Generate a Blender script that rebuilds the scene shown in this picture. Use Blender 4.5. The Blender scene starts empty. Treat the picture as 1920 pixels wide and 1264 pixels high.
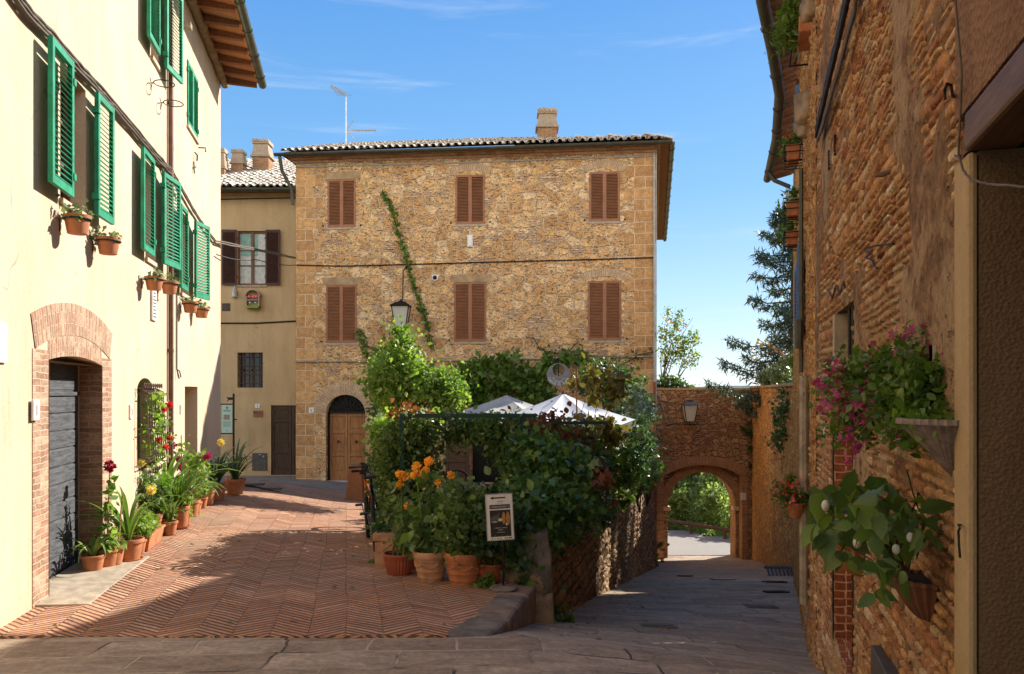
SUN_E=5.0; SKY_E=.12; EXPO=1.0; SKYK=4.5; FILLCLOUDK=13.5
import bpy, math, random
import numpy as np
from mathutils import Matrix, Vector, Euler, noise as mnoise
random.seed(7); rng=np.random.default_rng(7)
PI=math.pi; R=math.radians
sc=bpy.context.scene; COL=sc.collection
F=1500.0; HY=735.0; CX=960.0
def P(px,py,Y): return Vector(((px-CX)/F*Y, Y, (HY-py)/F*Y))
def lerp(a,b,t): return a+(b-a)*t
def piece(x,pts):
    if x<=pts[0][0]: return pts[0][1]
    for (a,b),(c,d) in zip(pts,pts[1:]):
        if x<=c: return b+(d-b)*(x-a)/(c-a)
    return pts[-1][1]
def plazaZ(y,x=None):
    zr=-1.43-.056*y
    if x is None: return zr
    zl=piece(y,[(5.74,zr),(7,-1.80),(16.5,-1.87),(22,-2.45),(29,-3.05)])
    t=(x-(-.2067*y-2.6))/3.2; t=min(1,max(0,t)); t=t*t*(3-2*t)
    return zl+(zr-zl)*t
RP=[(-8,-1.3),(0,-1.50),(5.74,-1.757),(7,-2.05),(8.9,-2.47),(12.8,-3.22),(24,-5.23),(31,-6.5),(36,-6.75),(60,-7.6),(90,-8)]
def roadZ(x,y):
    c=-.13*max(0,x-.1)*piece(y,[(0,0),(4.5,.6),(6.2,1),(9,.5),(12,0)])
    return piece(y,RP)+c
# ---------------- scene graph helpers
def tag(o,label=None,cat=None,group=None,kind=None):
    if label: o['label']=label
    if cat: o['category']=cat
    if group: o['group']=group
    if kind: o['kind']=kind
    return o
WM={}
def thing(name,label,cat,loc=(0,0,0),rz=0,group=None):
    o=bpy.data.objects.new(name,None); COL.objects.link(o)
    o.empty_display_size=.1
    o.location=loc; o.rotation_euler=(0,0,rz)
    WM[o.name]=Matrix.Translation(Vector(loc))@Matrix.Rotation(rz,4,'Z')
    return tag(o,label,cat,group)
class MB:
    def __init__(s): s.v=[]; s.f=[]; s.uv=None; s.M=None
    def add(s,vs,fs,uvs=None):
        b=len(s.v)
        if s.M is not None: vs=[s.M@Vector(p) for p in vs]
        s.v.extend([tuple(p) for p in vs]); s.f.extend([tuple(i+b for i in f) for f in fs])
        if uvs is not None:
            if s.uv is None: s.uv=[]
            s.uv.extend(uvs)
        return s
    def box(s,x0,x1,y0,y1,z0,z1,M=None):
        vs=[(x,y,z) for z in (z0,z1) for y in (y0,y1) for x in (x0,x1)]
        if M is not None: vs=[M@Vector(p) for p in vs]
        return s.add(vs,[(0,2,3,1),(4,5,7,6),(0,1,5,4),(2,6,7,3),(0,4,6,2),(1,3,7,5)])
    def hexa(s,p):   # 8 points bottom 4 ccw, top 4 ccw
        return s.add(p,[(3,2,1,0),(4,5,6,7),(0,1,5,4),(1,2,6,5),(2,3,7,6),(3,0,4,7)])
    def tube(s,pts,r,n=6,cap=True):
        pts=[Vector(p) for p in pts]; k=len(pts)
        rs=r if isinstance(r,(list,tuple)) else [r]*k
        vs=[];fs=[]; up=None
        for i,p in enumerate(pts):
            d=(pts[min(i+1,k-1)]-pts[max(i-1,0)])
            if d.length<1e-9: d=Vector((0,0,1))
            d.normalize()
            if up is None: up=Vector((0,0,1)) if abs(d.z)<.9 else Vector((1,0,0))
            a=d.cross(up)
            if a.length<1e-4: a=d.cross(Vector((0,1,0)))
            a.normalize(); b=a.cross(d).normalized(); up=b
            for j in range(n):
                t=2*PI*j/n; vs.append(p+a*(math.cos(t)*rs[i])+b*(math.sin(t)*rs[i]))
        for i in range(k-1):
            for j in range(n):
                q=(j+1)%n; fs.append((i*n+j,i*n+q,(i+1)*n+q,(i+1)*n+j))
        if cap: fs.append(tuple(range(n))[::-1]); fs.append(tuple((k-1)*n+j for j in range(n)))
        return s.add(vs,fs)
    def lathe(s,prof,c=(0,0,0),n=20,flute=0,fk=0,a0=0,a1=2*PI,tilt=None):
        vs=[];fs=[]; full=abs(a1-a0-2*PI)<1e-6; m=n if full else n+1
        for r,z in prof:
            for j in range(m):
                t=a0+(a1-a0)*j/n
                rr=r*(1+flute*math.cos(t*fk)) if fk else r
                q=Vector((rr*math.cos(t),rr*math.sin(t),z))
                if tilt is not None: q=tilt@q
                vs.append((c[0]+q.x,c[1]+q.y,c[2]+q.z))
        for i in range(len(prof)-1):
            for j in range(n):
                q=(j+1)%m if full else j+1
                fs.append((i*m+j,i*m+q,(i+1)*m+q,(i+1)*m+j))
        return s.add(vs,fs)
    def sphere(s,c,r,n=10,m=7,sq=(1,1,1)):
        prof=[(max(1e-4,math.sin(PI*i/m)),-math.cos(PI*i/m)) for i in range(m+1)]
        vs=[];fs=[]
        for a,z in prof:
            for j in range(n):
                t=2*PI*j/n; vs.append((c[0]+r*sq[0]*a*math.cos(t),c[1]+r*sq[1]*a*math.sin(t),c[2]+r*sq[2]*z))
        for i in range(m):
            for j in range(n):
                q=(j+1)%n; fs.append((i*n+j,i*n+q,(i+1)*n+q,(i+1)*n+j))
        return s.add(vs,fs)
    def ring(s,c,r,t,axis='z',n=20,k=6):
        pts=[]
        for j in range(n+1):
            a=2*PI*j/n
            o={'z':(math.cos(a)*r,math.sin(a)*r,0),'x':(0,math.cos(a)*r,math.sin(a)*r),'y':(math.cos(a)*r,0,math.sin(a)*r)}[axis]
            pts.append((c[0]+o[0],c[1]+o[1],c[2]+o[2]))
        return s.tube(pts,t,k,False)
    def prism(s,poly,y0,y1):   # poly in local xz
        n=len(poly); vs=[(x,y0,z) for x,z in poly]+[(x,y1,z) for x,z in poly]
        fs=[tuple(range(n)),tuple(range(2*n-1,n-1,-1))]+[(i,i+n,(i+1)%n+n,(i+1)%n) for i in range(n)]
        return s.add(vs,fs)
def part(name,mb,mat,parent=None,world=False,smooth=False,bev=0,label=None,root=None,kind=None):
    me=bpy.data.meshes.new(name)
    vs=mb.v
    if world and parent is not None:
        Mi=WM[parent.name].inverted(); vs=[tuple(Mi@Vector(p)) for p in vs]
    me.from_pydata(vs,[],mb.f)
    if mb.uv:
        ul=me.uv_layers.new(name='UVMap'); flat=[c for f in mb.uv for p in f for c in p]
        ul.data.foreach_set('uv',flat)
    if smooth:
        me.polygons.foreach_set('use_smooth',[True]*len(me.polygons))
        if smooth!=2:
            try: me.set_sharp_from_angle(angle=R(40))
            except Exception: pass
    if mat: me.materials.append(mat)
    o=bpy.data.objects.new(name,me); COL.objects.link(o)
    if parent is not None:
        o.parent=parent; WM[o.name]=WM[parent.name]
    else: WM[o.name]=Matrix.Identity(4)
    if bev:
        b=o.modifiers.new('bevel','BEVEL'); b.width=bev; b.segments=2; b.limit_method='ANGLE'
    if label: o['label']=label
    if kind: o['kind']=kind
    return o
def copy_tree(o,parent=None):
    c=o.copy(); COL.objects.link(c)
    if parent is not None: c.parent=parent
    WM[c.name]=WM.get(o.name,Matrix.Identity(4))
    for ch in list(o.children): copy_tree(ch,c)
    return c
def place(o,loc,rz=0,label=None):
    o.location=loc; o.rotation_euler=(0,0,rz)
    WM[o.name]=Matrix.Translation(Vector(loc))@Matrix.Rotation(rz,4,'Z')
    if label: o['label']=label
    return o
class Line:
    def __init__(s,a,b):
        s.a=Vector(a); s.b=Vector(b); s.L=(s.b-s.a).length; s.d=(s.b-s.a).normalized()
        s.n=Vector((s.d.y,-s.d.x)); s.ang=math.atan2(s.d.y,s.d.x)
    def s_px(s,px,off=0):
        k=(px-CX)/F; a=s.a+s.n*off
        return (k*a.y-a.x)/(s.d.x-k*s.d.y)
    def w(s,u,z,off=0):
        p=s.a+s.d*u+s.n*off; return Vector((p.x,p.y,z))
    def pt(s,px,py,off=0):
        u=s.s_px(px,off); p=s.a+s.d*u+s.n*off
        return Vector((p.x,p.y,(HY-py)/F*p.y))
    def uz(s,px,py,off=0):
        u=s.s_px(px,off); p=s.a+s.d*u+s.n*off
        return u,(HY-py)/F*p.y
    def M(s,u=0,z=0,off=0): return Matrix.Translation(s.w(u,z,off))@Matrix.Rotation(s.ang,4,'Z')
# ---------------- materials
class G:
    def __init__(s,name):
        s.m=bpy.data.materials.new(name); s.m.use_nodes=True; s.t=s.m.node_tree
        s.t.nodes.clear(); s.out=s.t.nodes.new('ShaderNodeOutputMaterial')
    def n(s,ty,ins=None,out=0,**pr):
        nd=s.t.nodes.new(ty)
        for k,v in pr.items(): setattr(nd,k,v)
        for k,v in (ins or {}).items():
            sk=nd.inputs[k]
            if isinstance(v,bpy.types.NodeSocket): s.t.links.new(v,sk)
            else:
                if hasattr(sk,'default_value'):
                    try: sk.default_value=v
                    except Exception:
                        sk.default_value=(*v,1) if len(v)==3 else v
        return nd.outputs[out] if out is not None else nd
    def tc(s,o='Object'): return s.n('ShaderNodeTexCoord',out=o)
    def mp(s,v,sc=(1,1,1),loc=(0,0,0),rot=(0,0,0)): return s.n('ShaderNodeMapping',{'Vector':v,'Scale':sc,'Location':loc,'Rotation':rot})
    def ma(s,op,a,b=0.0,c=0.0,cl=False): return s.n('ShaderNodeMath',{0:a,1:b,2:c},operation=op,use_clamp=cl)
    def mix(s,f,a,b,bt='MIX'):
        nd=s.t.nodes.new('ShaderNodeMix'); nd.data_type='RGBA'; nd.blend_type=bt
        for i,v in ((0,f),(6,a),(7,b)):
            if isinstance(v,bpy.types.NodeSocket): s.t.links.new(v,nd.inputs[i])
            else: nd.inputs[i].default_value=v if i==0 else (*v[:3],1)
        return nd.outputs[2]
    def mixf(s,f,a,b):
        return s.n('ShaderNodeMix',{0:f,2:a,3:b},data_type='FLOAT')
    def ramp(s,f,st,interp='LINEAR'):
        nd=s.t.nodes.new('ShaderNodeValToRGB'); cr=nd.color_ramp; cr.interpolation=interp
        while len(cr.elements)<len(st): cr.elements.new(.5)
        for e,(p,c) in zip(cr.elements,st):
            e.position=p; e.color=(*c,1) if isinstance(c,(tuple,list)) else (c,c,c,1)
        s.t.links.new(f,nd.inputs[0]); return nd.outputs[0]
    def sm(s,x,a,b): return s.n('ShaderNodeMapRange',{'Value':x,'From Min':a,'From Max':b},interpolation_type='SMOOTHSTEP')
    def noise(s,v,sc,de=4,ro=.6,di=0,out=0,dim='3D'): return s.n('ShaderNodeTexNoise',{'Vector':v,'Scale':sc,'Detail':de,'Roughness':ro,'Distortion':di},out=out,noise_dimensions=dim)
    def vor(s,v,sc,ft='F1',out=0,rand=1.0,dim='2D'): return s.n('ShaderNodeTexVoronoi',{'Vector':v,'Scale':sc,'Randomness':rand},out=out,feature=ft,voronoi_dimensions=dim)
    def sep(s,v): return s.n('ShaderNodeSeparateXYZ',{0:v},out=None).outputs
    def comb(s,x,y,z=0.0): return s.n('ShaderNodeCombineXYZ',{0:x,1:y,2:z})
    def vadd(s,a,b): return s.n('ShaderNodeVectorMath',{0:a,1:b},operation='ADD')
    def vscale(s,a,f): return s.n('ShaderNodeVectorMath',{0:a,'Scale':f},operation='SCALE')
    def bump(s,h,st=.5,d=.02,nrm=None):
        i={'Height':h,'Strength':st,'Distance':d}
        if nrm is not None: i['Normal']=nrm
        return s.n('ShaderNodeBump',i)
    def pr(s,col,ro=.8,nrm=None,metal=0.0,spec=.3,**kw):
        i={'Base Color':col,'Roughness':ro,'Metallic':metal,'Specular IOR Level':spec}
        if nrm is not None: i['Normal']=nrm
        i.update(kw); return s.n('ShaderNodeBsdfPrincipled',i)
    def fin(s,sh,disp=None,dscale=.02,mid=.5):
        s.t.links.new(sh,s.out.inputs[0])
        if disp is not None:
            d=s.n('ShaderNodeDisplacement',{'Height':disp,'Midlevel':mid,'Scale':dscale})
            s.t.links.new(d,s.out.inputs[2]); s.m.displacement_method='BOTH'
        return s.m
def distort(g,v,sc,amt):
    nz=g.noise(v,sc,2,.5,out=1); c=g.vadd(nz,(-.5,-.5,-.5)); return g.vadd(v,g.vscale(c,amt))
def m_rubble(name,stones,mortar,bricks,scale=3.4,mort_w=.05,brickfrac=.45,disp=.02,quoin=None,sq=1.35,deep=None,bh=.07,bw=.24,smear=None,deepamt=.8,cracks=.5,bd_=.022):
    g=G(name); uv=g.tc('UV'); d=distort(g,uv,1.6,.10); d=distort(g,d,7,.035)
    v1=g.mp(d,(1,sq,1))
    e1=g.vor(v1,scale,'DISTANCE_TO_EDGE',rand=.92); c1=g.vor(v1,scale,'F1',1,rand=.92)
    r1=g.n('ShaderNodeSeparateColor',{0:c1},out=None).outputs
    bt=g.n('ShaderNodeTexBrick',{'Vector':d,'Scale':1.0,'Mortar Size':.011,'Brick Width':bw,'Row Height':bh,'Color1':(0,0,0,1),'Color2':(1,1,1,1),'Mortar':(.5,.5,.5,1),'Mortar Smooth':.6},out=None,offset=.45)
    rb=g.n('ShaderNodeSeparateColor',{0:bt.outputs[0]},out=None).outputs
    big=g.noise(g.mp(uv,(.8,1.5,1)),.8,3,.6)
    sel=g.ma('GREATER_THAN',g.ma('ADD',g.ma('MULTIPLY',r1[0],.45),g.ma('MULTIPLY',big,.9)),1.12-brickfrac*.75)
    w=g.ma('MULTIPLY',g.ma('ADD',g.noise(uv,6,3,.6),.3),mort_w)
    st1=g.sm(e1,g.ma('MULTIPLY',w,.5),g.ma('ADD',w,.02))
    stb=g.ma('MULTIPLY',g.ma('SUBTRACT',1,bt.outputs[1]),g.sm(e1,0,.02))
    st=g.mixf(sel,st1,stb)
    fine=g.noise(uv,24,4,.8); med=g.noise(uv,6,3,.65)
    cs=g.ramp(r1[1],[(i/(len(stones)-1),c) for i,c in enumerate(stones)])
    cb=g.ramp(rb[0],[(i/(len(bricks)-1),c) for i,c in enumerate(bricks)])
    col=g.mix(sel,cs,cb)
    col=g.mix(.5,col,g.mix(g.sm(med,.3,.7),(.55,.51,.46),(1.35,1.32,1.28)),'MULTIPLY')
    col=g.mix(.75,col,g.mix(g.sm(fine,.32,.68),(.52,.48,.45),(1.38,1.36,1.34)),'MULTIPLY')
    mo=g.mix(g.sm(fine,.35,.65),[c*.7 for c in mortar],mortar)
    col=g.mix(st,mo,col)
    if smear:
        sm_=g.sm(g.noise(g.mp(uv,(1.6,.8,1)),1.7,5,.65),.52,.60); col=g.mix(g.ma('MULTIPLY',sm_,.75),col,g.mix(g.sm(fine,.3,.7),[c*.7 for c in smear],smear))
        st=g.mixf(g.ma('MULTIPLY',sm_,.8),st,.75)
    h=g.ma('ADD',g.ma('MULTIPLY',st,.55),g.ma('ADD',g.ma('MULTIPLY',med,.3),g.ma('MULTIPLY',fine,.3)))
    if deep:
        pits=g.sm(g.noise(g.mp(d,(1,2.2,1)),9,3,.7),.36,.42)
        gap=g.sm(g.noise(uv,3.0,3,.6),.42,.58)
        dk=g.ma('MULTIPLY',g.ma('SUBTRACT',1,g.sm(st,0,.5)),gap,cl=True)
        dk=g.ma('MAXIMUM',g.ma('MULTIPLY',dk,cracks*2,cl=True),g.ma('SUBTRACT',1,pits),cl=True)
        col=g.mix(g.ma('MULTIPLY',dk,deepamt),col,deep)
        h=g.ma('SUBTRACT',h,g.ma('MULTIPLY',dk,.45))
    if quoin:
        W,z0=quoin; x=g.sep(uv)[0]; z=g.sep(uv)[1]
        bd=distort(g,uv,3,.05)
        bt=g.n('ShaderNodeTexBrick',{'Vector':bd,'Scale':1.0,'Mortar Size':.012,'Brick Width':.62,'Row Height':.34,'Color1':(.0,0,0,1),'Color2':(1,1,1,1),'Mortar':(.5,.5,.5,1),'Mortar Smooth':.3},out=None,offset=.5)
        row=g.ma('FLOOR',g.ma('DIVIDE',z,.34)); alt=g.ma('MULTIPLY',g.ma('MODULO',g.ma('ABSOLUTE',row),2.0),.3)
        ql=g.ma('LESS_THAN',x,g.ma('ADD',.55,alt)); qr=g.ma('GREATER_THAN',x,g.ma('SUBTRACT',W-.62,alt))
        q=g.ma('MAXIMUM',ql,qr)
        rc=g.n('ShaderNodeSeparateColor',{0:bt.outputs[0]},out=None).outputs[0]
        qc=g.ramp(rc,[(0,stones[0]),(.5,stones[1]),(1,stones[-1])])
        qc=g.mix(.7,qc,g.mix(g.sm(fine,.32,.68),(.6,.58,.55),(1.25,1.23,1.2)),'MULTIPLY')
        qc=g.mix(.6,qc,g.mix(g.sm(med,.3,.7),(.6,.57,.52),(1.25,1.2,1.15)),'MULTIPLY')
        qc=g.mix(bt.outputs[1],qc,mortar)
        col=g.mix(q,col,qc)
        qh=g.ma('ADD',.5,g.ma('MULTIPLY',g.ma('SUBTRACT',1,bt.outputs[1]),.25)); qh=g.ma('ADD',qh,g.ma('MULTIPLY',fine,.2))
        h=g.mixf(q,h,qh)
    b=g.bump(h,1.0,bd_)
    return g.fin(g.pr(col,.92,b,spec=.12),h,disp,.6)
def m_brick(name,c1,c2,mortar,w=.26,hh=.065,ms=.008,disp=None,rot=0):
    g=G(name); uv=g.tc('UV'); d=distort(g,uv,5,.045); d=distort(g,d,14,.015)
    if rot: d=g.mp(d,rot=(0,0,rot))
    bt=g.n('ShaderNodeTexBrick',{'Vector':d,'Scale':1.0,'Mortar Size':ms,'Brick Width':w,'Row Height':hh,'Color1':(0,0,0,1),'Color2':(1,1,1,1),'Mortar':(.5,.5,.5,1),'Mortar Smooth':.25},out=None,offset=.5)
    rc=g.n('ShaderNodeSeparateColor',{0:bt.outputs[0]},out=None).outputs[0]
    fine=g.noise(uv,24,5,.7); med=g.noise(uv,4,4,.6)
    col=g.ramp(rc,[(0,c1),(.5,[(a+b)/2*.8 for a,b in zip(c1,c2)]),(1,c2)])
    col=g.mix(.7,col,g.mix(g.sm(fine,.3,.7),(.55,.52,.5),(1.3,1.28,1.25)),'MULTIPLY')
    col=g.mix(.6,col,g.mix(g.sm(med,.3,.7),(.6,.57,.55),(1.25,1.25,1.25)),'MULTIPLY')
    col=g.mix(bt.outputs[1],col,mortar)
    h=g.ma('ADD',g.ma('MULTIPLY',g.ma('SUBTRACT',1,bt.outputs[1]),.7),g.ma('MULTIPLY',fine,.3))
    return g.fin(g.pr(col,.9,g.bump(h,.9,.012),spec=.15))
def m_plaster(name,c,c2=None,sc=1.0,bs=.35,base_stain=None,pebble=0,old=0):
    g=G(name); o=g.tc('Object'); c2=c2 or [x*.82 for x in c]
    st=g.noise(g.mp(o,(1.6,1.6,.35)),1.3*sc,6,.65); f=g.noise(o,18*sc,6,.7); big=g.noise(o,.5*sc,3,.6)
    col=g.mix(g.sm(st,.35,.72),c,c2)
    col=g.mix(.35,col,g.mix(g.sm(f,.3,.7),(.8,.78,.75),(1.12,1.12,1.1)),'MULTIPLY')
    col=g.mix(.5,col,g.mix(g.sm(big,.3,.7),(.86,.84,.8),(1.06,1.06,1.05)),'MULTIPLY')
    if old:
        dr=g.noise(g.mp(o,(3.5,3.5,.22)),1.6,4,.7); col=g.mix(g.ma('MULTIPLY',g.sm(dr,.56,.72),.32*old),col,[x*.62 for x in c2])
        pt=g.sm(g.noise(o,.9,5,.72),.60,.63); col=g.mix(g.ma('MULTIPLY',pt,.30*old),col,[c[0]*.92,c[1]*.86,c[2]*.78])
        ck=g.vor(distort(g,o,2,.5),.55,'DISTANCE_TO_EDGE',dim='3D'); cm=g.ma('MULTIPLY',g.ma('LESS_THAN',ck,.0035),g.sm(g.noise(o,.7,2,.5),.45,.6))
        col=g.mix(g.ma('MULTIPLY',cm,.55*old),col,[x*.45 for x in c2])
        zz=g.sep(o)[2]; dp=g.ma('SUBTRACT',1,g.sm(g.ma('ADD',zz,g.ma('MULTIPLY',g.noise(o,2.2,5,.7),.9)),.35,1.0)); col=g.mix(g.ma('MULTIPLY',dp,.45*old),col,[c[0]*.66,c[1]*.60,c[2]*.52])
    if base_stain:
        z=g.sep(o)[2]; q=g.ma('ADD',z,g.ma('MULTIPLY',g.noise(o,1.6,5,.7),1.1))
        col=g.mix(g.ma('SUBTRACT',1,g.sm(q,base_stain[0],base_stain[0]+.15)),col,base_stain[1])
    h=g.ma('ADD',f,g.ma('MULTIPLY',g.noise(o,3,4,.6),1.5))
    if pebble: h=g.ma('ADD',h,g.ma('MULTIPLY',g.vor(o,pebble,dim='3D'),2.0))
    return g.fin(g.pr(col,.9,g.bump(h,bs,.02),spec=.15))
def m_basic(name,c,ro=.6,metal=0.0,bs=.15,var=.25,sc=8,spec=.3,c2=None,isl=0):
    g=G(name); o=g.tc('Object'); f=g.noise(o,sc,5,.65)
    c2=c2 or [x*(1-var) for x in c]
    col=g.mix(g.sm(f,.3,.7),c2,[min(1,x*(1+var*.4)) for x in c])
    if isl:
        rnd=g.n('ShaderNodeNewGeometry',out='Random Per Island')
        col=g.mix(isl,col,g.ramp(rnd,[(0,(.45,.42,.4)),(.5,(.9,.9,.9)),(1,(1.5,1.45,1.4))]),'MULTIPLY')
    return g.fin(g.pr(col,ro,g.bump(g.noise(o,sc*6,4,.6),bs,.005),metal,spec))
def m_wood(name,c,c2,sc=1.0,ro=.55,ax=(14,14,1.2)):
    g=G(name); o=g.tc('Object'); v=g.mp(o,ax); f=g.noise(v,2.2*sc,6,.7,.6); b=g.noise(o,1.5,3,.6)
    col=g.mix(g.sm(f,.32,.68),c2,c); col=g.mix(.5,col,g.mix(b,(.7,.68,.66),(1.25,1.22,1.2)),'MULTIPLY')
    return g.fin(g.pr(col,ro,g.bump(f,.35,.006),spec=.3))
def m_leaf(name,c1,c2,c3=None,tr=.35,ro=.45,spec=.45):
    g=G(name); rnd=g.n('ShaderNodeNewGeometry',out='Random Per Island')
    st=[(0,c1),(.6,c2),(1,c3 or c2)]
    col=g.ramp(rnd,st); o=g.tc('Object')
    col=g.mix(.6,col,g.mix(g.sm(g.noise(o,3,2,.5),.35,.65),(.6,.65,.6),(1.3,1.25,1.2)),'MULTIPLY')
    p=g.pr(col,ro,spec=spec)
    t=g.n('ShaderNodeBsdfTranslucent',{'Color':g.mix(1.0,col,(1.5,1.6,.7),'MULTIPLY')})
    mx=g.n('ShaderNodeMixShader',{0:tr,1:p,2:t})
    return g.fin(mx)
# ---------------- palette
def rgb(r,g,b):
    f=lambda c:(c/255/12.92 if c/255<=.04045 else ((c/255+.055)/1.055)**2.4)
    return (f(r),f(g),f(b))
M={}
ST=[(.62,.37,.165),(.50,.295,.135),(.72,.48,.235),(.64,.39,.175),(.78,.57,.33),(.46,.26,.12)]
BR=[(.55,.31,.18),(.62,.40,.235),(.68,.50,.31),(.50,.28,.17),(.70,.49,.30)]
M['house']=m_rubble('golden_rubble_stone',ST,(.76,.56,.35),BR,scale=2.9,mort_w=.075,brickfrac=.33,disp=.022,quoin=(11.14,0),sq=1.25,deep=(.26,.16,.10),deepamt=.5,cracks=.1,bd_=.016)
M['gate']=m_rubble('brown_rubble_stone',[(.36,.20,.11),(.44,.27,.14),(.32,.18,.10),(.50,.33,.18)],(.42,.28,.17),[(.38,.17,.09),(.42,.24,.13),(.33,.16,.09)],scale=3.6,mort_w=.06,brickfrac=.4,disp=.025,deep=(.14,.085,.05),deepamt=.55,cracks=.25)
M['town']=m_rubble('ochre_rubble_stone',[(.58,.30,.10),(.50,.26,.09),(.66,.38,.14),(.54,.33,.14)],(.50,.30,.13),[(.46,.21,.09),(.54,.29,.11)],scale=5.0,mort_w=.06,brickfrac=.45,disp=.025,deep=(.20,.10,.04),deepamt=.6,cracks=.3)
M['near']=m_rubble('orange_rubble_stone',[(.52,.26,.10),(.44,.235,.10),(.60,.36,.17),(.48,.22,.10),(.64,.45,.24)],(.52,.34,.17),[(.40,.17,.08),(.50,.27,.12),(.44,.22,.10),(.56,.36,.18),(.36,.14,.07)],scale=5.6,mort_w=.075,brickfrac=.74,disp=.012,sq=1.7,deep=(.15,.075,.03),bh=.055,bw=.19,smear=(.54,.36,.18),deepamt=.6,cracks=.22,bd_=.014)
M['retain']=m_rubble('dark_rubble_stone',[(.22,.14,.07),(.28,.18,.09),(.18,.115,.06),(.34,.23,.12)],(.24,.17,.10),[(.22,.11,.06),(.26,.15,.08)],scale=5.5,mort_w=.06,brickfrac=.35,disp=.03,deep=(.03,.02,.012))
M['voussoir']=m_brick('arch_brick',(.34,.15,.075),(.46,.24,.12),(.42,.30,.18),w=.30,hh=.06)
M['voussoir_pale']=m_brick('pale_arch_brick',(.50,.32,.19),(.60,.42,.26),(.60,.46,.30),w=.34,hh=.06)
M['door_brick']=m_brick('pink_brick',(.36,.19,.12),(.52,.37,.25),(.50,.39,.27),w=.22,hh=.055,ms=.006)
M['jamb_brick']=m_brick('brown_jamb_brick',(.30,.16,.09),(.40,.24,.14),(.36,.26,.17),w=.25,hh=.062)
M['red_brick']=m_brick('red_brick',(.30,.095,.05),(.36,.13,.065),(.52,.36,.2),w=.13,hh=.05,ms=.005)
M['cream']=m_plaster('cream_plaster',(.63,.495,.35),(.54,.42,.285),bs=.35,old=1)
M['yellow']=m_plaster('ochre_plaster',(.54,.385,.215),(.45,.31,.165),bs=.35,old=.8,base_stain=(-1.75,(.36,.28,.19)))
M['shade_plaster']=m_plaster('pier_plaster',(.46,.34,.19),(.38,.27,.15),sc=2.5,bs=.16,pebble=150)
M['dark_plaster']=m_plaster('brown_roughcast',(.20,.13,.075),(.15,.10,.06),sc=2.5,bs=.3,pebble=110)
M['cap']=m_basic('cap_stone',(.40,.27,.15),.9,bs=.6,var=.4,sc=3)
M['sill']=m_basic('sill_stone',(.42,.34,.24),.9,bs=.4,var=.3)
M['green']=m_basic('green_shutter_paint',(.012,.27,.135),.55,bs=.12,var=.35,sc=7)
M['tanshut']=m_basic('tan_shutter',(.42,.28,.17),.6)
M['brownshut']=m_basic('rust_brown_shutter_paint',(.31,.135,.065),.55,bs=.08,var=.18,sc=4)
M['darkshut']=m_basic('dark_brown_shutter_paint',(.07,.032,.022),.55,bs=.1,var=.2)
M['blueshut']=m_basic('blue_shutter_paint',(.10,.20,.42),.5)
M['glass']=m_basic('dark_glass',(.02,.02,.022),.08,spec=.6,bs=0)
M['curtain']=m_basic('white_curtain',(.55,.56,.50),.8)
M['curtaing']=m_basic('green_curtain',(.25,.42,.35),.8)
M['woodframe']=m_wood('window_wood',(.20,.09,.04),(.12,.05,.025))
M['doorwood']=m_wood('honey_door_wood',(.42,.20,.075),(.24,.10,.035))
M['darkdoor']=m_wood('dark_door_wood',(.085,.045,.022),(.035,.018,.01))
M['greydoor']=m_wood('weathered_grey_planks',(.115,.12,.125),(.045,.047,.05),ax=(2,2,16))
M['iron']=m_basic('black_iron',(.018,.016,.015),.5,bs=.1,metal=.3)
M['rustiron']=m_basic('rusty_iron',(.10,.055,.035),.7,bs=.3)
M['copper']=m_basic('brown_copper_pipe',(.17,.085,.055),.5,.3)
M['gutter']=m_basic('zinc_gutter',(.085,.082,.06),.5,.4,var=.3)
M['guttergreen']=m_basic('greenish_zinc_gutter',(.12,.14,.11),.4,.5,var=.3)
M['redpipe']=m_basic('rust_red_pipe',(.28,.075,.03),.6)
M['greypipe']=m_basic('grey_stone_pipe',(.36,.30,.22),.8,bs=.5,var=.4)
M['cable']=m_basic('grey_brown_cable',(.13,.10,.07),.7,var=.3,sc=20)
M['cableb']=m_basic('black_cable',(.02,.018,.016),.6)
M['cablew']=m_basic('pale_cable',(.42,.40,.36),.6)
M['terra']=m_basic('terracotta',(.46,.175,.075),.8,bs=.25,var=.3,sc=6)
M['terrapale']=m_basic('pale_terracotta',(.46,.25,.14),.85,bs=.35,var=.35,sc=7)
M['terradark']=m_basic('dark_terracotta',(.20,.085,.045),.6,bs=.3,var=.3,sc=6)
M['terrared']=m_basic('red_plastic_terracotta',(.34,.09,.045),.6,bs=.1,var=.2,sc=6)
M['soil']=m_basic('potting_soil',(.035,.022,.014),.95,bs=.8,sc=20)
M['tile']=None
M['white']=m_basic('white_enamel',(.75,.73,.68),.35,bs=.03,var=.08)
M['canvas']=m_basic('white_canvas',(.78,.78,.78),.85,bs=.2,var=.08,sc=3)
M['canvasg']=m_basic('grey_canvas',(.42,.40,.36),.85,bs=.2,var=.1,sc=3)
M['black']=m_basic('black_plastic',(.012,.012,.013),.45)
M['rubber']=m_basic('tyre_rubber',(.02,.019,.018),.8,bs=.3)
M['orange']=m_basic('orange_paint',(.60,.13,.025),.35)
M['silver']=m_basic('silver_metal',(.5,.5,.52),.3,.8)
M['bin']=m_basic('brown_bin_plastic',(.25,.105,.045),.6,bs=.1,var=.15)
M['pergola']=m_basic('dark_green_metal',(.006,.045,.03),.5)
M['signgreen']=m_basic('pale_green_board',(.40,.56,.46),.5,bs=.03,var=.06)
M['grey']=m_basic('grey_metal_door',(.095,.085,.078),.5,.3,var=.2)
M['plaque']=m_basic('terracotta_plaque',(.32,.13,.08),.7)
M['slate']=m_basic('grey_disc',(.20,.20,.21),.55,bs=.2)
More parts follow.
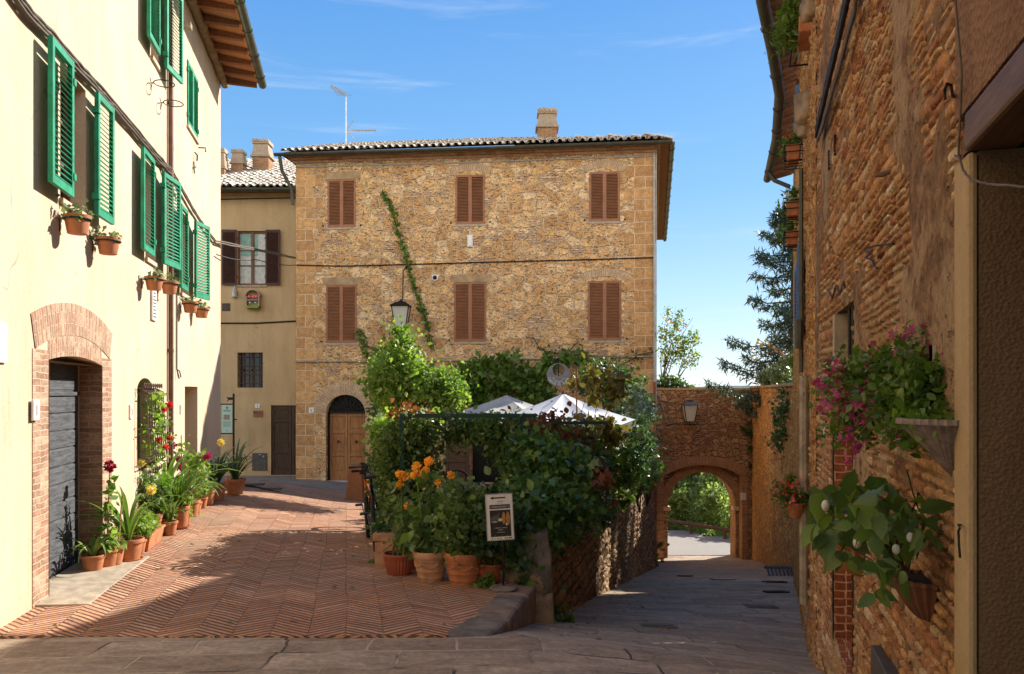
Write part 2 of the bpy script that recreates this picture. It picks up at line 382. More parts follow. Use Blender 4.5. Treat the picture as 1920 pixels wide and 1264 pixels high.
M['textdark']=m_basic('dark_lettering',(.03,.025,.02),.6)
M['textred']=m_basic('red_lettering',(.32,.06,.05),.6)
M['textw']=m_basic('white_lettering',(.72,.72,.70),.6)
M['bark']=m_basic('bark',(.10,.065,.04),.9,bs=.8,sc=12,var=.4)
M['stemg']=m_basic('green_stem',(.16,.22,.05),.6,var=.3)
M['cane']=m_basic('bamboo_cane',(.36,.22,.10),.7)
M['marble']=m_basic('white_marble',(.66,.62,.55),.5,var=.2)
M['wovn']=m_basic('grey_wicker',(.30,.24,.20),.8,bs=.5,var=.4,sc=30)
M['rustwood']=m_wood('lintel_wood',(.16,.085,.045),(.07,.035,.02),ax=(1.5,14,14))
def m_tile(name,a,b,c,lich=(.42,.36,.24),la=.35):
    g=G(name); rnd=g.n('ShaderNodeNewGeometry',out='Random Per Island'); o=g.tc('Object')
    col=g.ramp(rnd,[(0,a),(.35,b),(.7,c),(1,b)])
    f=g.noise(o,9,6,.7); col=g.mix(g.ma('MULTIPLY',g.sm(f,.42,.6),la),col,lich)
    col=g.mix(.6,col,g.mix(g.sm(g.noise(o,30,4,.7),.3,.7),(.55,.53,.5),(1.3,1.3,1.3)),'MULTIPLY')
    return g.fin(g.pr(col,.9,g.bump(f,.5,.01),spec=.15))
M['tile']=m_tile('roof_tile',(.40,.24,.15),(.48,.36,.25),(.30,.20,.14),la=.7)
M['tilepale']=m_tile('bleached_roof_tile',(.52,.44,.35),(.60,.54,.46),(.36,.29,.22),(.6,.55,.45),.6)
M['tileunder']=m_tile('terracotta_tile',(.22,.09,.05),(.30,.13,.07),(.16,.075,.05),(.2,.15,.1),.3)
M['cornice']=m_tile('cornice_brick',(.42,.20,.11),(.54,.33,.2),(.36,.18,.10),(.6,.45,.3),.4)
M['soffit']=m_tile('orange_soffit_tile',(.46,.17,.07),(.52,.22,.09),(.42,.20,.10),(.4,.3,.2),.1)
M['cord']=m_basic('foam_stucco_moulding',(.33,.24,.14),.95,bs=1,var=.4,sc=6)
# herringbone plaza
def m_spina():
    g=G('herringbone_brick'); uv=g.tc('UV'); dd=distort(g,uv,.8,.06); dd=distort(g,dd,8,.016)
    sx=g.sep(dd); u=sx[0]; v=sx[1]; w=.27; hh=.085
    fu=g.ma('DIVIDE',u,w); band=g.ma('FLOOR',fu); fr=g.ma('SUBTRACT',fu,band)
    pp=g.ma('PINGPONG',u,w); vv=g.ma('ADD',g.ma('ADD',v,g.ma('MULTIPLY',u,.22)),g.ma('MULTIPLY',pp,.95))
    q=g.ma('DIVIDE',vv,hh); row=g.ma('FLOOR',q); fq=g.ma('SUBTRACT',q,row)
    jy=g.ma('MINIMUM',fq,g.ma('SUBTRACT',1,fq)); jx=g.ma('MULTIPLY',g.ma('MINIMUM',fr,g.ma('SUBTRACT',1,fr)),w/hh)
    jn=g.ma('MINIMUM',jy,g.ma('ADD',g.ma('MULTIPLY',jx,5.0),.10))
    wear=g.ma('ADD',g.noise(uv,3.5,5,.7),g.ma('MULTIPLY',g.sm(g.noise(uv,.9,3,.6),.5,.65),-.45))
    face=g.sm(jn,.07,g.ma('ADD',.16,g.ma('MULTIPLY',wear,.34)))
    wn=g.n('ShaderNodeTexWhiteNoise',{'Vector':g.comb(band,row,0.0)},noise_dimensions='3D',out=0)
    bnd=g.n('ShaderNodeTexWhiteNoise',{'Vector':g.comb(band,3.0,1.0)},noise_dimensions='3D',out=0)
    col=g.ramp(wn,[(0,(.41,.205,.12)),(.3,(.50,.255,.148)),(.65,(.55,.285,.165)),(.93,(.62,.39,.255)),(1,(.28,.135,.085))])
    col=g.mix(.4,col,g.mix(bnd,(.82,.8,.78),(1.12,1.12,1.1)),'MULTIPLY')
    fine=g.noise(uv,30,5,.7); big=g.noise(uv,.8,5,.65)
    col=g.mix(.7,col,g.mix(g.sm(fine,.3,.7),(.6,.58,.56),(1.28,1.26,1.24)),'MULTIPLY')
    col=g.mix(g.ma('MULTIPLY',g.sm(big,.42,.66),.55),col,(.42,.30,.20)); stn=g.noise(uv,1.7,5,.75); col=g.mix(g.ma('MULTIPLY',g.sm(stn,.54,.68),.45),col,(.23,.145,.095))
    col=g.mix(face,(.16,.085,.055),col)
    miss=g.sm(g.noise(uv,2.3,6,.8),.66,.70); col=g.mix(g.ma('MULTIPLY',miss,.7),col,(.09,.05,.035))
    h=g.ma('ADD',g.ma('MULTIPLY',face,.7),g.ma('ADD',g.ma('MULTIPLY',fine,.2),g.ma('MULTIPLY',wn,.15)))
    h=g.ma('ADD',h,g.ma('MULTIPLY',big,1.5))
    return g.fin(g.pr(col,.85,g.bump(h,1.0,.022),spec=.2))
M['spina']=m_spina()
def m_slab(name,c1,c2,mort,bw=.85,rh=.36,rot=0,ms=.011):
    g=G(name); uv=g.tc('UV'); d=distort(g,uv,1.3,.13); d=distort(g,d,8,.025)
    if rot: d=g.mp(d,rot=(0,0,rot))
    bt=g.n('ShaderNodeTexBrick',{'Vector':d,'Scale':1.0,'Mortar Size':ms,'Brick Width':bw,'Row Height':rh,'Color1':(0,0,0,1),'Color2':(1,1,1,1),'Mortar':(.5,.5,.5,1),'Mortar Smooth':.3},out=None,offset=.42,squash=.7,squash_frequency=3)
    rc=g.n('ShaderNodeSeparateColor',{0:bt.outputs[0]},out=None).outputs[0]
    fine=g.noise(uv,22,6,.75); med=g.noise(g.mp(uv,(1,2.2,1)),3,5,.7); st=g.noise(g.mp(uv,(1,3,1)),9,5,.7)
    col=g.mix(rc,c1,c2)
    col=g.mix(.75,col,g.mix(g.sm(med,.3,.7),(.6,.58,.56),(1.3,1.28,1.25)),'MULTIPLY')
    col=g.mix(.7,col,g.mix(g.sm(fine,.3,.7),(.6,.6,.6),(1.35,1.35,1.35)),'MULTIPLY')
    jf=g.sm(g.noise(uv,1.2,3,.6),.42,.55)
    mc=g.mix(jf,[c*.25 for c in c1],mort)
    col=g.mix(bt.outputs[1],col,mc)
    h=g.ma('ADD',g.ma('MULTIPLY',g.ma('SUBTRACT',1,bt.outputs[1]),.5),g.ma('ADD',g.ma('MULTIPLY',fine,.3),g.ma('MULTIPLY',st,.5)))
    h=g.ma('ADD',h,g.ma('MULTIPLY',rc,.4))
    return g.fin(g.pr(col,.72,g.bump(h,1.0,.022),spec=.35))
M['slab']=m_slab('grey_stone_slabs',(.29,.215,.145),(.42,.33,.235),(.50,.39,.27))
M['slabstrip']=m_slab('grey_stone_strip',(.19,.165,.14),(.26,.23,.19),(.2,.17,.13),bw=.7,rh=.4)
M['kerb']=m_basic('kerb_stone',(.20,.17,.135),.85,bs=.9,var=.45,sc=5)
M['kerbpink']=m_basic('pink_kerb_stone',(.24,.17,.125),.85,bs=.9,var=.4,sc=5)
M['boulder']=m_basic('tan_boulder',(.30,.215,.13),.9,bs=1,var=.5,sc=4)
M['asphalt']=m_basic('pale_asphalt',(.26,.25,.23),.9,bs=.3,sc=20,var=.2)
M['grass']=m_basic('grassy_earth',(.10,.13,.035),.95,bs=.8,sc=4,var=.5)
M['hills']=m_basic('distant_hills',(.10,.16,.15),1,bs=0,sc=.01)
# leaves
M['lf_hedge']=m_leaf('hedge_leaf',(.055,.10,.025),(.10,.17,.04),(.20,.27,.09))
M['lf_bright']=m_leaf('bright_leaf',(.10,.19,.025),(.19,.30,.045),(.34,.42,.16),tr=.45)
M['lf_ivy']=m_leaf('ivy_leaf',(.045,.105,.035),(.085,.175,.05),(.20,.32,.08),ro=.3)
M['lf_vine']=m_leaf('grapevine_leaf',(.07,.14,.02),(.11,.20,.03),(.17,.25,.04))
M['lf_red']=m_leaf('red_creeper_leaf',(.14,.03,.02),(.24,.07,.035),(.10,.08,.03))
M['lf_autumn']=m_leaf('autumn_leaf',(.14,.11,.03),(.20,.16,.045),(.11,.15,.04))
M['lf_dark']=m_leaf('dark_leaf',(.035,.075,.03),(.065,.12,.045),(.13,.20,.07))
M['lf_strap']=m_leaf('strap_leaf',(.08,.17,.03),(.13,.24,.045),(.20,.30,.07),tr=.35)
M['lf_aloe']=m_leaf('aloe_leaf',(.10,.17,.11),(.15,.23,.15),tr=.1)
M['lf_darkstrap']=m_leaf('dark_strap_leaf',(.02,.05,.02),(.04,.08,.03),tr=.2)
M['lf_dahlia']=m_leaf('dahlia_leaf',(.08,.14,.04),(.13,.21,.06),(.21,.30,.08))
M['lf_egg']=m_leaf('aubergine_leaf',(.055,.11,.03),(.09,.16,.045),(.16,.23,.04))
M['lf_wood']=m_leaf('woodland_leaf',(.12,.17,.06),(.21,.27,.10),(.38,.42,.22),tr=.6)
M['lf_conifer']=m_leaf('conifer_needle',(.028,.055,.040),(.05,.085,.06),(.08,.12,.08),tr=.15)
M['lf_olive']=m_leaf('olive_leaf',(.10,.14,.07),(.16,.20,.11))
M['lf_rosemary']=m_leaf('rosemary_leaf',(.04,.08,.03),(.06,.12,.04))
M['fl_orange']=m_leaf('orange_petal',(.85,.36,.02),(.95,.50,.05),tr=.2)
M['fl_magenta']=m_leaf('magenta_petal',(.36,.02,.17),(.50,.04,.24),tr=.2)
M['fl_red']=m_leaf('red_petal',(.60,.012,.02),(.75,.03,.03),tr=.2)
M['fl_pink']=m_leaf('pink_petal',(.75,.06,.12),(.85,.15,.2),tr=.2)
M['fl_yellow']=m_leaf('yellow_petal',(.80,.60,.12),(.85,.7,.2),tr=.2)
M['fl_white']=m_leaf('white_petal',(.7,.7,.65),(.8,.8,.78),tr=.2)
M['egg']=m_basic('white_aubergine',(.6,.6,.5),.3)
M['rosepetal']=m_basic('crimson_petal',(.35,.008,.03),.6)
# ---------------- leaf generators
def rot_frames(n,ax,spread=1.0):
    pass
LT={}
def leaf_template(kind):
    if kind=='rhomb':   # x across, y along
        v=[(0,0,0),(.35,.45,.06),(0,1,-.08),(-.35,.45,.06)]; f=[(0,1,2,3)]
    elif kind=='needle':
        v=[(0,0,0),(.09,.4,0),(0,1,0),(-.09,.4,0)]; f=[(0,1,2,3)]
    elif kind=='leaf':
        v=[(0,0,0),(.26,.22,.05),(.36,.5,.04),(.2,.8,-.02),(0,1,-.12),(-.2,.8,-.02),(-.36,.5,.04),(-.26,.22,.05),(0,.5,-.03)]
        f=[(0,1,8),(1,2,8),(2,3,8),(3,4,8),(4,5,8),(5,6,8),(6,7,8),(7,0,8)]
    elif kind=='maple':
        v=[(0,0,0),(.3,-.05,0),(.28,.25,.03),(.55,.45,-.05),(.25,.55,.03),(0,1,-.1),(-.25,.55,.03),(-.55,.45,-.05),(-.28,.25,.03),(-.3,-.05,0),(0,.35,-.02)]
        f=[(i,i+1 if i<9 else 0,10) for i in range(10)]
    elif kind=='big':
        v=[];f=[]
        prof=[(0,.0),(.08,.10),(.2,.27),(.32,.26),(.42,.33),(.55,.26),(.66,.25),(.8,.13),(.9,.06),(1,0)]
        for t,w in prof:
            z=-.35*t*t
            v+= [(w,t,z+.16*w+.05*math.sin(t*20)*w),(0,t,z-.03),(-w,t,z+.16*w-.05*math.sin(t*17)*w)]
        for i in range(len(prof)-1):
            a=i*3; f+=[(a,a+3,a+4,a+1),(a+1,a+4,a+5,a+2)]
    elif kind=='star':  # 5 petal flower
        v=[(0,0,0)];f=[]
        for k in range(5):
            a=2*PI*k/5; b=a+.5; c=a-.5
            v+=[(.6*math.cos(c),.6*math.sin(c),.15),(1*math.cos(a),1*math.sin(a),.25),(.6*math.cos(b),.6*math.sin(b),.15)]
            f.append((0,1+3*k,2+3*k,3+3*k))
    return np.array(v,float),f
def leaves(name,pts,size,kind,mat,parent,up=.5,out=None,sv=.45,world=True,seed=1,droop=0.0,kindstuff=None,label=None,flat=0):
    """scatter leaf shapes at pts. up: bias of normal to +z. out: centre (outward normals)"""
    g=np.random.default_rng(seed); pts=np.asarray(pts,float); n=len(pts)
    T,fs=leaf_template(kind)
    nz=g.normal(size=(n,3)); nz/=np.linalg.norm(nz,axis=1)[:,None]
    nz[:,2]+=up
    if out is not None:
        o=pts-np.asarray(out,float); o/=np.maximum(np.linalg.norm(o,axis=1)[:,None],1e-6); nz+=o*.9
    if flat is not None and not isinstance(flat,int): nz=nz*.35+np.asarray(flat,float)
    nz/=np.linalg.norm(nz,axis=1)[:,None]
    ax=g.normal(size=(n,3)); ax[:,2]-=droop
    ax-=nz*np.sum(ax*nz,axis=1)[:,None]; ax/=np.linalg.norm(ax,axis=1)[:,None]
    bx=np.cross(ax,nz)
    s=size*np.minimum(np.exp(g.normal(size=n)*sv),1.8)
    V=(bx[:,None,:]*T[None,:,0:1]+ax[:,None,:]*T[None,:,1:2]+nz[:,None,:]*T[None,:,2:3])*s[:,None,None]+pts[:,None,:]
    V=V.reshape(-1,3)
    if world and parent is not None:
        Mi=np.array(WM[parent.name].inverted()); V=V@Mi[:3,:3].T+Mi[:3,3]
    k=len(T); me=bpy.data.meshes.new(name)
    fl=[];ls=[]
    base=np.arange(n)*k
    loops=[];starts=[];tot=[]
    L=[len(f) for f in fs]; per=sum(L); cat=np.concatenate([np.array(f) for f in fs])
    loops=(base[:,None]+cat[None,:]).reshape(-1)
    st=np.concatenate([[0],np.cumsum(L)[:-1]]); starts=(np.arange(n)[:,None]*per+st[None,:]).reshape(-1)
    me.vertices.add(len(V)); me.vertices.foreach_set('co',V.reshape(-1))
    me.loops.add(len(loops)); me.loops.foreach_set('vertex_index',loops.astype(np.int32))
    me.polygons.add(len(starts)); me.polygons.foreach_set('loop_start',starts.astype(np.int32))
    me.update(calc_edges=True); me.validate()
    if mat: me.materials.append(mat)
    o=bpy.data.objects.new(name,me); COL.objects.link(o)
    if parent is not None: o.parent=parent; WM[o.name]=WM[parent.name]
    else: WM[o.name]=Matrix.Identity(4)
    if label: o['label']=label
    if kindstuff: o['kind']=kindstuff
    return o
def cloud(ells,n,sig=.12,nc=None,seed=3,shell=.55):
    """points clumped through ellipsoids [(c,(rx,ry,rz))]"""
    g=np.random.default_rng(seed); vol=np.array([e[1][0]*e[1][1]*e[1][2] for e in ells])**.67; vol/=vol.sum()
    out=[]
    for (c,r),w in zip(ells,vol):
        m=max(4,int(n*w)); k=nc or max(5,int(m/28))
        d=g.normal(size=(k,3)); d/=np.linalg.norm(d,axis=1)[:,None]
        rad=shell+(1-shell)*g.random(k)**.6
        cc=d*rad[:,None]
        idx=g.integers(0,k,m); wgt=.5+g.random(k)
        p=cc[idx]*np.array(r)+g.normal(size=(m,3))*sig*wgt[idx][:,None]
        out.append(p+np.array(c,float))
    return np.concatenate(out)
def boxcloud(x0,x1,y0,y1,z0,z1,n,sig=.08,nc=None,seed=4,face=None):
    g=np.random.default_rng(seed); k=nc or max(6,n//28)
    c=g.random((k,3)); 
    if face is not None:
        a,v=face; m=g.random(k)<.65; c[m,a]=v
    c=c*np.array([x1-x0,y1-y0,z1-z0])+np.array([x0,y0,z0])
    idx=g.integers(0,k,n)
    return c[idx]+g.normal(size=(n,3))*sig
def straps(name,c,n,L,w,mat,parent,seed=1,up=1.0,world=True,spread=.9,droop=1.0):
    g=random.Random(seed); mb=MB()
    for i in range(n):
        a=g.uniform(0,2*PI); l=L*g.uniform(.6,1.1); ww=w*g.uniform(.7,1.1); el=g.uniform(.35,1.0)*spread
        dx,dy=math.cos(a),math.sin(a); p=Vector((c[0]+dx*.02,c[1]+dy*.02,c[2])); th=PI/2-el*.5; vs=[];fs=[]; K=8
        dr=g.uniform(.6,1.5)*droop
        for k in range(K+1):
            t=k/K; wd=ww*(.55+.9*t-1.45*t**2.6) if t<1 else 0.002
            wd=max(wd,.003); sx,sy=-dy*wd,dx*wd
            up_=Vector((0,0,wd*.35))
            vs+=[(p.x+sx,p.y+sy,p.z+up_.z),(p.x,p.y,p.z),(p.x-sx,p.y-sy,p.z+up_.z)]
            if k<K:
                a0=3*k; fs+=[(a0,a0+1,a0+4,a0+3),(a0+1,a0+2,a0+5,a0+4)]
            p=p+Vector((dx*math.cos(th),dy*math.cos(th),math.sin(th)))*(l/K); th-=dr*1.9/K*(.4+1.2*t)
        mb.add(vs,fs)
    return part(name,mb,mat,parent,world=world,smooth=2)
def flowerballs(name,pts,r,mat,parent,seed=1,world=True):
    g=random.Random(seed)
    for p in pts:
        mb=MB(); rr=r*g.uniform(.8,1.2); p=Vector(p)
        for k in range(60):
            d=Vector((g.gauss(0,1),g.gauss(0,1),g.gauss(0,1))).normalized()
            a=d.orthogonal().normalized(); b=d.cross(a)
            t=g.uniform(0,PI); a,b=a*math.cos(t)+b*math.sin(t),b*math.cos(t)-a*math.sin(t)
            w=rr*.30; q=p+d*rr*.45
            mb.add([q,q+a*w+d*rr*.3,q+d*rr*.65,q-a*w+d*rr*.3],[(0,1,2,3)])
        mb.sphere(p,rr*.5,7,5); o=part(name,mb,mat,parent,world=world)
    return o
def stars(name,pts,s,mat,parent,seed=1,world=True,face=None):
    if len(pts)<=40:
        for i in range(len(pts)): o=leaves(name,pts[i:i+1],s,'star',mat,parent,up=.2,seed=seed*100+i,sv=.15,world=world)
        return o
    return leaves(name,pts,s,'star',mat,parent,up=.2,seed=seed,sv=.15,world=world,kindstuff='stuff')
def limbs(name,base,tips,r0,mat,parent,seed=1,world=True,trunk=None):
    g=random.Random(seed); mb=MB(); base=Vector(base)
    if trunk is not None:
        tr=Vector(trunk); mb.tube([base,base.lerp(tr,.5)+Vector((g.gauss(0,.02),g.gauss(0,.02),0)),tr],[r0,r0*.85,r0*.7],8); b=tr
    else: b=base
    for t in tips:
        t=Vector(t); st=base.lerp(b,g.uniform(.6,1)) if trunk is not None else b
        m1=st.lerp(t,.4)+Vector((g.gauss(0,.06),g.gauss(0,.06),g.uniform(0,.1)))*(t-st).length
        mb.tube([st,m1,t],[r0*.5,r0*.3,r0*.08],5)
    return part(name,mb,mat,parent,world=world,smooth=2)
# ---------------- pots
def pot_profile(h,r,rim=.012,t=.012):
    return [(.0,0),(r*.68,0),(r*.72,.01*h),(r*.93,h*.80),(r*.93,h*.82),(r+rim*.2,h*.83),(r+rim*.4,h*.97),(r,h),(r-t,h),(r-t*1.3,h*.86),(0.001,h*.85)]
def pot(name,mat,parent,h,r,c=(0,0,0),world=False,fk=0,fl=0.0,prof=None,n=24):
    mb=MB(); mb.lathe((prof or pot_profile(h,r))[:-1],c,n,flute=fl,fk=fk)
    o=part(name,mb,mat,parent,world=world,smooth=True)
    s=MB(); s.lathe([(r*.93-.012,h*.87),(.001,h*.9)],c,16); part('soil',s,M['soil'],parent,world=world)
    return o

def m_stone_isl(name,ramp,lime,limeamt=.5,dirt=(.10,.055,.03)):
    g=G(name); o=g.tc('Object'); rnd=g.n('ShaderNodeNewGeometry',out='Random Per Island')
    col=g.ramp(rnd,[(i/(len(ramp)-1),c) for i,c in enumerate(ramp)])
    fine=g.noise(o,38,5,.75); med=g.noise(o,9,4,.7); big=g.noise(o,1.6,4,.65)
    col=g.mix(.75,col,g.mix(g.sm(med,.3,.7),(.55,.5,.46),(1.38,1.33,1.28)),'MULTIPLY')
    col=g.mix(.75,col,g.mix(g.sm(fine,.3,.7),(.55,.5,.47),(1.35,1.33,1.3)),'MULTIPLY')
    lm=g.ma('MULTIPLY',g.sm(g.ma('ADD',big,g.ma('MULTIPLY',g.ma('SUBTRACT',med,.5),.35)),.50,.60),limeamt)
    col=g.mix(lm,col,g.mix(g.sm(fine,.3,.7),[c*.65 for c in lime],lime))
    pit=g.ma('SUBTRACT',1,g.sm(g.noise(o,16,4,.75),.34,.40)); col=g.mix(g.ma('MULTIPLY',pit,.6),col,dirt)
    h=g.ma('SUBTRACT',g.ma('ADD',g.ma('MULTIPLY',fine,.5),med),g.ma('MULTIPLY',pit,.5))
    return g.fin(g.pr(col,.92,g.bump(h,1.0,.018),spec=.12))
M['nearstone']=m_stone_isl('weathered_orange_masonry',[(.40,.22,.10),(.50,.295,.135),(.34,.155,.075),(.54,.37,.20),(.27,.115,.06),(.46,.25,.11),(.37,.175,.085),(.50,.32,.165),(.58,.47,.31)],(.44,.30,.165),.6)
M['nearmortar']=m_stone_isl('old_lime_mortar',[(.22,.14,.078),(.22,.14,.078)],(.40,.275,.155),.85)
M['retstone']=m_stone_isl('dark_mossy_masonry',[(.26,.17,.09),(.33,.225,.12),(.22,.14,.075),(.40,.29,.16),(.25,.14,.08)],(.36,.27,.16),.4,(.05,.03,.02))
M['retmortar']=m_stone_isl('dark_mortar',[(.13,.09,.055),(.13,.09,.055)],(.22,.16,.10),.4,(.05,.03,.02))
# ---------------- walls
def wall_panel(mb,ln,s0,s1,zb,zt,holes=(),res=.25,off=0.0,zfun=None,reveal=True):
    xs={round(s0,4),round(s1,4)}; zs={round(zb,4),round(zt,4)}
    for h in holes:
        xs|={round(h['s0'],4),round(h['s1'],4)}; zs|={round(h['z0'],4),round(h['z1'],4)}
        if h.get('arch'):
            n=14
            for i in range(1,n): xs.add(round(lerp(h['s0'],h['s1'],.5-.5*math.cos(PI*i/n)),4))
    def fill(vals):
        vals=sorted(vals); out=[vals[0]]
        for a,b in zip(vals,vals[1:]):
            k=max(1,math.ceil((b-a)/res))
            out+= [a+(b-a)*(i+1)/k for i in range(k)]
        return out
    xs=fill(xs); zs=fill(zs)
    def top(h,s):
        a=h.get('arch')
        if not a: return h['z1']
        t=(s-(h['s0']+h['s1'])/2)/((h['s1']-h['s0'])/2); t=max(-1,min(1,t))
        if h.get('seg'):   # segmental
            w=(h['s1']-h['s0'])/2; Rr=(w*w+a*a)/(2*a); return h['z1']+math.sqrt(max(0,Rr*Rr-(t*w)**2))-(Rr-a)
        return h['z1']+a*math.sqrt(max(0,1-t*t))
    vd={};vs=[];fs=[];uv=[]
    def vert(s,z,o=off):
        k=(round(s,4),round(z,4),round(o,4))
        if k not in vd: vd[k]=len(vs); vs.append(ln.w(s,z,o))
        return vd[k]
    for a,b in zip(xs,xs[1:]):
        m=(a+b)/2; hs=sorted([h for h in holes if h['s0']<m<h['s1']],key=lambda h:h['z0'])
        lo=(zb,zb); ivs=[]
        for h in hs:
            ivs.append((lo,(h['z0'],h['z0']))); lo=(top(h,a),top(h,b))
        ivs.append((lo,(zt,zt)))
        for (la,lb),(ha,hb) in ivs:
            if ha-la<1e-4 and hb-lb<1e-4: continue
            l=max(la,lb); mid=[z for z in zs if l+1e-3<z<ha-1e-3]
            A=[la]+mid+[ha]; B=[lb]+mid+[hb]
            for i in range(len(A)-1):
                q=[(a,A[i]),(b,B[i]),(b,B[i+1]),(a,A[i+1])]
                fs.append(tuple(vert(*p) for p in q)); uv.append([(p[0],p[1]) for p in q])
    mb.add(vs,fs,uv)
    if reveal:
        for h in holes: hole_reveal(mb,ln,h,top,off)
    return top
def hole_reveal(mb,ln,h,top,off=0.0,depth=None):
    d=depth or h.get('d',.15); vs=[];fs=[];uv=[]
    path=[(h['s0'],h['z0'])]
    if h.get('arch'):
        n=20
        for i in range(n+1):
            s=lerp(h['s0'],h['s1'],.5-.5*math.cos(PI*i/n)); path.append((s,top(h,s)))
    else: path+=[(h['s0'],h['z1']),(h['s1'],h['z1'])]
    path.append((h['s1'],h['z0'])); path.append((h['s0'],h['z0']))
    l=0
    for (a,b) in zip(path,path[1:]):
        k=len(vs); dl=math.hypot(b[0]-a[0],b[1]-a[1])
        vs+=[ln.w(a[0],a[1],off),ln.w(b[0],b[1],off),ln.w(b[0],b[1],off-d),ln.w(a[0],a[1],off-d)]
        fs.append((k,k+1,k+2,k+3))
        if abs(a[0]-b[0])<1e-5: uv.append([(0,a[1]),(0,b[1]),(d,b[1]),(d,a[1])])
        else: uv.append([(a[0],0),(b[0],0),(b[0],d),(a[0],d)])
    mb.add(vs,fs,uv)
def arch_ring(mb,ln,sc_,zc,rx,rz,t,off,proud=.02,a0=0,a1=PI,n=28):
    """ring of voussoirs, uv: u radial, v along arc"""
    vs=[];fs=[];uv=[]
    L=0; prev=None
    pts=[]
    for i in range(n+1):
        a=a1+(a0-a1)*i/n
        ci,si=math.cos(a),math.sin(a)
        pi=(sc_+rx*ci,zc+rz*si); po=(sc_+(rx+t)*ci,zc+(rz+t)*si)
        if prev: L+=math.hypot(pi[0]-prev[0],pi[1]-prev[1])*1.1
        prev=pi; pts.append((pi,po,L))
    for (p,q,l),(p2,q2,l2) in zip(pts,pts[1:]):
        k=len(vs)
        for (a,b) in (p,p2,q2,q): vs.append(ln.w(a,b,off+proud))
        for (a,b) in (q,q2): vs.append(ln.w(a,b,off-.02))
        for (a,b) in (p,p2): vs.append(ln.w(a,b,off-.02))
        fs+= [(k,k+1,k+2,k+3),(k+3,k+2,k+5,k+4),(k+6,k+7,k+1,k)]
        uv+= [[(0,l),(0,l2),(t,l2),(t,l)],[(t,l),(t,l2),(t+.03,l2),(t+.03,l)],[(0,l),(0,l2),(.03,l2),(.03,l)]]
    mb.add(vs,fs,uv)
def seg_ring(mb,ln,s0,s1,z1,rise,t,off,proud=.02,n=24,ext=.0):
    w=(s1-s0)/2; Rr=(w*w+rise*rise)/(2*rise); ha=math.asin(min(1,w/Rr))
    arch_ring(mb,ln,(s0+s1)/2,z1-(Rr-rise),Rr,Rr,t,off,proud,PI/2-ha-ext,PI/2+ha+ext,n)
def coppi(mb,O,A,U,N,L,W,pitch=.21,course=.36,r=.085,clip=None,jit=.012,seed=1,n=7):
    """barrel tile roof. O eave-left, A along eave, U upslope, N normal"""
    g=random.Random(seed); nc=int(L/pitch); nr=int(W/course)+1
    for c in range(nc):
        for k in range(nr):
            u=(c+.5)*pitch; w=k*course
            if clip and not clip(u,w): continue
            for inv in (0,1):
                uu=u+(pitch/2 if inv else 0); vs=[];fs=[]
                j=Vector((g.gauss(0,jit),g.gauss(0,jit),g.gauss(0,jit*.5)))
                r0=r*g.uniform(.95,1.06); r1=r0*.82
                if inv: r0,r1=r0*.8,r0*.95
                b0=O+A*uu+U*(w-.04 if not inv else w)+j; b1=O+A*uu+U*(w+course*1.12)+j*.5
                lift=.055 if not inv else .02
                rows=[(b0,r0,lift+.012),(b1,r1,lift-.012)]
                th=.016
                for (b,rr,lf) in rows:
                    for rad in (rr,rr-th):
                        for q in range(n):
                            a=PI*q/(n-1); sx=math.cos(a)*rad; sz=math.sin(a)*rad*.85
                            if inv: sz=-sz*.7+.055
                            vs.append(b+A*sx+N*(sz+lf))
                for q in range(n-1):
                    fs.append((q,q+1,2*n+q+1,2*n+q)); fs.append((n+q+1,n+q,3*n+q,3*n+q+1)); fs.append((q+1,q,n+q,n+q+1))
                mb.add(vs,fs)
def gutter(name,pts,r,mat,parent,brackets=0,bm=None):
    """half round gutter along horizontal path"""
    mb=MB(); pts=[Vector(p) for p in pts]; n=9; vs=[];fs=[]
    for i,p in enumerate(pts):
        d=(pts[min(i+1,len(pts)-1)]-pts[max(i-1,0)]).normalized(); s=Vector((d.y,-d.x,0)).normalized()
        for rad in (r,r*.88):
            for q in range(n):
                a=PI+PI*q/(n-1); vs.append(p+s*math.cos(a)*rad+Vector((0,0,math.sin(a)*rad)))
    for i in range(len(pts)-1):
        for q in range(n-1):
            a=i*2*n+q; b=a+2*n
            fs.append((a,a+1,b+1,b)); fs.append((a+n+1,a+n,b+n,b+n+1))
        a=i*2*n; b=a+2*n; fs.append((a,b,b+n,a+n)); fs.append((a+n-1,a+2*n-1,b+2*n-1,b+n-1))
    for a in (0,(len(pts)-1)*2*n): fs.append(tuple(a+q for q in range(n)))
    mb.add(vs,fs)
    tot=0
    for a,b in zip(pts,pts[1:]):
        L=(b-a).length; k=int(L/brackets) if brackets else 0
        for i in range(k):
            p=a.lerp(b,(i+.5)/k); d=(b-a).normalized(); s=Vector((d.y,-d.x,0))
            ring=[p+s*math.cos(PI+PI*q/8)*r*1.12+Vector((0,0,math.sin(PI+PI*q/8)*r*1.12)) for q in range(9)]
            mb.tube(ring,r*.1,4)
    return part(name,mb,mat,parent,world=True,smooth=True)
def shutter_mesh(w,h,t=.04,pitch=.045,mid=True,fr=.055,tilt=40,bar=1):
    mb=MB(); y0,y1=-t/2,t/2
    mb.box(0,fr,y0,y1,0,h); mb.box(w-fr,w,y0,y1,0,h)
    mb.box(fr,w-fr,y0+.001,y1-.001,0,fr*1.4); mb.box(fr,w-fr,y0+.001,y1-.001,h-fr*1.1,h)
    z=fr*1.4+pitch*.4; Rm=Matrix.Rotation(R(tilt),4,'X')
    while z<h-fr*1.1-pitch*.4:
        mb.box(fr,w-fr,-t*.78,t*.78,-.004,.004,Matrix.Translation((0,0,z))@Rm); z+=pitch
    return mb
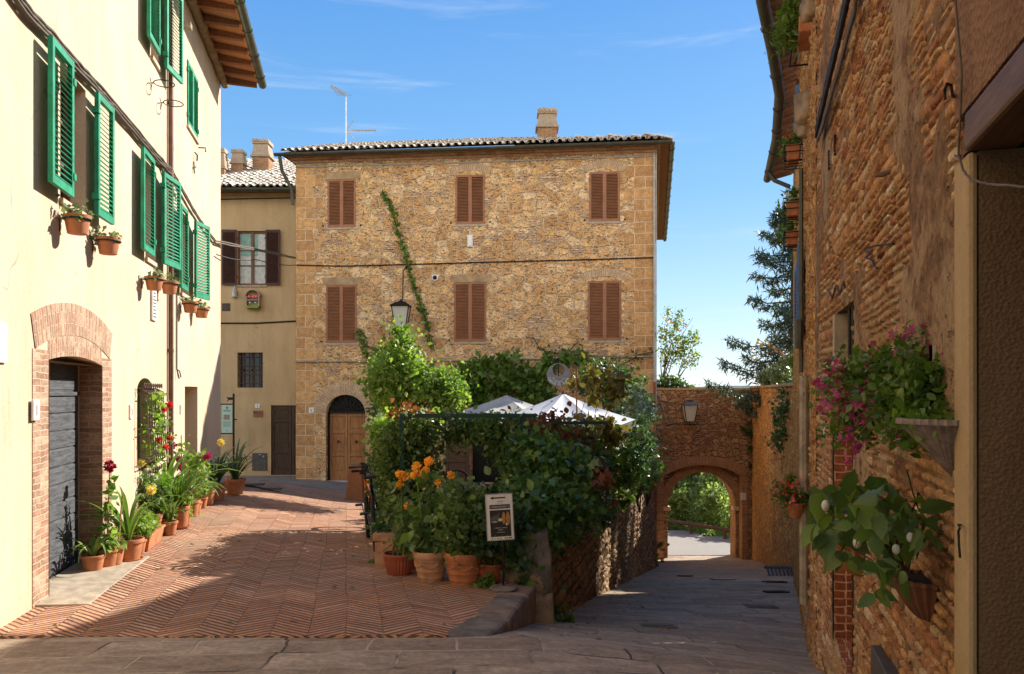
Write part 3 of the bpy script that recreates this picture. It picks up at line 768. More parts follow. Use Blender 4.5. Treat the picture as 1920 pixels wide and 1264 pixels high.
def window_shutters(parent_win,ln,sL,sR,z0,z1,mat,off,aL,aR,w=None,pitch=.045,closed=False,hinge=True):
    W2=w if isinstance(w,(tuple,list)) else (w or (sR-sL)/2,)*2; h=z1-z0
    for side in (0,1):
        w=W2[side]; mb0=shutter_mesh(w,h,pitch=pitch,tilt=40 if abs(aL)<90 else -46); 
        # local: hinge at x=0 extends +x (left leaf). right leaf mirrored
        mb=MB(); 
        s=sL if side==0 else sR; a=aL if side==0 else aR
        T=ln.M(s,z0,off)@Matrix.Rotation(R(a if side==0 else -a),4,'Z')
        if side==1: T=T@Matrix.Scale(-1,4,(1,0,0))
        mb.M=T; mb.add(mb0.v,[f[::-1] if side==1 else f for f in mb0.f])
        mb.M=ln.M(s,z0,off)
        if hinge:
            for zz in (h*.15,h*.85): mb.box(-.03,.03,-.03,.035,zz-.03,zz+.03)
        part('shutter',mb,mat,parent_win,world=True)
def wall_box(mb,a,b,c,d,z0,z1):
    """closed vertical box from 4 plan pts; uv in metres on sides"""
    pts=[a,b,c,d]; 
    for p,q in zip(pts,pts[1:]+pts[:1]):
        L=math.hypot(q[0]-p[0],q[1]-p[1])
        mb.add([(p[0],p[1],z0),(q[0],q[1],z0),(q[0],q[1],z1),(p[0],p[1],z1)],[(0,1,2,3)],[[(0,z0),(L,z0),(L,z1),(0,z1)]])
    mb.add([(p[0],p[1],z1) for p in pts],[(0,1,2,3)],[[(p[0],p[1]) for p in pts]])
def cable(name,pts,r,mat,label,cat='cable',sag=0,parent=None,strands=1):
    mb=MB(); q=[]
    pts=[Vector(p) for p in pts]
    for a,b in zip(pts,pts[1:]):
        for i in range(6):
            t=i/6; p=a.lerp(b,t); p.z-=sag*4*t*(1-t); q.append(p)
    q.append(pts[-1])
    for k in range(strands):
        off=Vector((0,0,(k-(strands-1)/2)*r*2.1))
        wob=[p+off+Vector((0,0,random.gauss(0,r*.25))) for p in q]
        mb.tube(wob,r,5)
    o=part(name,mb,mat,parent,world=parent is not None,smooth=2)
    if parent is None: tag(o,label,cat)
    return o
def text_mesh(txt,size,mat_name,M4,name,parent,extr=.001,align='CENTER',arc=None):
    cu=bpy.data.curves.new('t','FONT'); cu.body=txt; cu.size=size; cu.extrude=extr; cu.align_x=align; cu.resolution_u=2
    ob=bpy.data.objects.new('t',cu); COL.objects.link(ob)
    dg=bpy.context.evaluated_depsgraph_get(); dg.update()
    me=bpy.data.meshes.new_from_object(ob.evaluated_get(dg)); bpy.data.objects.remove(ob); bpy.data.curves.remove(cu)
    mb=MB(); mb.M=M4@Matrix.Rotation(R(90),4,'X')
    mb.add([v.co.copy() for v in me.vertices],[tuple(p.vertices) for p in me.polygons])
    bpy.data.meshes.remove(me)
    return mb

def ES(t):
    return .5+.5*math.copysign(abs(2*t-1)**.6,2*t-1)
def masonry(mb,ln,s0,s1,z0,z1,holes=(),hr=(.05,.13),wr=(.10,.34),prot=(.004,.026),seed=1,gu=6,gv=4,off=0.0,thin=.35,warp=None,gap=(.005,.013),clipf=None,edge=-.03,rough=1.0):
    """individually modelled stones laid in wandering courses"""
    g=random.Random(seed); z=z0
    def wob(s,zz): return .022*mnoise.noise(Vector((s*.9,zz*.7,seed)))+.008*mnoise.noise(Vector((s*4,zz*2,seed)))
    while z<z1:
        H=g.uniform(*hr); big=mnoise.noise(Vector((z*.6,seed*3.1,0)))
        if g.random()<thin: H=g.uniform(hr[0]*.8,hr[0]*1.3)
        s=s0-g.uniform(0,.2)
        while s<s1:
            W=g.uniform(*wr)*(1 if H>hr[0]*1.3 else .85); cells=[(z,z+H)]
            if H>hr[0]*1.7 and g.random()<.3: cells=[(z,z+H*g.uniform(.4,.6))]; cells.append((cells[0][1],z+H))
            for (a,b) in cells:
                sa,sb=max(s,s0),min(s+W,s1); cz=(a+b)/2; cs=(sa+sb)/2
                if sb-sa<.03: continue
                if any(h['s0']-.01<cs<h['s1']+.01 and h['z0']<cz<h['z1'] for h in holes):continue
                for h in holes:
                    if h['z0']<cz<h['z1']:
                        if sa<h['s0']<sb: sb=h['s0']
                        if sa<h['s1']<sb: sa=h['s1']
                if clipf and not clipf(cs,cz): continue
                if g.random()<.035: continue
                gp=g.uniform(*gap); P_=g.uniform(*prot); tx=g.gauss(0,.006)*rough; tz=g.gauss(0,.005)*rough
                j=[g.uniform(0,.008)*min(1,(sb-sa)/.1) for _ in range(8)]; e=gp/2; hh=b-a
                vs=[];fs=[]; ph=g.uniform(0,50)
                for v in range(gv+1):
                    tv=ES(v/gv)
                    for u in range(gu+1):
                        tu=ES(u/gu)
                        # corner-jittered quad
                        x=lerp(lerp(sa+e+j[0],sb-e-j[1],tu),lerp(sa+e+j[2],sb-e-j[3],tu),tv)
                        y=lerp(lerp(a+e+j[4]*.6,b-e-j[5]*.6,tv),lerp(a+e+j[6]*.6,b-e-j[7]*.6,tv),tu)
                        ex=min(tu,1-tu)*2; ey=min(tv,1-tv)*2
                        ed=min(1,ex*(sb-sa)/.03)*min(1,ey*hh/.022)
                        n1=mnoise.noise(Vector((x*14,y*14,ph)))
                        dd=edge if ed<=0 else (P_*(.45+.55*min(1,ed)**.5)+rough*.005*n1+rough*.007*mnoise.noise(Vector((x*4,y*5,ph)))+(tu-.5)*tx+(tv-.5)*tz)
                        # round the outline
                        if ex==0 and ey==0: x+= (cs-x)*.03; y+=(cz-y)*.06
                        x+=.005*mnoise.noise(Vector((x*30,y*30,ph+9))); y+=.004*mnoise.noise(Vector((x*30,y*30,ph+19)))
                        p=ln.w(x,y+wob(x,y),off+dd)
                        if warp: p=Vector(warp(p))
                        vs.append(p)
                for v in range(gv):
                    for u in range(gu):
                        q=v*(gu+1)+u; fs.append((q,q+1,q+gu+2,q+gu+1))
                mb.add(vs,fs)
            s+=W
        z+=H
# ---------------- lines
SH=Line((-6.795,25.16),(4.283,23.97)); 
LF=Line((2.6*-1-.2067*-4,-4),(-2.6-.2067*16.5,16.5))      # plastered facade on the left
YB=Line(((390-CX)/F*29,29),((570-CX)/F*29,29))
NW=Line((2.36,6.2),(.58+.287*-3,-3))                        # near wall, s grows toward camera
B1=Line((3.15,8.6),(2.36,6.2)); B2=Line((5.63,16),(3.15,8.6))
TW=Line((9.3,31),(6.15,17))
RW=Line((.22,8.15),(4.2,23.9))
GW=Line((5.3,31),(9.9,31))
# ---------------- ground
def grid_part(name,xs,ys,zf,mat,kind='structure',ang=0,keep=None,parent=None):
    mb=MB(); nx=len(xs); vs=[];fs=[];uv=[]
    for y in ys:
        for x in xs: vs.append((x,y,zf(x,y)))
    ca,sa=math.cos(ang),math.sin(ang)
    U=lambda i:(vs[i][0]*ca+vs[i][1]*sa,-vs[i][0]*sa+vs[i][1]*ca)
    for j in range(len(ys)-1):
        for i in range(nx-1):
            a=j*nx+i; q=(a,a+1,a+nx+1,a+nx)
            if keep and not keep(xs[i]*.5+xs[i+1]*.5,ys[j]*.5+ys[j+1]*.5): continue
            fs.append(q); uv.append([U(i) for i in q])
    mb.add(vs,fs,uv); o=part(name,mb,mat,parent,smooth=2)
    if kind: o['kind']=kind
    return o
fr=lambda a,b,n:[a+(b-a)*i/n for i in range(n+1)]
def rz2(x,y): return roadZ(x,y)+.012*mnoise.noise(Vector((x*1.2,y*1.2,0)))+.01*mnoise.noise(Vector((x*.4,y*.5,3)))
road=grid_part('road',fr(-12,13,120),fr(-6,32,190),rz2,M['slab'],ang=R(4))
road2=grid_part('lane',fr(-30,45,50),fr(32,60,40),lambda x,y:piece(y,RP)+.02,M['asphalt'],keep=lambda x,y:y<(40.6-(x-7.7)*1.6 if x>7.7 else 41.5))
# terrain far
def terr(x,y):
    base=piece(y,[(-300,-2),(30,-7.3),(44,-7.6),(60,-11),(200,-45),(3000,-60)])
    return base-(.8 if y<34 else .25)
ys=[-300,-100,-40,-10,0,10,20,25,30,34,38,42,44,47,50,55,60,80,120,200,400,900,2000,3500]
xs=[-3000,-1200,-500,-200,-100,-60,-40,-25,-12,0,6,9,12,18,25,40,60,100,200,500,1200,3000]
def terr2(x,y):
    z=terr(x,y)
    if y<43 : z=min(z,piece(y,RP)-.9)
    if x<-14 or x>14: pass
    return z
grid_part('ground',xs,ys,terr2,M['grass'])
# raised garden behind the town wall
grid_part('garden_terrace',fr(10.2,26,8),fr(17,30.5,8),lambda x,y:-1.1+.2*mnoise.noise(Vector((x,y,0))),M['grass'],keep=lambda x,y:x>TW.w(0,0).x-(31-y)*.225+.6)
# hills
hm=MB();vs=[];fs=[]
for i in range(121):
    x=-3500+i*60
    z=34*mnoise.fractal(Vector((x*.0011,2.3,0)),1,2,4)+22+6*mnoise.noise(Vector((x*.006,0,0)))
    vs+=[(x,3200,-70),(x,3300,min(26,max(2,z))),(x,3700,-70)]
for i in range(120):
    a=3*i; fs+=[(a,a+3,a+4,a+1),(a+1,a+4,a+5,a+2)]
hm.add(vs,fs); part('hills',hm,M['hills'],smooth=2,kind='structure')
# plaza
def rightX(y):
    if y<7.75: return piece(y,[(5.74,-.47),(6.35,-.27),(7.3,-.08),(7.75,0.05)])
    return piece(y,[(7.75,.05),(8.15,.2),(23.9,4.18)])
ysP=fr(5.74,20.4,110); mb=MB(); vs=[];fs=[];uv=[]; nx=40
ca,sa=math.cos(R(-11.7)),math.sin(R(-11.7))
def pz(x,y): return plazaZ(y,x)+.014*mnoise.noise(Vector((x*1.1,y*1.1,9)))+.012*mnoise.noise(Vector((x*.35,y*.4,1)))
for y in ysP:
    for i in range(nx+1):
        x=lerp(-8.3,rightX(y),i/nx); vs.append((x,y,pz(x,y)))
for j in range(len(ysP)-1):
    for i in range(nx):
        a=j*(nx+1)+i; q=(a,a+1,a+nx+2,a+nx+1); fs.append(q)
        uv.append([(vs[k][0]*ca-vs[k][1]*sa*-1*-1,vs[k][0]*sa+vs[k][1]*ca) for k in q])
# skirt at front edge
for i in range(nx):
    a,b=vs[i],vs[i+1]; k=len(vs); vs+=[(a[0],a[1]-.003,a[2]-.06),(b[0],b[1]-.003,b[2]-.06)]
    fs.append((k,k+1,i+1,i)); uv.append([(a[0],0),(b[0],0),(b[0],.1),(a[0],.1)])
mb.add(vs,fs,uv); part('plaza',mb,M['spina'],smooth=2,kind='structure')
mb=MB(); vs=[];fs=[];uv=[]; ys2=fr(20.4,30,30)
for y in ys2:
    for i in range(31):
        x=lerp(-11,min(rightX(y),4.2),i/30); vs.append((x,y,plazaZ(y,x)+.01+.01*mnoise.noise(Vector((x,y,2)))))
for j in range(30):
    for i in range(30):
        a=j*31+i; q=(a,a+1,a+32,a+31); fs.append(q); uv.append([(vs[k][0],vs[k][1]) for k in q])
mb.add(vs,fs,uv); part('pavement',mb,M['slabstrip'],smooth=2,kind='structure')
# kerb stones
kpI=[Vector((-.52,5.74,0)),Vector((-.33,6.35,0)),Vector((-.22,6.85,0)),Vector((-.13,7.3,0)),Vector((-.03,7.75,0))]
kpO=[Vector((-.17,5.78,0)),Vector((-.02,6.30,0)),Vector((.06,6.8,0)),Vector((.14,7.25,0)),Vector((.24,7.75,0))]
for i in range(4):
    a,b,c,d=kpI[i],kpO[i],kpO[i+1],kpI[i+1]
    sh=lambda p,q,t:p.lerp(q,t)
    a2,d2=sh(a,d,.02),sh(d,a,.015); b2,c2=sh(b,c,.02),sh(c,b,.015)
    zt=lambda p,dz=0:plazaZ(p.y)+.012+dz
    zb=lambda p:roadZ(p.x,p.y)-.25
    mb=MB(); mb.hexa([(a2.x,a2.y,zb(a2)),(b2.x,b2.y,zb(b2)),(c2.x,c2.y,zb(c2)),(d2.x,d2.y,zb(d2)),(a2.x,a2.y,zt(a2)),(b2.x,b2.y,zt(b2,-.03)),(c2.x,c2.y,zt(c2,-.02)),(d2.x,d2.y,zt(d2))])
    o=part('kerb_stone',mb,M['kerb'] if i%2==0 else M['kerbpink'],bev=.03)
    tag(o,['grey kerb stone at the pointed front corner of the brick plaza','pinkish kerb stone second from the front corner of the plaza','grey kerb stone beside the pinkish one below the poster stand','pinkish kerb stone under the round foot of the poster stand'][i],'kerb stone','kerb stones edging the brick plaza')
# ---------------- stone house
house=thing('stone_house','three storey golden rubble stone house with rust brown shutters and tiled roof','house',(SH.a.x,SH.a.y,-2.9),SH.ang)
HZ=7.2; mb=MB(); holes=[]
win=[(614,337,667,427),(854,329,909,421),(1105,323,1162,416),(611,535,669,643),(851,530,912,641),(1102,527,1165,639)]
wins=[]
for (x0,y0,x1,y1) in win:
    s0,z1=SH.uz(x0,y0); s1,_=SH.uz(x1,y0); _,z0=SH.uz(x0,y1)
    h=dict(s0=s0,s1=s1,z0=z0,z1=z1,d=.10); holes.append(h); wins.append(h)
s0,zs=SH.uz(611,775); s1,_=SH.uz(685,775); _,zb=SH.uz(611,902); _,zc=SH.uz(648,740)
dh=dict(s0=s0,s1=s1,z0=zb,z1=zs,arch=zc-zs,d=.28); holes.append(dh)
s0,z1=SH.uz(882,815); s1,_=SH.uz(940,815); _,z0=SH.uz(882,905)
holes.append(dict(s0=s0,s1=s1,z0=z0-.1,z1=z1,d=.5))
wall_panel(mb,SH,0,SH.L,-7.5,HZ,holes,res=.055)
sd=Vector((.174,.985)).normalized()
pr_=SH.b; pb=pr_+sd*15; pl=SH.a+sd*15+Vector((-.6,0))
side=Line((pr_.x,pr_.y),(pb.x,pb.y))
wall_panel(mb,side,0,side.L,-9,HZ,[],res=.5)
bk=Line((pb.x,pb.y),(pl.x,pl.y)); wall_panel(mb,bk,0,bk.L,-9,HZ,[],res=3)
lf_=Line((pl.x,pl.y),(SH.a.x,SH.a.y)); wall_panel(mb,lf_,0,lf_.L,-9,HZ,[],res=3)
hw=part('wall',mb,M['house'],house,world=True,smooth=2)
# dark interior backing of the open doorway, door leaf
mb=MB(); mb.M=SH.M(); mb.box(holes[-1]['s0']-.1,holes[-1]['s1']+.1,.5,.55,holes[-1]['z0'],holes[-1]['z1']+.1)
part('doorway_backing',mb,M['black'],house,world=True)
for i,h in enumerate(wins):
    sm=MB(); sm.M=SH.M(); sm.box(h['s0']-.10,h['s1']+.10,-.025,.09,h['z0']-.07,h['z0']-.001)
    w=part('window',sm,M['sill'],house,world=True,bev=.008)
    window_shutters(w,SH,h['s0']+.005,h['s1']-.005,h['z0']+.005,h['z1']-.005,M['brownshut'],-.012,0,0)
    lm=MB(); arch=(i in (1,))
    if i in (1,2,5): 
        seg_ring(lm,SH,h['s0']-.14,h['s1']+.14,h['z1']+.0,.14,.22,0,.012)
        part('lintel_arch',lm,M['voussoir_pale'],house,world=True)
    else:
        lm.M=SH.M(); lm.box(h['s0']-.1,h['s1']+.16,-.012,.05,h['z1']+.002,h['z1']+.24); part('lintel',lm,M['cap'],house,world=True,bev=.01)
# cornice: brick courses
mb=MB(); g_=random.Random(12)
for ln_,L0 in ((SH,-.05),(side,.0)):
    mb.M=ln_.M()
    for k,(o_,za,zb_) in enumerate([(.05,HZ-.02,HZ+.055),(.10,HZ+.062,HZ+.13),(.16,HZ+.138,HZ+.205)]):
        s=L0-o_; n_=int((ln_.L+.2)/.24)
        for i in range(n_):
            l=.24; mb.box(s+.004,s+l-.006,-o_-g_.uniform(0,.008),.25,za+g_.uniform(0,.004),zb_-g_.uniform(0,.005)); s+=l
part('cornice',mb,M['cornice'],house,world=True)
# roof
EZ=HZ+.23; ov=.42
A=Vector((SH.d.x,SH.d.y,0)); N2=Vector((-SH.n.x,-SH.n.y,0)); tn=.34; Uv=(N2+Vector((0,0,tn))).normalized(); Nn=A.cross(Uv).normalized()
O=Vector((*SH.w(-.35,0,ov).xy,EZ-.02)); LW=SH.L+.35+.42; WW=6.2
rf=MB(); coppi(rf,O,A,Uv,Nn,LW,WW,pitch=.225,course=.40,r=.088,seed=3,clip=lambda u,w:w*.94<(LW-u)*1.0+.1)
A2=Vector((sd.x,sd.y,0)); N3=Vector((-sd.y,sd.x,0)); U2=(N3+Vector((0,0,tn))).normalized()
O2=Vector((*SH.w(SH.L+.42,0,ov).xy,EZ-.02))
coppi(rf,O2,A2,U2,A2.cross(U2).normalized(),15.4,3,pitch=.225,course=.40,r=.088,seed=4,clip=lambda u,w:w*.94<u+.1)
roof=part('roof',rf,M['tilepale'],house,world=True,smooth=True)
rb=MB(); c0=O; c1=O+A*LW; c2=c1+A*-5.8+Uv*5.9; c3=O+Uv*6.2
e=O2+A2*15.4; 
rb.add([c0,c1,c1-A*5.6+Uv*6.0,c0+Uv*6.0],[(0,1,2,3)]); 
rb.add([O2,e,e+U2*6.0,O2+U2*6.0-A2*-5.6],[(0,1,2,3)])
zt=HZ+.2+6*.32
rb.add([c0+Vector((0,0,-.06)),c1+Vector((0,0,-.06)),e+Vector((0,0,-.06)),c0+A2*15.4+Vector((0,0,-.06))],[(3,2,1,0)])
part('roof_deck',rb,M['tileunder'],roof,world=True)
# ridge line tiles
rt=MB(); 
for k in range(42):
    p=O+Uv*6.05+A*(.3*k+.1)
    if .3*k>LW-6: break
    rt.tube([p,p+A*.36],[.10,.085],8)
part('ridge_tile',rt,M['tile'],roof,world=True,smooth=True)
gz=EZ-.06
gutter('gutter',[SH.w(-.5,gz+.0,ov+.06),SH.w(SH.L*.5,gz-.02,ov+.06),SH.w(SH.L+.47,gz-.01,ov+.06)],.085,M['gutter'],house,.9)
s_off=lambda u,o:side.w(u,gz-.02,o)
gutter('gutter',[side.w(-.4,gz-.02,.50),side.w(15,gz-.02,.50)],.085,M['gutter'],house,1.1)
# swan neck downpipe on left corner
mb=MB(); q=SH.w(-.35,gz,ov+.04); mb.tube([q+Vector((0,0,-.05)),q+Vector((.05,.1,-.5)),SH.w(-.12,gz-1.0,.06),SH.w(-.08,gz-1.5,.06)],.055,8)
part('downpipe',mb,M['gutter'],house,world=True,smooth=True)
mb=MB(); q0=SH.w(SH.L-.035,HZ-.1,.06)
mb.tube([SH.w(SH.L-.01,.3,.06),SH.w(SH.L-.01,-4.9,.06)],.035,8); part('downpipe',mb,M['redpipe'],house,world=True,smooth=True,label='rusty red downpipe on the corner')
mb=MB(); mb.tube([SH.w(SH.L-.03,HZ-.05,.05),SH.w(SH.L-.02,.3,.05)],.028,6); mb.tube([SH.w(SH.L+.03,HZ-.05,.02),SH.w(SH.L+.03,-.5,.02)],.02,6)
part('corner_conduit',mb,M['cablew'],house,world=True,smooth=True)
# arch around the door
mb=MB(); arch_ring(mb,SH,(dh['s0']+dh['s1'])/2,dh['z1'],(dh['s1']-dh['s0'])/2,dh['arch'],.42,0,.012)
part('door_arch',mb,M['voussoir_pale'],house,world=True)
# house door
mb=MB(); mb.M=SH.M(0,0,-.2); c=(dh['s0']+dh['s1'])/2; hw_=(dh['s1']-dh['s0'])/2
mb.box(dh['s0'],dh['s0']+.06,-.04,.04,dh['z0'],dh['z1']); mb.box(dh['s1']-.06,dh['s1'],-.04,.04,dh['z0'],dh['z1']); mb.box(dh['s0'],dh['s1'],-.05,.04,dh['z1'],dh['z1']+.05)
door=part('door_frame',mb,M['iron'],house,world=True)
def door_leaf(ln,s0,s1,z0,z1,off,mat,par,panels,knob=None,t=.04,st=.085):
    mb=MB(); mb.M=ln.M(0,0,off); mb.box(s0,s1,0,t,z0,z1)
    mb.box(s0,s0+st,-.018,0,z0,z1); mb.box(s1-st,s1,-.018,0,z0,z1)
    H=z1-z0
    prev=z0
    for (a,b) in panels:
        mb.box(s0+st,s1-st,-.018,0,prev,z0+H*a); prev=z0+H*b
        mb.box(s0+st+.03,s1-st-.03,-.012,0,z0+H*a+.03,prev-.03)
        mb.box(s0+st-.005,s1-st+.005,-.03,-.0,prev,prev+.03)
    mb.box(s0+st,s1-st,-.018,0,prev,z1)
    o=part('door_leaf',mb,mat,par,world=True,bev=.006)
    if knob:
        k=MB(); q=ln.w(knob[0],knob[1],off+.06); k.sphere(q,.045); k.tube([ln.w(knob[0],knob[1],off+.01),q],.015,6)
        part('door_knob',k,M['rustiron'],o,world=True,smooth=True)
    return o
zk=(HY-829)/F*24.9
for (a,b,kn) in ((dh['s0']+.06,c-.004,.5),(c+.004,dh['s1']-.06,.5)):
    door_leaf(SH,a,b,dh['z0'],dh['z1']-.002,-.22,M['doorwood'],door,[(.14,.36),(.42,.70),(.76,.95)],((a+b)/2,zk))
mb=MB(); mb.M=SH.M(0,0,-.26); 
poly=[(c+hw_*math.cos(PI*i/20),dh['z1']+.05+(dh['arch']-.03)*math.sin(PI*i/20)) for i in range(21)]
mb.prism(poly,0,.01); fan=part('fanlight',mb,M['glass'],house,world=True)
mb=MB(); mb.M=SH.M(0,0,-.235)
for i in range(0,9):
    a=PI*(i+.5)/9; mb.tube([(c+.18*math.cos(a),0,dh['z1']+.05+.14*math.sin(a)),(c+(hw_-.02)*math.cos(a),0,dh['z1']+.05+(dh['arch']-.05)*math.sin(a))],.012,5)
for rr in (.18,.12): mb.tube([(c+rr*math.cos(PI*i/12),0,dh['z1']+.05+rr*.8*math.sin(PI*i/12)) for i in range(13)],.012,5)
part('grille',mb,M['iron'],fan,world=True)
mb=MB(); mb.M=SH.M(); mb.box(dh['s0']-.08,dh['s1']+.1,-.12,.25,dh['z0']-.13,dh['z0']-.002); part('door_step',mb,M['marble'],house,world=True,bev=.01)
# brown door leaf seen through the pergola
s0,z1=SH.uz(836,808); s1,_=SH.uz(880,808)
door_leaf(SH,s0,s1,-2.85,z1,.05,M['rustwood'],house,[(.08,.42),(.50,.94)])
# cables on facade
mb=MB(); pts=[SH.pt(x,y,.03) for x,y in ((556,497),(640,499),(760,496),(900,492),(1060,488),(1228,483))]; mb.tube(pts,.018,5)
part('facade_cable',mb,M['cableb'],house,world=True)
mb=MB(); mb.tube([SH.pt(x,y,.04) for x,y in ((556,678),(690,678),(860,676),(1000,673),(1110,671),(1226,668))],.03,6); part('conduit_pipe',mb,M['greypipe'],house,world=True,smooth=True)
mb=MB(); mb.tube([SH.w(0,HZ-.13,.03),SH.w(5,HZ-.16,.03),SH.w(SH.L,HZ-.13,.03)],.02,5); part('eave_cable',mb,M['cablew'],house,world=True)
# anchors beside windows (dots)
for h in wins:
    for s in (h['s0']-.14,h['s1']+.16): mb=MB(); mb.sphere(SH.w(s,h['z0']+.05,.02),.03,8,5); part('shutter_catch',mb,M['iron'],house,world=True)
# chimney, aerial on roof
def chimney(px0,px1,pt,pb,Y,name_par,style=0,mat='voussoir'):
    w=(px1-px0)/F*Y; x=((px0+px1)/2-CX)/F*Y; zt=(HY-pt)/F*Y; zb=(HY-pb)/F*Y; H=zt-zb
    mb=MB(); b=w*.78/2
    def bx(hx,z0,z1,ztap=None):
        t=ztap or hx
        mb.add([(x-hx,Y-hx,z0),(x+hx,Y-hx,z0),(x+hx,Y+hx,z0),(x-hx,Y+hx,z0),(x-t,Y-t,z1),(x+t,Y-t,z1),(x+t,Y+t,z1),(x-t,Y+t,z1)],
          [(3,2,1,0),(4,5,6,7),(0,1,5,4),(1,2,6,5),(2,3,7,6),(3,0,4,7)],
          [[(0,0),(.5,0),(.5,.5),(0,.5)]]*2+[[(0,z0),(2*hx,z0),(2*hx,z1),(0,z1)]]*4)
    bx(b,zb-1.2,zb+H*.42); ch=part('chimney',mb,M[mat],name_par,world=True)
    mb=MB(); bx(b*1.22,zb+H*.42,zb+H*.48); bx(b*1.1,zb+H*.48,zb+H*.90,b*.85); bx(b*1.05,zb+H*.90,zb+H)
    for i in range(-1,2): mb.uv=mb.uv
    cap=part('chimney_cap',mb,M['tile'],ch,world=True)
    mb=MB(); 
    for i in range(5):
        mb.M=Matrix.Translation((x-b+(i+.5)*b*.4,Y,zt)); mb.tube([(0,-b*1.15,0),(0,b*1.15,0)],b*.22,6)
    part('cap_tile',mb,M['tile'],ch,world=True,smooth=True)
chimney(1003,1048,212,268,27.5,roof)
at=P(649,262,27); an=thing('television_aerial','tall roof aerial mast with two antennas above the stone house eaves','aerial',at)
mb=MB(); zt=(HY-181)/F*27; mb.tube([(0,0,-.9),(0,0,zt-at.z)],.022,6); part('mast',mb,M['silver'],an)
mb=MB(); p0=Vector((0,0,zt-at.z)); p1=P(621,160,27)-at; mb.tube([p0,p1],.03,6)
for i in range(7):
    q=p0.lerp(p1,.1+i*.12); mb.tube([q+Vector((-.28+i*.02,.1,.04)),q+Vector((.28-i*.02,-.1,-.04))],.008,4)
part('grid_antenna',mb,M['cablew'],an)
mb=MB(); q0=P(650,244,27)-at; q1=P(706,245,27)-at; mb.tube([q0,q1],.018,5)
for i in range(10):
    q=q0.lerp(q1,.25+i*.08); mb.tube([q+Vector((0,-.12,0)),q+Vector((0,.12,0))],.008,4); mb.tube([q+Vector((0,0,-.05)),q+Vector((0,0,.05))],.01,4)
mb.tube([P(651,242,27)-at,P(663,226,27)-at],.016,4); mb.tube([P(651,246,27)-at,P(664,260,27)-at],.016,4)
part('yagi_antenna',mb,M['cablew'],an)
# small wall things
q=SH.pt(882,452,.0); o=thing('junction_box','white electrical box on the stone wall under the middle upper window','box',q,SH.ang)
mb=MB(); mb.box(-.08,.08,-.10,0,-.19,.17); mb.box(-.06,.06,-.115,-.101,-.17,.15); part('case',mb,M['white'],o,bev=.01)
mb=MB(); mb.tube([(0,-.05,.17),(-.02,-.03,.3)],.015,5); part('cable_entry',mb,M['white'],o)
q=SH.pt(816,521,.0); o=thing('security_camera','small white dome camera between the two rows of shuttered windows','camera',q,SH.ang)
mb=MB(); mb.lathe([(.001,0),(.1,0),(.1,.05),(.07,.06)],(0,0,0),16,tilt=Matrix.Rotation(R(90),3,'X')); part('housing',mb,M['white'],o,smooth=True)
mb=MB(); mb.sphere((0,-.07,0),.06); part('dome_lens',mb,M['black'],o,smooth=True)
def number_plate(ln,px,py,w,h,txt,label,off=.0):
    q=ln.pt(px,py,off); o=thing('house_number',label,'number plate',q,ln.ang,'house number plates')
    mb=MB(); mb.box(-w/2,w/2,-.02,0,-h/2,h/2); part('plate',mb,M['white'],o,bev=.004)
    if txt:
        m=text_mesh(txt,h*.75,None,Matrix.Translation((0,-.022,-h*.27)),'n',o); part('number',m,M['textdark'],o)
number_plate(SH,584,769,.16,.16,'6','white house number 6 on the stone wall beside the arched honey wood door')
number_plate(YB,483,761,.18,.15,'4','white house number 4 above the terracotta plaque on the ochre wall')
# ---------------- ochre house
YB0=YB.w(0,0); yh=thing('ochre_house','ochre plastered house with dark brown shutters behind the stone house','house',(YB0.x,YB0.y,-3))
YZ=(HY-362)/F*29
def yh_(x0,y0,x1,y1,d=.2):
    s0,z1=YB.uz(x0,y0); s1,z0=YB.uz(x1,y1); return dict(s0=s0,s1=s1,z0=z0,z1=z1,d=d)
hW=yh_(445,433,499,535,.15); hB=yh_(445,661,493,727,.3); hD=yh_(508,760,566,891,.12)
mb=MB(); wall_panel(mb,YB,-3,YB.L+2,-4,YZ,[hW,hB,hD],res=1.0)
wall_box(mb,(-14.5,29.5),(-8,29.5),(-8,38),(-14.5,38),-4,YZ)
part('wall',mb,M['yellow'],yh,world=True)
mb=MB(); mb.M=YB.M(0,0,-.12); h=hW
mb.box(h['s0'],h['s0']+.06,-.03,.03,h['z0'],h['z1']); mb.box(h['s1']-.06,h['s1'],-.03,.03,h['z0'],h['z1']); mb.box(h['s0'],h['s1'],-.035,.03,h['z1']-.07,h['z1']); mb.box(h['s0'],h['s1'],-.035,.03,h['z0'],h['z0']+.08)
c=(h['s0']+h['s1'])/2; mb.box(c-.05,c+.05,-.04,.03,h['z0'],h['z1']); hh=(h['z1']-h['z0'])
for f_ in (.36,.64): mb.box(h['s0'],h['s1'],-.02,.02,h['z0']+hh*f_,h['z0']+hh*f_+.035)
yw=part('window',mb,M['woodframe'],yh,world=True,bev=.004)
mb=MB(); mb.M=YB.M(0,0,-.145); mb.box(h['s0'],h['s1'],0,.01,h['z0'],h['z1']); part('pane',mb,M['curtain'],yw,world=True)
mb=MB(); mb.M=YB.M(0,0,-.13); mb.box(h['s0']+.08,c-.08,-.004,.001,h['z0']+hh*.55,h['z1']-.1); mb.box(c+.06,c+.16,-.004,.001,h['z0']+hh*.55,h['z1']-.1); part('curtain',mb,M['curtaing'],yw,world=True)
mb=MB(); mb.M=YB.M(); mb.box(h['s0']-.05,h['s1']+.05,-.05,.1,h['z0']-.06,h['z0']-.002); part('window_sill',mb,M['sill'],yw,world=True)
window_shutters(yw,YB,h['s0'],h['s1'],h['z0'],h['z1']+.03,M['darkshut'],.06,-176,-176,w=.53)
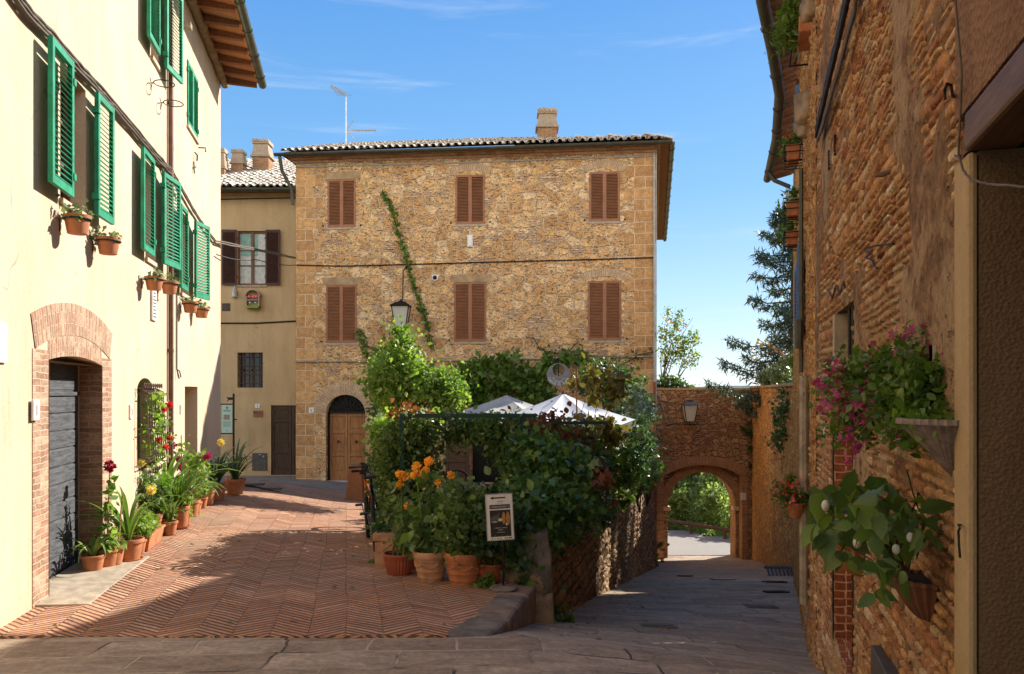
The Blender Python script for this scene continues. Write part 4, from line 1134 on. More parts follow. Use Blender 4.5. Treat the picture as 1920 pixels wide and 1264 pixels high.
# barred window
mb=MB(); mb.M=YB.M(0,0,-.28); h=hB; mb.box(h['s0'],h['s1'],0,.02,h['z0'],h['z1']); yb2=part('barred_window',mb,M['glass'],yh,world=True)
mb=MB(); mb.M=YB.M(0,0,-.25)
for t in (.18,.5,.82): mb.box(lerp(h['s0'],h['s1'],t)-.03,lerp(h['s0'],h['s1'],t)+.03,0,.02,h['z0'],h['z1'])
mb.box(h['s0'],h['s1'],0,.02,(h['z0']+h['z1'])/2-.03,(h['z0']+h['z1'])/2+.03); part('frame',mb,M['rustwood'],yb2,world=True)
mb=MB(); mb.M=YB.M(0,0,-.06)
for i in range(5): s=lerp(h['s0'],h['s1'],(i+.5)/5); mb.tube([(s,0,h['z0']),(s,0,h['z1'])],.013,5)
for i in range(4): z=lerp(h['z0'],h['z1'],(i+.5)/4); mb.tube([(h['s0'],0,z),(h['s1'],0,z)],.013,5)
part('window_bars',mb,M['rustiron'],yb2,world=True)
h=hD; w_=.41*1.16; s=h['s0']+.02
dl=door_leaf(YB,s,s+.70,h['z0'],h['z1']-.02,-.08,M['darkdoor'],yh,[(.08,.31),(.39,.76),(.81,.94)],t=.04)
door_leaf(YB,s+.72,h['s1'],h['z0'],h['z1']-.02,-.08,M['darkdoor'],yh,[(.08,.31),(.39,.76),(.81,.94)],t=.04)
mb=MB(); mb.tube([YB.pt(408,606,.02),YB.pt(480,606,.02),YB.pt(556,602,.02)],.03,6); part('wall_cable',mb,M['cableb'],yh,world=True)
mb=MB(); mb.tube([YB.pt(408,374,.02),YB.pt(556,371,.02)],.02,5); part('eave_cable',mb,M['cableb'],yh,world=True)
# vent
mb=MB(); q=YB.pt(424,576,0); mb.M=Matrix.Translation(q); mb.box(-.15,.15,-.015,0,-.14,.14); vt=part('air_vent',mb,M['grey'],yh,world=True)
mb=MB(); mb.M=Matrix.Translation(q)
for i in range(5): mb.box(-.13,.13,-.03,-.016,-.12+i*.055,-.09+i*.055)
part('slat',mb,M['rustiron'],vt,world=True)
# roof
EY=YZ+.1; rf=MB(); O=Vector((-14.2,28.45,EY-.05)); U=Vector((0,1,.40)).normalized(); A=Vector((1,0,0))
coppi(rf,O,A,U,A.cross(U),8.0,9.2,pitch=.24,course=.42,r=.095,seed=8)
yr=part('roof',rf,M['tilepale'],yh,world=True,smooth=True)
mb=MB(); mb.add([O,O+A*8,O+A*8+U*9.2,O+U*9.2],[(0,1,2,3)]); mb.add([O+Vector((0,0,-.05)),O+A*8+Vector((0,0,-.05)),O+A*8+Vector((0,1,-.05)),O+Vector((0,1,-.05))],[(3,2,1,0)]); part('roof_deck',mb,M['tileunder'],yr,world=True)
gutter('gutter',[(-14.2,28.36,EY-.1),(-7.2,28.36,EY-.1)],.1,M['gutter'],yh,1.1)
chimney(474,512,268,320,33,yr); chimney(434,462,285,328,32.3,yr); 
chimney(402,427,282,345,31.5,yr,mat='voussoir')
# things on ochre wall
q=YB.pt(477,562,0); o=thing('bird_feeder','small arched bird feeder box with a lime green tray on the ochre wall','bird feeder',q)
mb=MB(); mb.box(-.22,.22,-.22,0,-.05,-.02); mb.box(-.22,.22,-.03,0,-.3,.15); mb.box(-.24,-.21,-.22,0,-.3,.12); mb.box(.21,.24,-.22,0,-.3,.12)
for i in range(9):
    a=PI*i/8; b=PI*(i+1)/8
    if i<8: mb.hexa([(.25*math.cos(b),-.24,.1+.22*math.sin(b)),(.25*math.cos(a),-.24,.1+.22*math.sin(a)),(.25*math.cos(a),0,.1+.22*math.sin(a)),(.25*math.cos(b),0,.1+.22*math.sin(b)),(.28*math.cos(b),-.24,.1+.25*math.sin(b)),(.28*math.cos(a),-.24,.1+.25*math.sin(a)),(.28*math.cos(a),0,.1+.25*math.sin(a)),(.28*math.cos(b),0,.1+.25*math.sin(b))])
part('box',mb,M['sill'],o)
mb=MB(); mb.box(-.24,.24,-.26,0,-.34,-.24); part('tray',mb,m_basic('lime_plastic',(.22,.28,.02),.5),o,bev=.02)
mb=MB(); [mb.sphere((x,-.18,.08),.06,8,5) for x in (-.12,.02,.13)]; part('seed_ball',mb,M['fl_pink'],o,smooth=True)
mb=MB(); [mb.sphere((x,-.2,-.13),.035,8,5) for x in (-.1,.1)]; part('knob',mb,M['white'],o,smooth=True)
q=YB.pt(441,546,0); o=thing('plastic_bottle','clear plastic bottle hanging on the ochre wall beneath the left dark shutter','bottle',q)
mb=MB(); mb.lathe([(.001,-.24),(.10,-.22),(.10,-.02),(.04,.06),(.03,.14),(.001,.15)],(0,-.1,0),14); part('body',mb,m_basic('cloudy_plastic',(.48,.44,.38),.2),o,smooth=True)
mb=MB(); mb.tube([(0,-.1,.15),(.03,-.05,.28),(0,0,.3)],.012,5); part('string',mb,M['cablew'],o)
q=YB.pt(484,776,0); o=thing('wall_plaque','small terracotta coloured plaque with lettering under the number 4 plate','plaque',q)
mb=MB(); mb.box(-.17,.17,-.03,0,-.12,.12); part('tablet',mb,M['plaque'],o,bev=.006)
mb=MB(); mb.box(-.15,-.10,-.034,-.03,.03,.08); [mb.box(-.07,.13,-.034,-.03,.05-.05*i,.065-.05*i) for i in range(3)]; part('inscription',mb,M['textdark'],o)
q=YB.pt(487,866,0); o=thing('utility_cabinet','dark grey metal meter cabinet low in the ochre wall beside the dark door','cabinet',q)
mb=MB(); mb.box(-.27,.27,-.03,.02,-.32,.32); part('door',mb,M['grey'],o,bev=.006)
mb=MB(); mb.lathe([(.001,0),(.04,0),(.04,.01),(.001,.012)],(.15,-.035,.19),12,tilt=Matrix.Rotation(R(90),3,'X')); mb.box(-.02,.05,-.04,-.031,.25,.28); part('lock',mb,M['silver'],o)
# information board on pole
q=Vector(((438-CX)/F*27.6,27.6,plazaZ(27.6,-9))); o=thing('information_board','pale green information board hanging from a thin black post by the ochre wall','sign',q)
H=(HY-738)/F*27.6-q.z; mb=MB(); mb.tube([(0,0,0),(0,0,H)],.035,8); mb.lathe([(.001,0),(.12,0),(.12,.02),(.04,.04)],(0,0,0),12); part('post',mb,M['iron'],o,smooth=True)
zb=lambda py:(HY-py)/F*27.6-q.z
xb=lambda px:(px-CX)/F*27.6-q.x
mb=MB(); mb.tube([(xb(413),0,zb(758)),(.03,0,zb(758))],.022,6); mb.tube([(xb(413),0,zb(813)),(.03,0,zb(813))],.022,6); mb.tube([(0,0,zb(786)),(.12,0,zb(787))],.02,5); part('bracket',mb,M['iron'],o)
mb=MB(); mb.prism([(xb(427),zb(745)),(0,zb(745)),(0,zb(750)),(xb(430),zb(750)),(xb(425),zb(753)),(xb(428),zb(748.5)),(xb(424),zb(744))],-.012,.012); part('dragon_ornament',mb,M['iron'],o)
mb=MB(); mb.box(xb(416.5),xb(435.5),-.02,.0,zb(811.5),zb(759.5)); bd=part('board',mb,M['signgreen'],o)
mb=MB(); cx=xb(426); mb.prism([(cx-.035,zb(763.5)),(cx,zb(762)),(cx+.035,zb(763.5)),(cx+.03,zb(766)),(cx,zb(767.5)),(cx-.03,zb(766))],-.023,-.02); part('crest',mb,M['textred'],bd)
m=text_mesh('PIENZA',.075,None,Matrix.Translation((cx,-.022,zb(771.5))),'n',o); part('lettering',m,M['textdark'],bd)
mb=MB(); g_=random.Random(5)
for i in range(5): mb.box(cx-.12+g_.uniform(0,.02),cx+.12-g_.uniform(0,.03),-.023,-.02,zb(779+i*1.9),zb(777.8+i*1.9))
part('lettering',mb,M['textred'],bd)
mb=MB()
for i in range(11): mb.box(cx-.13,cx+.13-(.08 if i in(5,10) else 0),-.0225,-.02,zb(790+i*1.0)-.004,zb(790+i*1.0)+.002)
for i in range(3): mb.box(cx-.06,cx+.06,-.0225,-.02,zb(806+i*1.2)-.004,zb(806+i*1.2)+.002)
part('lettering',mb,m_basic('grey_lettering',(.15,.2,.17)),bd)
# ---------------- cream plastered house (left)
LY=lambda y:(y+4)/(20.5)*LF.L          # s along LF for world y
def lw(px0,px1): return LY(0)
CZ=6.42
lh=thing('plastered_house','tall cream plastered house with green shutters and a terracotta eave','house',(LF.w(0,0).x,LF.w(0,0).y,-2),LF.ang)
LS=lambda y:LY(y)
OF=.10
W_=[('A',135,181,1.76,3.0),('B',288,306,1.74,3.0),('C',351,366,1.56,2.83),('D',298,311,4.47,5.72)]
WH={k:dict(s0=LF.s_px(a,OF),s1=LF.s_px(b,OF),z0=c,z1=d,d=.2) for k,a,b,c,d in W_}
WH['E']=dict(s0=LS(13.02),s1=LS(13.93),z0=4.36,z1=5.42,d=.2)
dhz=plazaZ(7)-.05
dA=dict(s0=LS(6.96),s1=LS(8.48),z0=-3,z1=.28,arch=.06,seg=1,d=.233)
gA=dict(s0=LS(9.93),s1=LS(10.72),z0=-.95,z1=.02,arch=.16,d=.18)
sA=dict(s0=LS(12.85),s1=LS(13.95),z0=-3,z1=.09,d=.9)
mb=MB(); wall_panel(mb,LF,0,LF.L,-3,CZ,list(WH.values())+[dA,gA,sA],res=.6)
e0=LF.w(0,0); e1=LF.w(LF.L,0); bd=Vector((-1,-.1)).normalized()*7
wall_box(mb,(e1.x,e1.y-.001),(e1.x+bd.x,e1.y+bd.y),(e1.x+bd.x,e1.y+bd.y-.4),(e1.x-.3,e1.y-.4),-3,CZ)
part('wall',mb,M['cream'],lh,world=True)
mb=MB(); mb.M=LF.M(0,0,-.95); mb.box(0,LF.L,0,.2,-3,CZ-.2); part('interior_backing',mb,M['dark_plaster'],lh,world=True)
# deep passage door in the side opening
mb=MB(); mb.M=LF.M(0,0,-.6); mb.box(sA['s0'],sA['s1'],0,.05,-3,sA['z1']); part('passage_door',mb,M['darkdoor'],lh,world=True)
# windows
for k,h in WH.items():
    mb=MB(); mb.M=LF.M(0,0,-.17); s0,s1,z0,z1=h['s0'],h['s1'],h['z0'],h['z1']; c=(s0+s1)/2
    mb.box(s0,s0+.06,-.03,.03,z0,z1); mb.box(s1-.06,s1,-.03,.03,z0,z1); mb.box(s0,s1,-.035,.03,z1-.07,z1); mb.box(s0,s1,-.035,.03,z0,z0+.07); mb.box(c-.045,c+.045,-.045,.03,z0,z1)
    for f_ in (.34,.67): mb.box(s0,s1,-.02,.02,lerp(z0,z1,f_),lerp(z0,z1,f_)+.03)
    w=part('window',mb,M['woodframe'],lh,world=True,bev=.004)
    mb=MB(); mb.M=LF.M(0,0,-.185); mb.box(s0,s1,0,.01,z0,z1); part('pane',mb,M['glass'],w,world=True)
    mb=MB(); mb.M=LF.M(); mb.box(s0-.02,s1+.02,-.035,.17,z0-.05,z0-.001); part('window_sill',mb,M['cream'],w,world=True)
    if k=='A': window_shutters(w,LF,s0,s1,z0+.01,z1,M['green'],OF,-179.5,-178,w=(.56,.50),pitch=.048)
    elif k in 'BD': window_shutters(w,LF,s0,s1,z0+.01,z1,M['green'],OF,-179.5,-170.5,w=(.60,.60),pitch=.048)
    elif k=='C':
        window_shutters(w,LF,s0,s1,z0+.01,z1,M['green'],OF,-179.5,-166,w=(.55,.55),pitch=.048)
    else: window_shutters(w,LF,s0+.005,s1-.005,z0+.01,z1-.005,M['green'],.0,0,0,pitch=.05)
# brick door surround
mb=MB(); s0,s1=LS(6.61),LS(8.84); 
def srf(poly):
    pass
zl=lambda y:0
for (a,b,z0,z1) in ((s0,dA['s0'],-3,.36),(dA['s1'],s1,-3,.36)):
    vs=[LF.w(a,z0,.006),LF.w(b,z0,.006),LF.w(b,z1,.006),LF.w(a,z1,.006)]; vs+=[LF.w(a,z0,-.02),LF.w(a,z1,-.02),LF.w(b,z1,-.02),LF.w(b,z0,-.02)]
    mb.add(vs,[(0,1,2,3),(4,0,3,5),(3,2,6,5),(1,7,6,2)],[[(a,z0),(b,z0),(b,z1),(a,z1)],[(0,z0),(.03,z0),(.03,z1),(0,z1)],[(0,0),(.1,0),(.1,.03),(0,.03)],[(0,z0),(.03,z0),(.03,z1),(0,z1)]])
part('door_surround',mb,M['door_brick'],lh,world=True)
mb=MB(); seg_ring(mb,LF,s0+.06,s1-.08,.36,.0+.18,.30,0,.008,n=30)
part('surround_arch',mb,M['door_brick'],lh,world=True)
# fill between lintel and arch
mb=MB(); n=24;vs=[];fs=[];uv=[]
w_=(s1-s0-.14)/2; Rr=(w_*w_+.18*.18)/(2*.18); cs=(s0+s1)/2-.01
for i in range(n+1):
    s=lerp(dA['s0'],dA['s1'],i/n); t=s-cs; za=.36+math.sqrt(Rr*Rr-t*t)-(Rr-.18)+.02
    tt=(s-(dA['s0']+dA['s1'])/2); wd=(dA['s1']-dA['s0'])/2; R2=(wd*wd+.06*.06)/.12; zlow=.28+math.sqrt(max(0,R2*R2-tt*tt))-(R2-.06)
    vs+=[LF.w(s,zlow,.004),LF.w(s,za,.004)]
for i in range(n):
    a=2*i; fs.append((a,a+2,a+3,a+1)); sA_=lerp(0,1.5,i/n); sB_=lerp(0,1.5,(i+1)/n); uv.append([(0,sA_),(0,sB_),(.5,sB_),(.5,sA_)])
mb.add(vs,fs,uv); part('lintel_bricks',mb,M['door_brick'],lh,world=True)
mb=MB(); hole_reveal(mb,LF,dict(s0=dA['s0']+.003,s1=dA['s1']-.003,z0=-2.95,z1=.275,d=.225),None,.012); part('door_jamb',mb,M['jamb_brick'],lh,world=True)
# plank door
mb=MB(); mb.M=LF.M(0,0,-.228); z=plazaZ(7.7,-4)+.03; zt=.30; n=10; top_=zt-.34
for i in range(n):
    a=lerp(z,top_,i/n); b=lerp(z,top_,(i+1)/n); mb.box(dA['s0']+.05,dA['s1']-.03,-.012 if i%2 else -.010,.03,a+.008,b-.008)
mb.box(dA['s0'],dA['s1'],.0,.05,-3,zt+.05); mb.box(dA['s0']+.05,dA['s1']-.03,-.03,.02,top_+.0,top_+.04); mb.box(dA['s0']+.05,dA['s1']-.03,-.006,.02,top_+.06,zt+.04)
ld=part('plank_door',mb,M['greydoor'],lh,world=True,bev=.006)
mb=MB(); q=LF.w(lerp(dA['s0'],dA['s1'],.12),-.95,-.2); mb.M=LF.M(dA['s0']+.28,-.93,-.21); mb.box(-.05,.05,-.03,0,-.03,.03); mb.tube([(-.1,-.05,0),(.1,-.05,0)],.012,6); part('door_handle',mb,M['iron'],ld,world=True)
mb=MB(); mb.M=LF.M(0,0,0); zz=plazaZ(7.7,-4)
mb.hexa([(dA['s0']-.3,-.42,zz-.3),(dA['s1']+.25,-.42,zz-.4),(dA['s1']+.25,.22,zz-.3),(dA['s0']-.3,.22,zz-.3),(dA['s0']-.3,-.42,plazaZ(7.0,-3.7)+.012),(dA['s1']+.25,-.42,plazaZ(8.6,-4)+.012),(dA['s1']+.25,.22,plazaZ(8.6,-4)+.035),(dA['s0']-.3,.22,plazaZ(7,-4)+.035)])
part('door_step',mb,M['sill'],lh,world=True,bev=.01)
# grille window with climbing rose
h=gA; mb=MB(); mb.M=LF.M(0,0,-.16); mb.box(h['s0'],h['s1'],0,.02,h['z0'],h['z1']+.2); gw=part('barred_window',mb,M['glass'],lh,world=True)
mb=MB(); mb.M=LF.M(); n=9
for i in range(n):
    s=lerp(h['s0']-.04,h['s1']+.06,i/(n-1)); z0,z1=h['z0']-.02,h['z1']+.03
    mb.tube([(s,-.02,z1),(s,-.12,z1-.05),(s,-.13,z1-.3),(s,-.15,z0+.3),(s,-.16,z0+.1),(s,-.02,z0)],.008,4)
    mb.ring((s,-.10,z1+.03),.03,.006,'y',10,4); mb.ring((s,-.12,z0-.03),.028,.006,'y',10,4)
for z in (h['z0']+.12,h['z1']-.04,(h['z0']+h['z1'])/2): mb.tube([(h['s0']-.06,-.02,z),(h['s0']-.04,-.135,z),(h['s1']+.06,-.135,z),(h['s1']+.08,-.02,z)],.008,4)
part('window_bars',mb,M['rustiron'],gw,world=True)
# eave
mb=MB(); cp=[]
for i in range(60):
    y=lerp(1,16.6,i/59); cp.append(LF.w(LS(y),CZ-.03+.012*math.sin(i*2.1),.07))
mb.tube(cp,[.085+.012*math.sin(i*1.7) for i in range(60)],10); part('eave_moulding',mb,M['cord'],lh,world=True,smooth=True)
mb=MB(); eo=.76
yy=16.5; i=0; 
while yy>2:
    L=.55; s0=LS(yy-L); s1=LS(yy)
    mb.hexa([LF.w(s0,CZ-.02,eo) ,LF.w(s1-.05,CZ-.02,eo),LF.w(s1-.05,CZ+.10,-.1),LF.w(s0,CZ+.10,-.1),LF.w(s0,CZ+.03,eo),LF.w(s1-.05,CZ+.03,eo),LF.w(s1-.05,CZ+.15,-.1),LF.w(s0,CZ+.15,-.1)])
    yy-=L
lr=part('roof',MB().add([LF.w(0,CZ+.20,eo),LF.w(LF.L+.1,CZ+.20,eo),LF.w(LF.L+.1,CZ+2.2,-5),LF.w(0,CZ+2.2,-5),LF.w(0,CZ+.16,eo),LF.w(LF.L+.1,CZ+.16,eo),LF.w(LF.L+.1,CZ+.16,-5),LF.w(0,CZ+.16,-5)],[(0,1,2,3),(7,6,5,4),(1,5,6,2),(0,4,5,1)]),M['tile'],lh,world=True)
part('soffit_tile',mb,M['soffit'],lr,world=True)
mb=MB(); yy=16.5
while yy>2:
    s=LS(yy)
    mb.hexa([LF.w(s-.1,CZ-.10,eo-.04),LF.w(s,CZ-.10,eo-.04),LF.w(s,CZ-.06,-.1),LF.w(s-.1,CZ-.06,-.1),LF.w(s-.1,CZ-.015,eo-.04),LF.w(s,CZ-.015,eo-.04),LF.w(s,CZ+.09,-.1),LF.w(s-.1,CZ+.09,-.1)]); yy-=.55
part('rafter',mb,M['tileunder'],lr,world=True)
gutter('gutter',[LF.w(LS(2),CZ+.06,eo+.06),LF.w(LF.L+.12,CZ+.02,eo+.06)],.085,M['guttergreen'],lh,1.0)
# downpipe
mb=MB(); s=LS(11.62); mb.tube([LF.w(s,CZ,.045),LF.w(s,-1.2,.045)],.036,10); 
for z in (5.5,4.2,2.4,.6,-.6): mb.tube([LF.w(s,z-.02,.045),LF.w(s,z+.02,.045)],.042,10)
part('downpipe',mb,M['copper'],lh,world=True,smooth=True)
mb=MB(); mb.tube([LF.w(s,-1.2,.045),LF.w(s,-2.4,.045)],.042,10); part('downpipe_foot',mb,M['rustiron'],lh,world=True,smooth=True)
mb=MB(); s=LS(12.15); mb.tube([LF.w(s,1.5,.02),LF.w(s,.35,.02),LF.w(s+.02,.2,.05)],.012,5); part('conduit_pipe',mb,M['cable'],lh,world=True)
# number plates / plaque on facade
number_plate(LF,64,769,.13,.17,'1','white oval house number 1 on the brick jamb of the grey plank door',.016)
number_plate(LF,244,772,.12,.17,'3','small white house number 3 on cream plaster left of the rose grille')
number_plate(LF,338,767,.10,.14,'5','tiny white house number 5 on cream plaster by the side passage')
q=LF.pt(286,572,.0); o=thing('wall_plaque','tall white marble plaque beneath the small wall pots on the cream facade','plaque',q,LF.ang)
mb=MB(); mb.box(-.13,.13,-.03,0,-.21,.21); part('tablet',mb,M['marble'],o,bev=.006)
mb=MB(); g_=random.Random(2); [mb.box(-.09,.09-g_.uniform(0,.06),-.033,-.03,.15-.045*i,.163-.045*i) for i in range(8)]; part('inscription',mb,M['textdark'],o)
q=LF.pt(-2,640,0); o=thing('wall_plaque','plain white plaque cut by the left edge of the photo on cream plaster','plaque',q,LF.ang)
mb=MB(); mb.box(-.1,.1,-.025,0,-.16,.14); part('tablet',mb,M['white'],o,bev=.005)
# cable bundle
cp=[LF.pt(x,y,.05) for x,y in ((20,-25),(60,30),(100,70),(150,128),(190,170),(226,212),(260,252),(293,292),(325,326))]
cable('cable_bundle',cp,.018,M['cable'],'thick grey cable bundle running diagonally down the cream facade',strands=3)
cp=[LF.pt(x,y,.05) for x,y in ((325,326),(345,362),(365,397),(385,428),(404,453))]+[SH.pt(480,470,.6)*.0+P(480,468,20),SH.pt(554,484,.05)]
cable('cable_bundle',cp,.017,M['cable'],'twisted cables sagging from the cream facade across to the stone house corner',strands=2)
cp=[LF.pt(406,478,.05),P(480,487,20),SH.pt(556,497,.04)]
cable('overhead_wire',cp,.012,M['cableb'],'thin black wire crossing in front of the dark brown shutters of the ochre house','wire',sag=.05)
cable('cable_bundle',[LF.pt(x,y,.03) for x,y in ((300,303),(314,345),(322,352),(330,372))],.010,M['cable'],'short frayed cable ends hanging by the copper downpipe on the cream facade',strands=2)
# wall pots in ring holders
def wall_pot(ln,px,py,label,r=.115,h=.17,group='small terracotta pots hung in rings on the cream wall',seed=1):
    q=ln.pt(px,py,.15); o=thing('wall_pot',label,'wall pot',q,ln.ang,group)
    pot('pot',M['terra'],o,h,r,(0,0,-h))
    mb=MB(); mb.ring((0,0,-h*.22),r*1.02,.009,'z',18,5); mb.tube([(0,r,-h*.22),(0,.15,-h*.22),(0,.15,-h*.9)],.008,5); part('ring_holder',mb,M['pergola'],o)
    pts=cloud([((0,0,.02),(r*1.0,r*1.0,.05)),((r*.8,-.02,-.0),(.07,.06,.07))],110,.03,seed=seed); leaves('foliage',pts,.045,'rhomb',M['lf_olive'],o,world=False,seed=seed)
    return o
wp=[(145,404,'pot under the left side of the first floor window nearest the camera'),(203,446,'second pot from the near end, below the same near window'),(289,519,'pot just above the marble plaque on the cream facade'),(318,528,'pot beside the downpipe, right of the plaque'),(357,566,'pot under the farthest green shuttered window, left of its pair'),(378,577,'farthest small pot, last before the shaded corner')]
for i,(x,y,l) in enumerate(wp): wall_pot(LF,x,y,'terracotta '+l,seed=i+1,r=.115 if i<4 else .12)
# empty rings, hooks, lamp
for i,(x,y,l) in enumerate([(308,157,'empty green iron pot ring below the upper shutters of the cream facade'),(325,194,'lower empty green iron pot ring beside the downpipe')]):
    q=LF.pt(x,y,.17); o=thing('pot_ring',l,'pot holder',q,LF.ang,'empty pot rings on the cream wall')
    mb=MB(); mb.ring((0,0,0),.13,.008,'z',20,5); mb.tube([(0,.13,0),(0,.17,0),(0,.17,.02),(-.05,.17,.05)],.008,5); mb.tube([(0,.15,0),(0,.17,-.1)],.006,5); part('ring',mb,M['pergola'],o)
q=LF.pt(339,48,0); o=thing('wall_light','tiny grey floodlight high on the cream facade under the eave','lamp',q,LF.ang)
mb=MB(); mb.box(-.07,.07,-.16,-.04,-.05,.05); part('housing',mb,M['greypipe'],o,bev=.01); mb=MB(); mb.tube([(0,-.05,0),(0,0,0)],.02,6); part('arm',mb,M['iron'],o)
q=LF.pt(333,708,0); o=thing('wall_light','small black bracket lamp on the cream wall left of the passage','lamp',q,LF.ang)
mb=MB(); mb.lathe([(.001,-.16),(.045,-.14),(.045,-.04),(.03,0)],(0,0,0),10,tilt=Matrix.Rotation(R(-90),3,'X')@Matrix.Scale(-1,3,(0,0,1))); mb.M=None; part('housing',mb,M['iron'],o,smooth=True)
mb=MB(); mb.tube([(0,-.05,0),(0,-.03,.1),(0,0,.12)],.01,5); part('arm',mb,M['rustiron'],o)
for i,(x,y,l) in enumerate([(372,277,'small green angled iron hook beneath the closed upper shutters'),(363,292,'curved iron shutter catch below the angled hook'),(361,314,'forked iron bracket lowest under the closed upper shutters')]):
    q=LF.pt(x,y,0); o=thing('iron_hook',l,'hook',q,LF.ang,'iron hooks on the cream wall'); mb=MB()
    mb.tube([[(0,0,0),(0,-.12,.0),(.0,-.12,-.07)],[(-.06,-.03,.04),(0,-.06,.01),(.08,-.04,-.06)],[(0,-.02,.1),(0,-.03,-.1),(0,-.02,0),(.08,-.04,.03)]][i],.013,5); part('rod',mb,M['pergola'],o)
# ---------------- near stone house (right)
nb=thing('near_stone_house','rough orange brown stone house wall filling the right side of the view','house',(NW.a.x,NW.a.y,-2),NW.ang)
NH=4.2; EZ2_=4.2
def nuz(px,py,off=0): return NW.uz(px,py,off)
def nhole(xf,xn,pyt,pyb,d):
    s0,_=nuz(xf,pyt); s1,zt=nuz(xn,pyt); _,zb=nuz(xn,pyb); return dict(s0=s0,s1=s1,z0=zb,z1=zt,d=d)
nWin=nhole(1563,1598,562,672,.22)
nNi=dict(s0=nWin['s0']+.02,s1=nWin['s1']-.02,z0=-1.55,z1=nWin['z0']-.22,d=.13)
s_dw,z_dw=nuz(1828,338); nD=dict(s0=s_dw,s1=s_dw+1.5,z0=-2.5,z1=.59,d=1.6)
mb=MB(); wall_panel(mb,NW,0,NW.L,-3,NH,[nWin,nNi],res=.035,off=-.008)
# remove faces in door region
s_p_,_=nuz(1800,400)
def strip_door(mb):
    keep=[];uvk=[]
    for f,u in zip(mb.f,mb.uv):
        cs=sum(p[0] for p in u)/len(u); cz=sum(p[1] for p in u)/len(u)
        if cs>s_p_+.02 and cz<nD['z1']+.02: continue
        if cs>s_dw+2.2: continue
        keep.append(f); uvk.append(u)
    mb.f=keep; mb.uv=uvk
strip_door(mb)
for i,v in enumerate(mb.v):
    s_=(Vector((v[0],v[1]))-NW.a).dot(NW.d); nn=mnoise.fractal(Vector((s_*.75,v[2]*.55,4.2)),1,2,4)+.25*mnoise.noise(Vector((s_*5,v[2]*5,1)))
    k_=min(1,max(0,(nn-.12)/.30)); k_=k_*k_*(3-2*k_); o_=.018*k_+.005*mnoise.noise(Vector((s_*12,v[2]*12,0)))+.003*mnoise.noise(Vector((s_*28,v[2]*28,0)))
    if any(h['s0']-.12<s_<h['s1']+.12 and h['z0']-.12<v[2]<h['z1']+.12 for h in (nWin,nNi)): o_=0
    mb.v[i]=(v[0]+NW.n.x*o_,v[1]+NW.n.y*o_,v[2])
nwall=part('wall',mb,M['nearmortar'],nb,world=True,smooth=2)
mb=MB(); cl_=lambda s,z: not(s>s_p_-.0 and z<nD['z1']+.03) and not (s>s_p_+.02) and s<s_dw+2
hs_=[nWin,dict(s0=nNi['s0']-.16,s1=nNi['s1']+.05,z0=nNi['z0'],z1=nNi['z1'])]
masonry(mb,NW,0,2.2,-2.4,NH,hs_,hr=(.04,.10),wr=(.09,.34),prot=(.001,.008),edge=-.016,rough=.5,seed=3,gu=5,gv=3,thin=.5,gap=(.004,.012),clipf=cl_)
masonry(mb,NW,2.2,s_p_+.01,-2.0,2.6,hs_,hr=(.034,.075),wr=(.07,.23),prot=(.001,.006),edge=-.014,rough=.42,seed=5,gu=7,gv=4,thin=.5,gap=(.003,.010),clipf=cl_)
masonry(mb,B1,0,B1.L,-4,EZ2_,[],hr=(.06,.15),wr=(.12,.40),prot=(.0,.03),seed=7,gu=4,gv=2)
part('facing_stones',mb,M['nearstone'],nb,world=True,smooth=2)
mb=MB(); mb.M=NW.M(); mb.box(0,s_dw-.3,.24,.5,-3,NH); mb.box(-.0,.05,.03,.3,-3,NH); mb.box(s_dw-.3,NW.L,.3,.5,.62,NH); part('wall_core',mb,M['dark_plaster'],nb,world=True)
# niche bricks
mb=MB(); h=nNi; vs=[NW.w(h['s0'],h['z0'],-.125),NW.w(h['s1'],h['z0'],-.125),NW.w(h['s1'],h['z1'],-.125),NW.w(h['s0'],h['z1'],-.125)]
mb.add(vs,[(0,1,2,3)],[[(h['s0'],h['z0']),(h['s1'],h['z0']),(h['s1'],h['z1']),(h['s0'],h['z1'])]])
hole_reveal(mb,NW,dict(s0=h['s0']+.004,s1=h['s1']-.004,z0=h['z0']+.006,z1=h['z1']-.006,d=.128),None,.0)
for a,b in ((h['s0']-.16,h['s0']),(h['s1'],h['s1']+.05)):
    z0,z1=h['z0'],h['z1']; vs=[NW.w(a,z0,.03),NW.w(b,z0,.03),NW.w(b,z1,.03),NW.w(a,z1,.03)]
    m2=MB(); m2.add(vs,[(0,1,2,3)],[[(a,z0),(b,z0),(b,z1),(a,z1)]]); part('brick_jamb',m2,M['red_brick'],nb,world=True)
part('niche_lining',mb,M['red_brick'],nb,world=True)
# barred window
h=nWin; mb=MB(); mb.M=NW.M(0,0,-.2); mb.box(h['s0'],h['s1'],0,.02,h['z0'],h['z1']); bw=part('barred_window',mb,M['glass'],nb,world=True)
mb=MB(); mb.M=NW.M(0,0,-.05)
for t in (.45,.62,.80): s=lerp(h['s0'],h['s1'],t); mb.tube([(s,0,h['z0']),(s,0,h['z1'])],.014,6)
part('window_bars',mb,M['iron'],bw,world=True)
mb=MB(); mb.M=NW.M(); mb.box(h['s0']-.02,h['s1']+.06,-.06,.2,h['z0']-.04,h['z0']-.002); part('window_sill',mb,M['sill'],bw,world=True,bev=.006)
mb=MB(); mb.M=NW.M(); mb.box(h['s0']-.0,h['s0']+.10,-.005,.19,h['z0'],h['z1']); part('jamb',mb,M['sill'],bw,world=True)
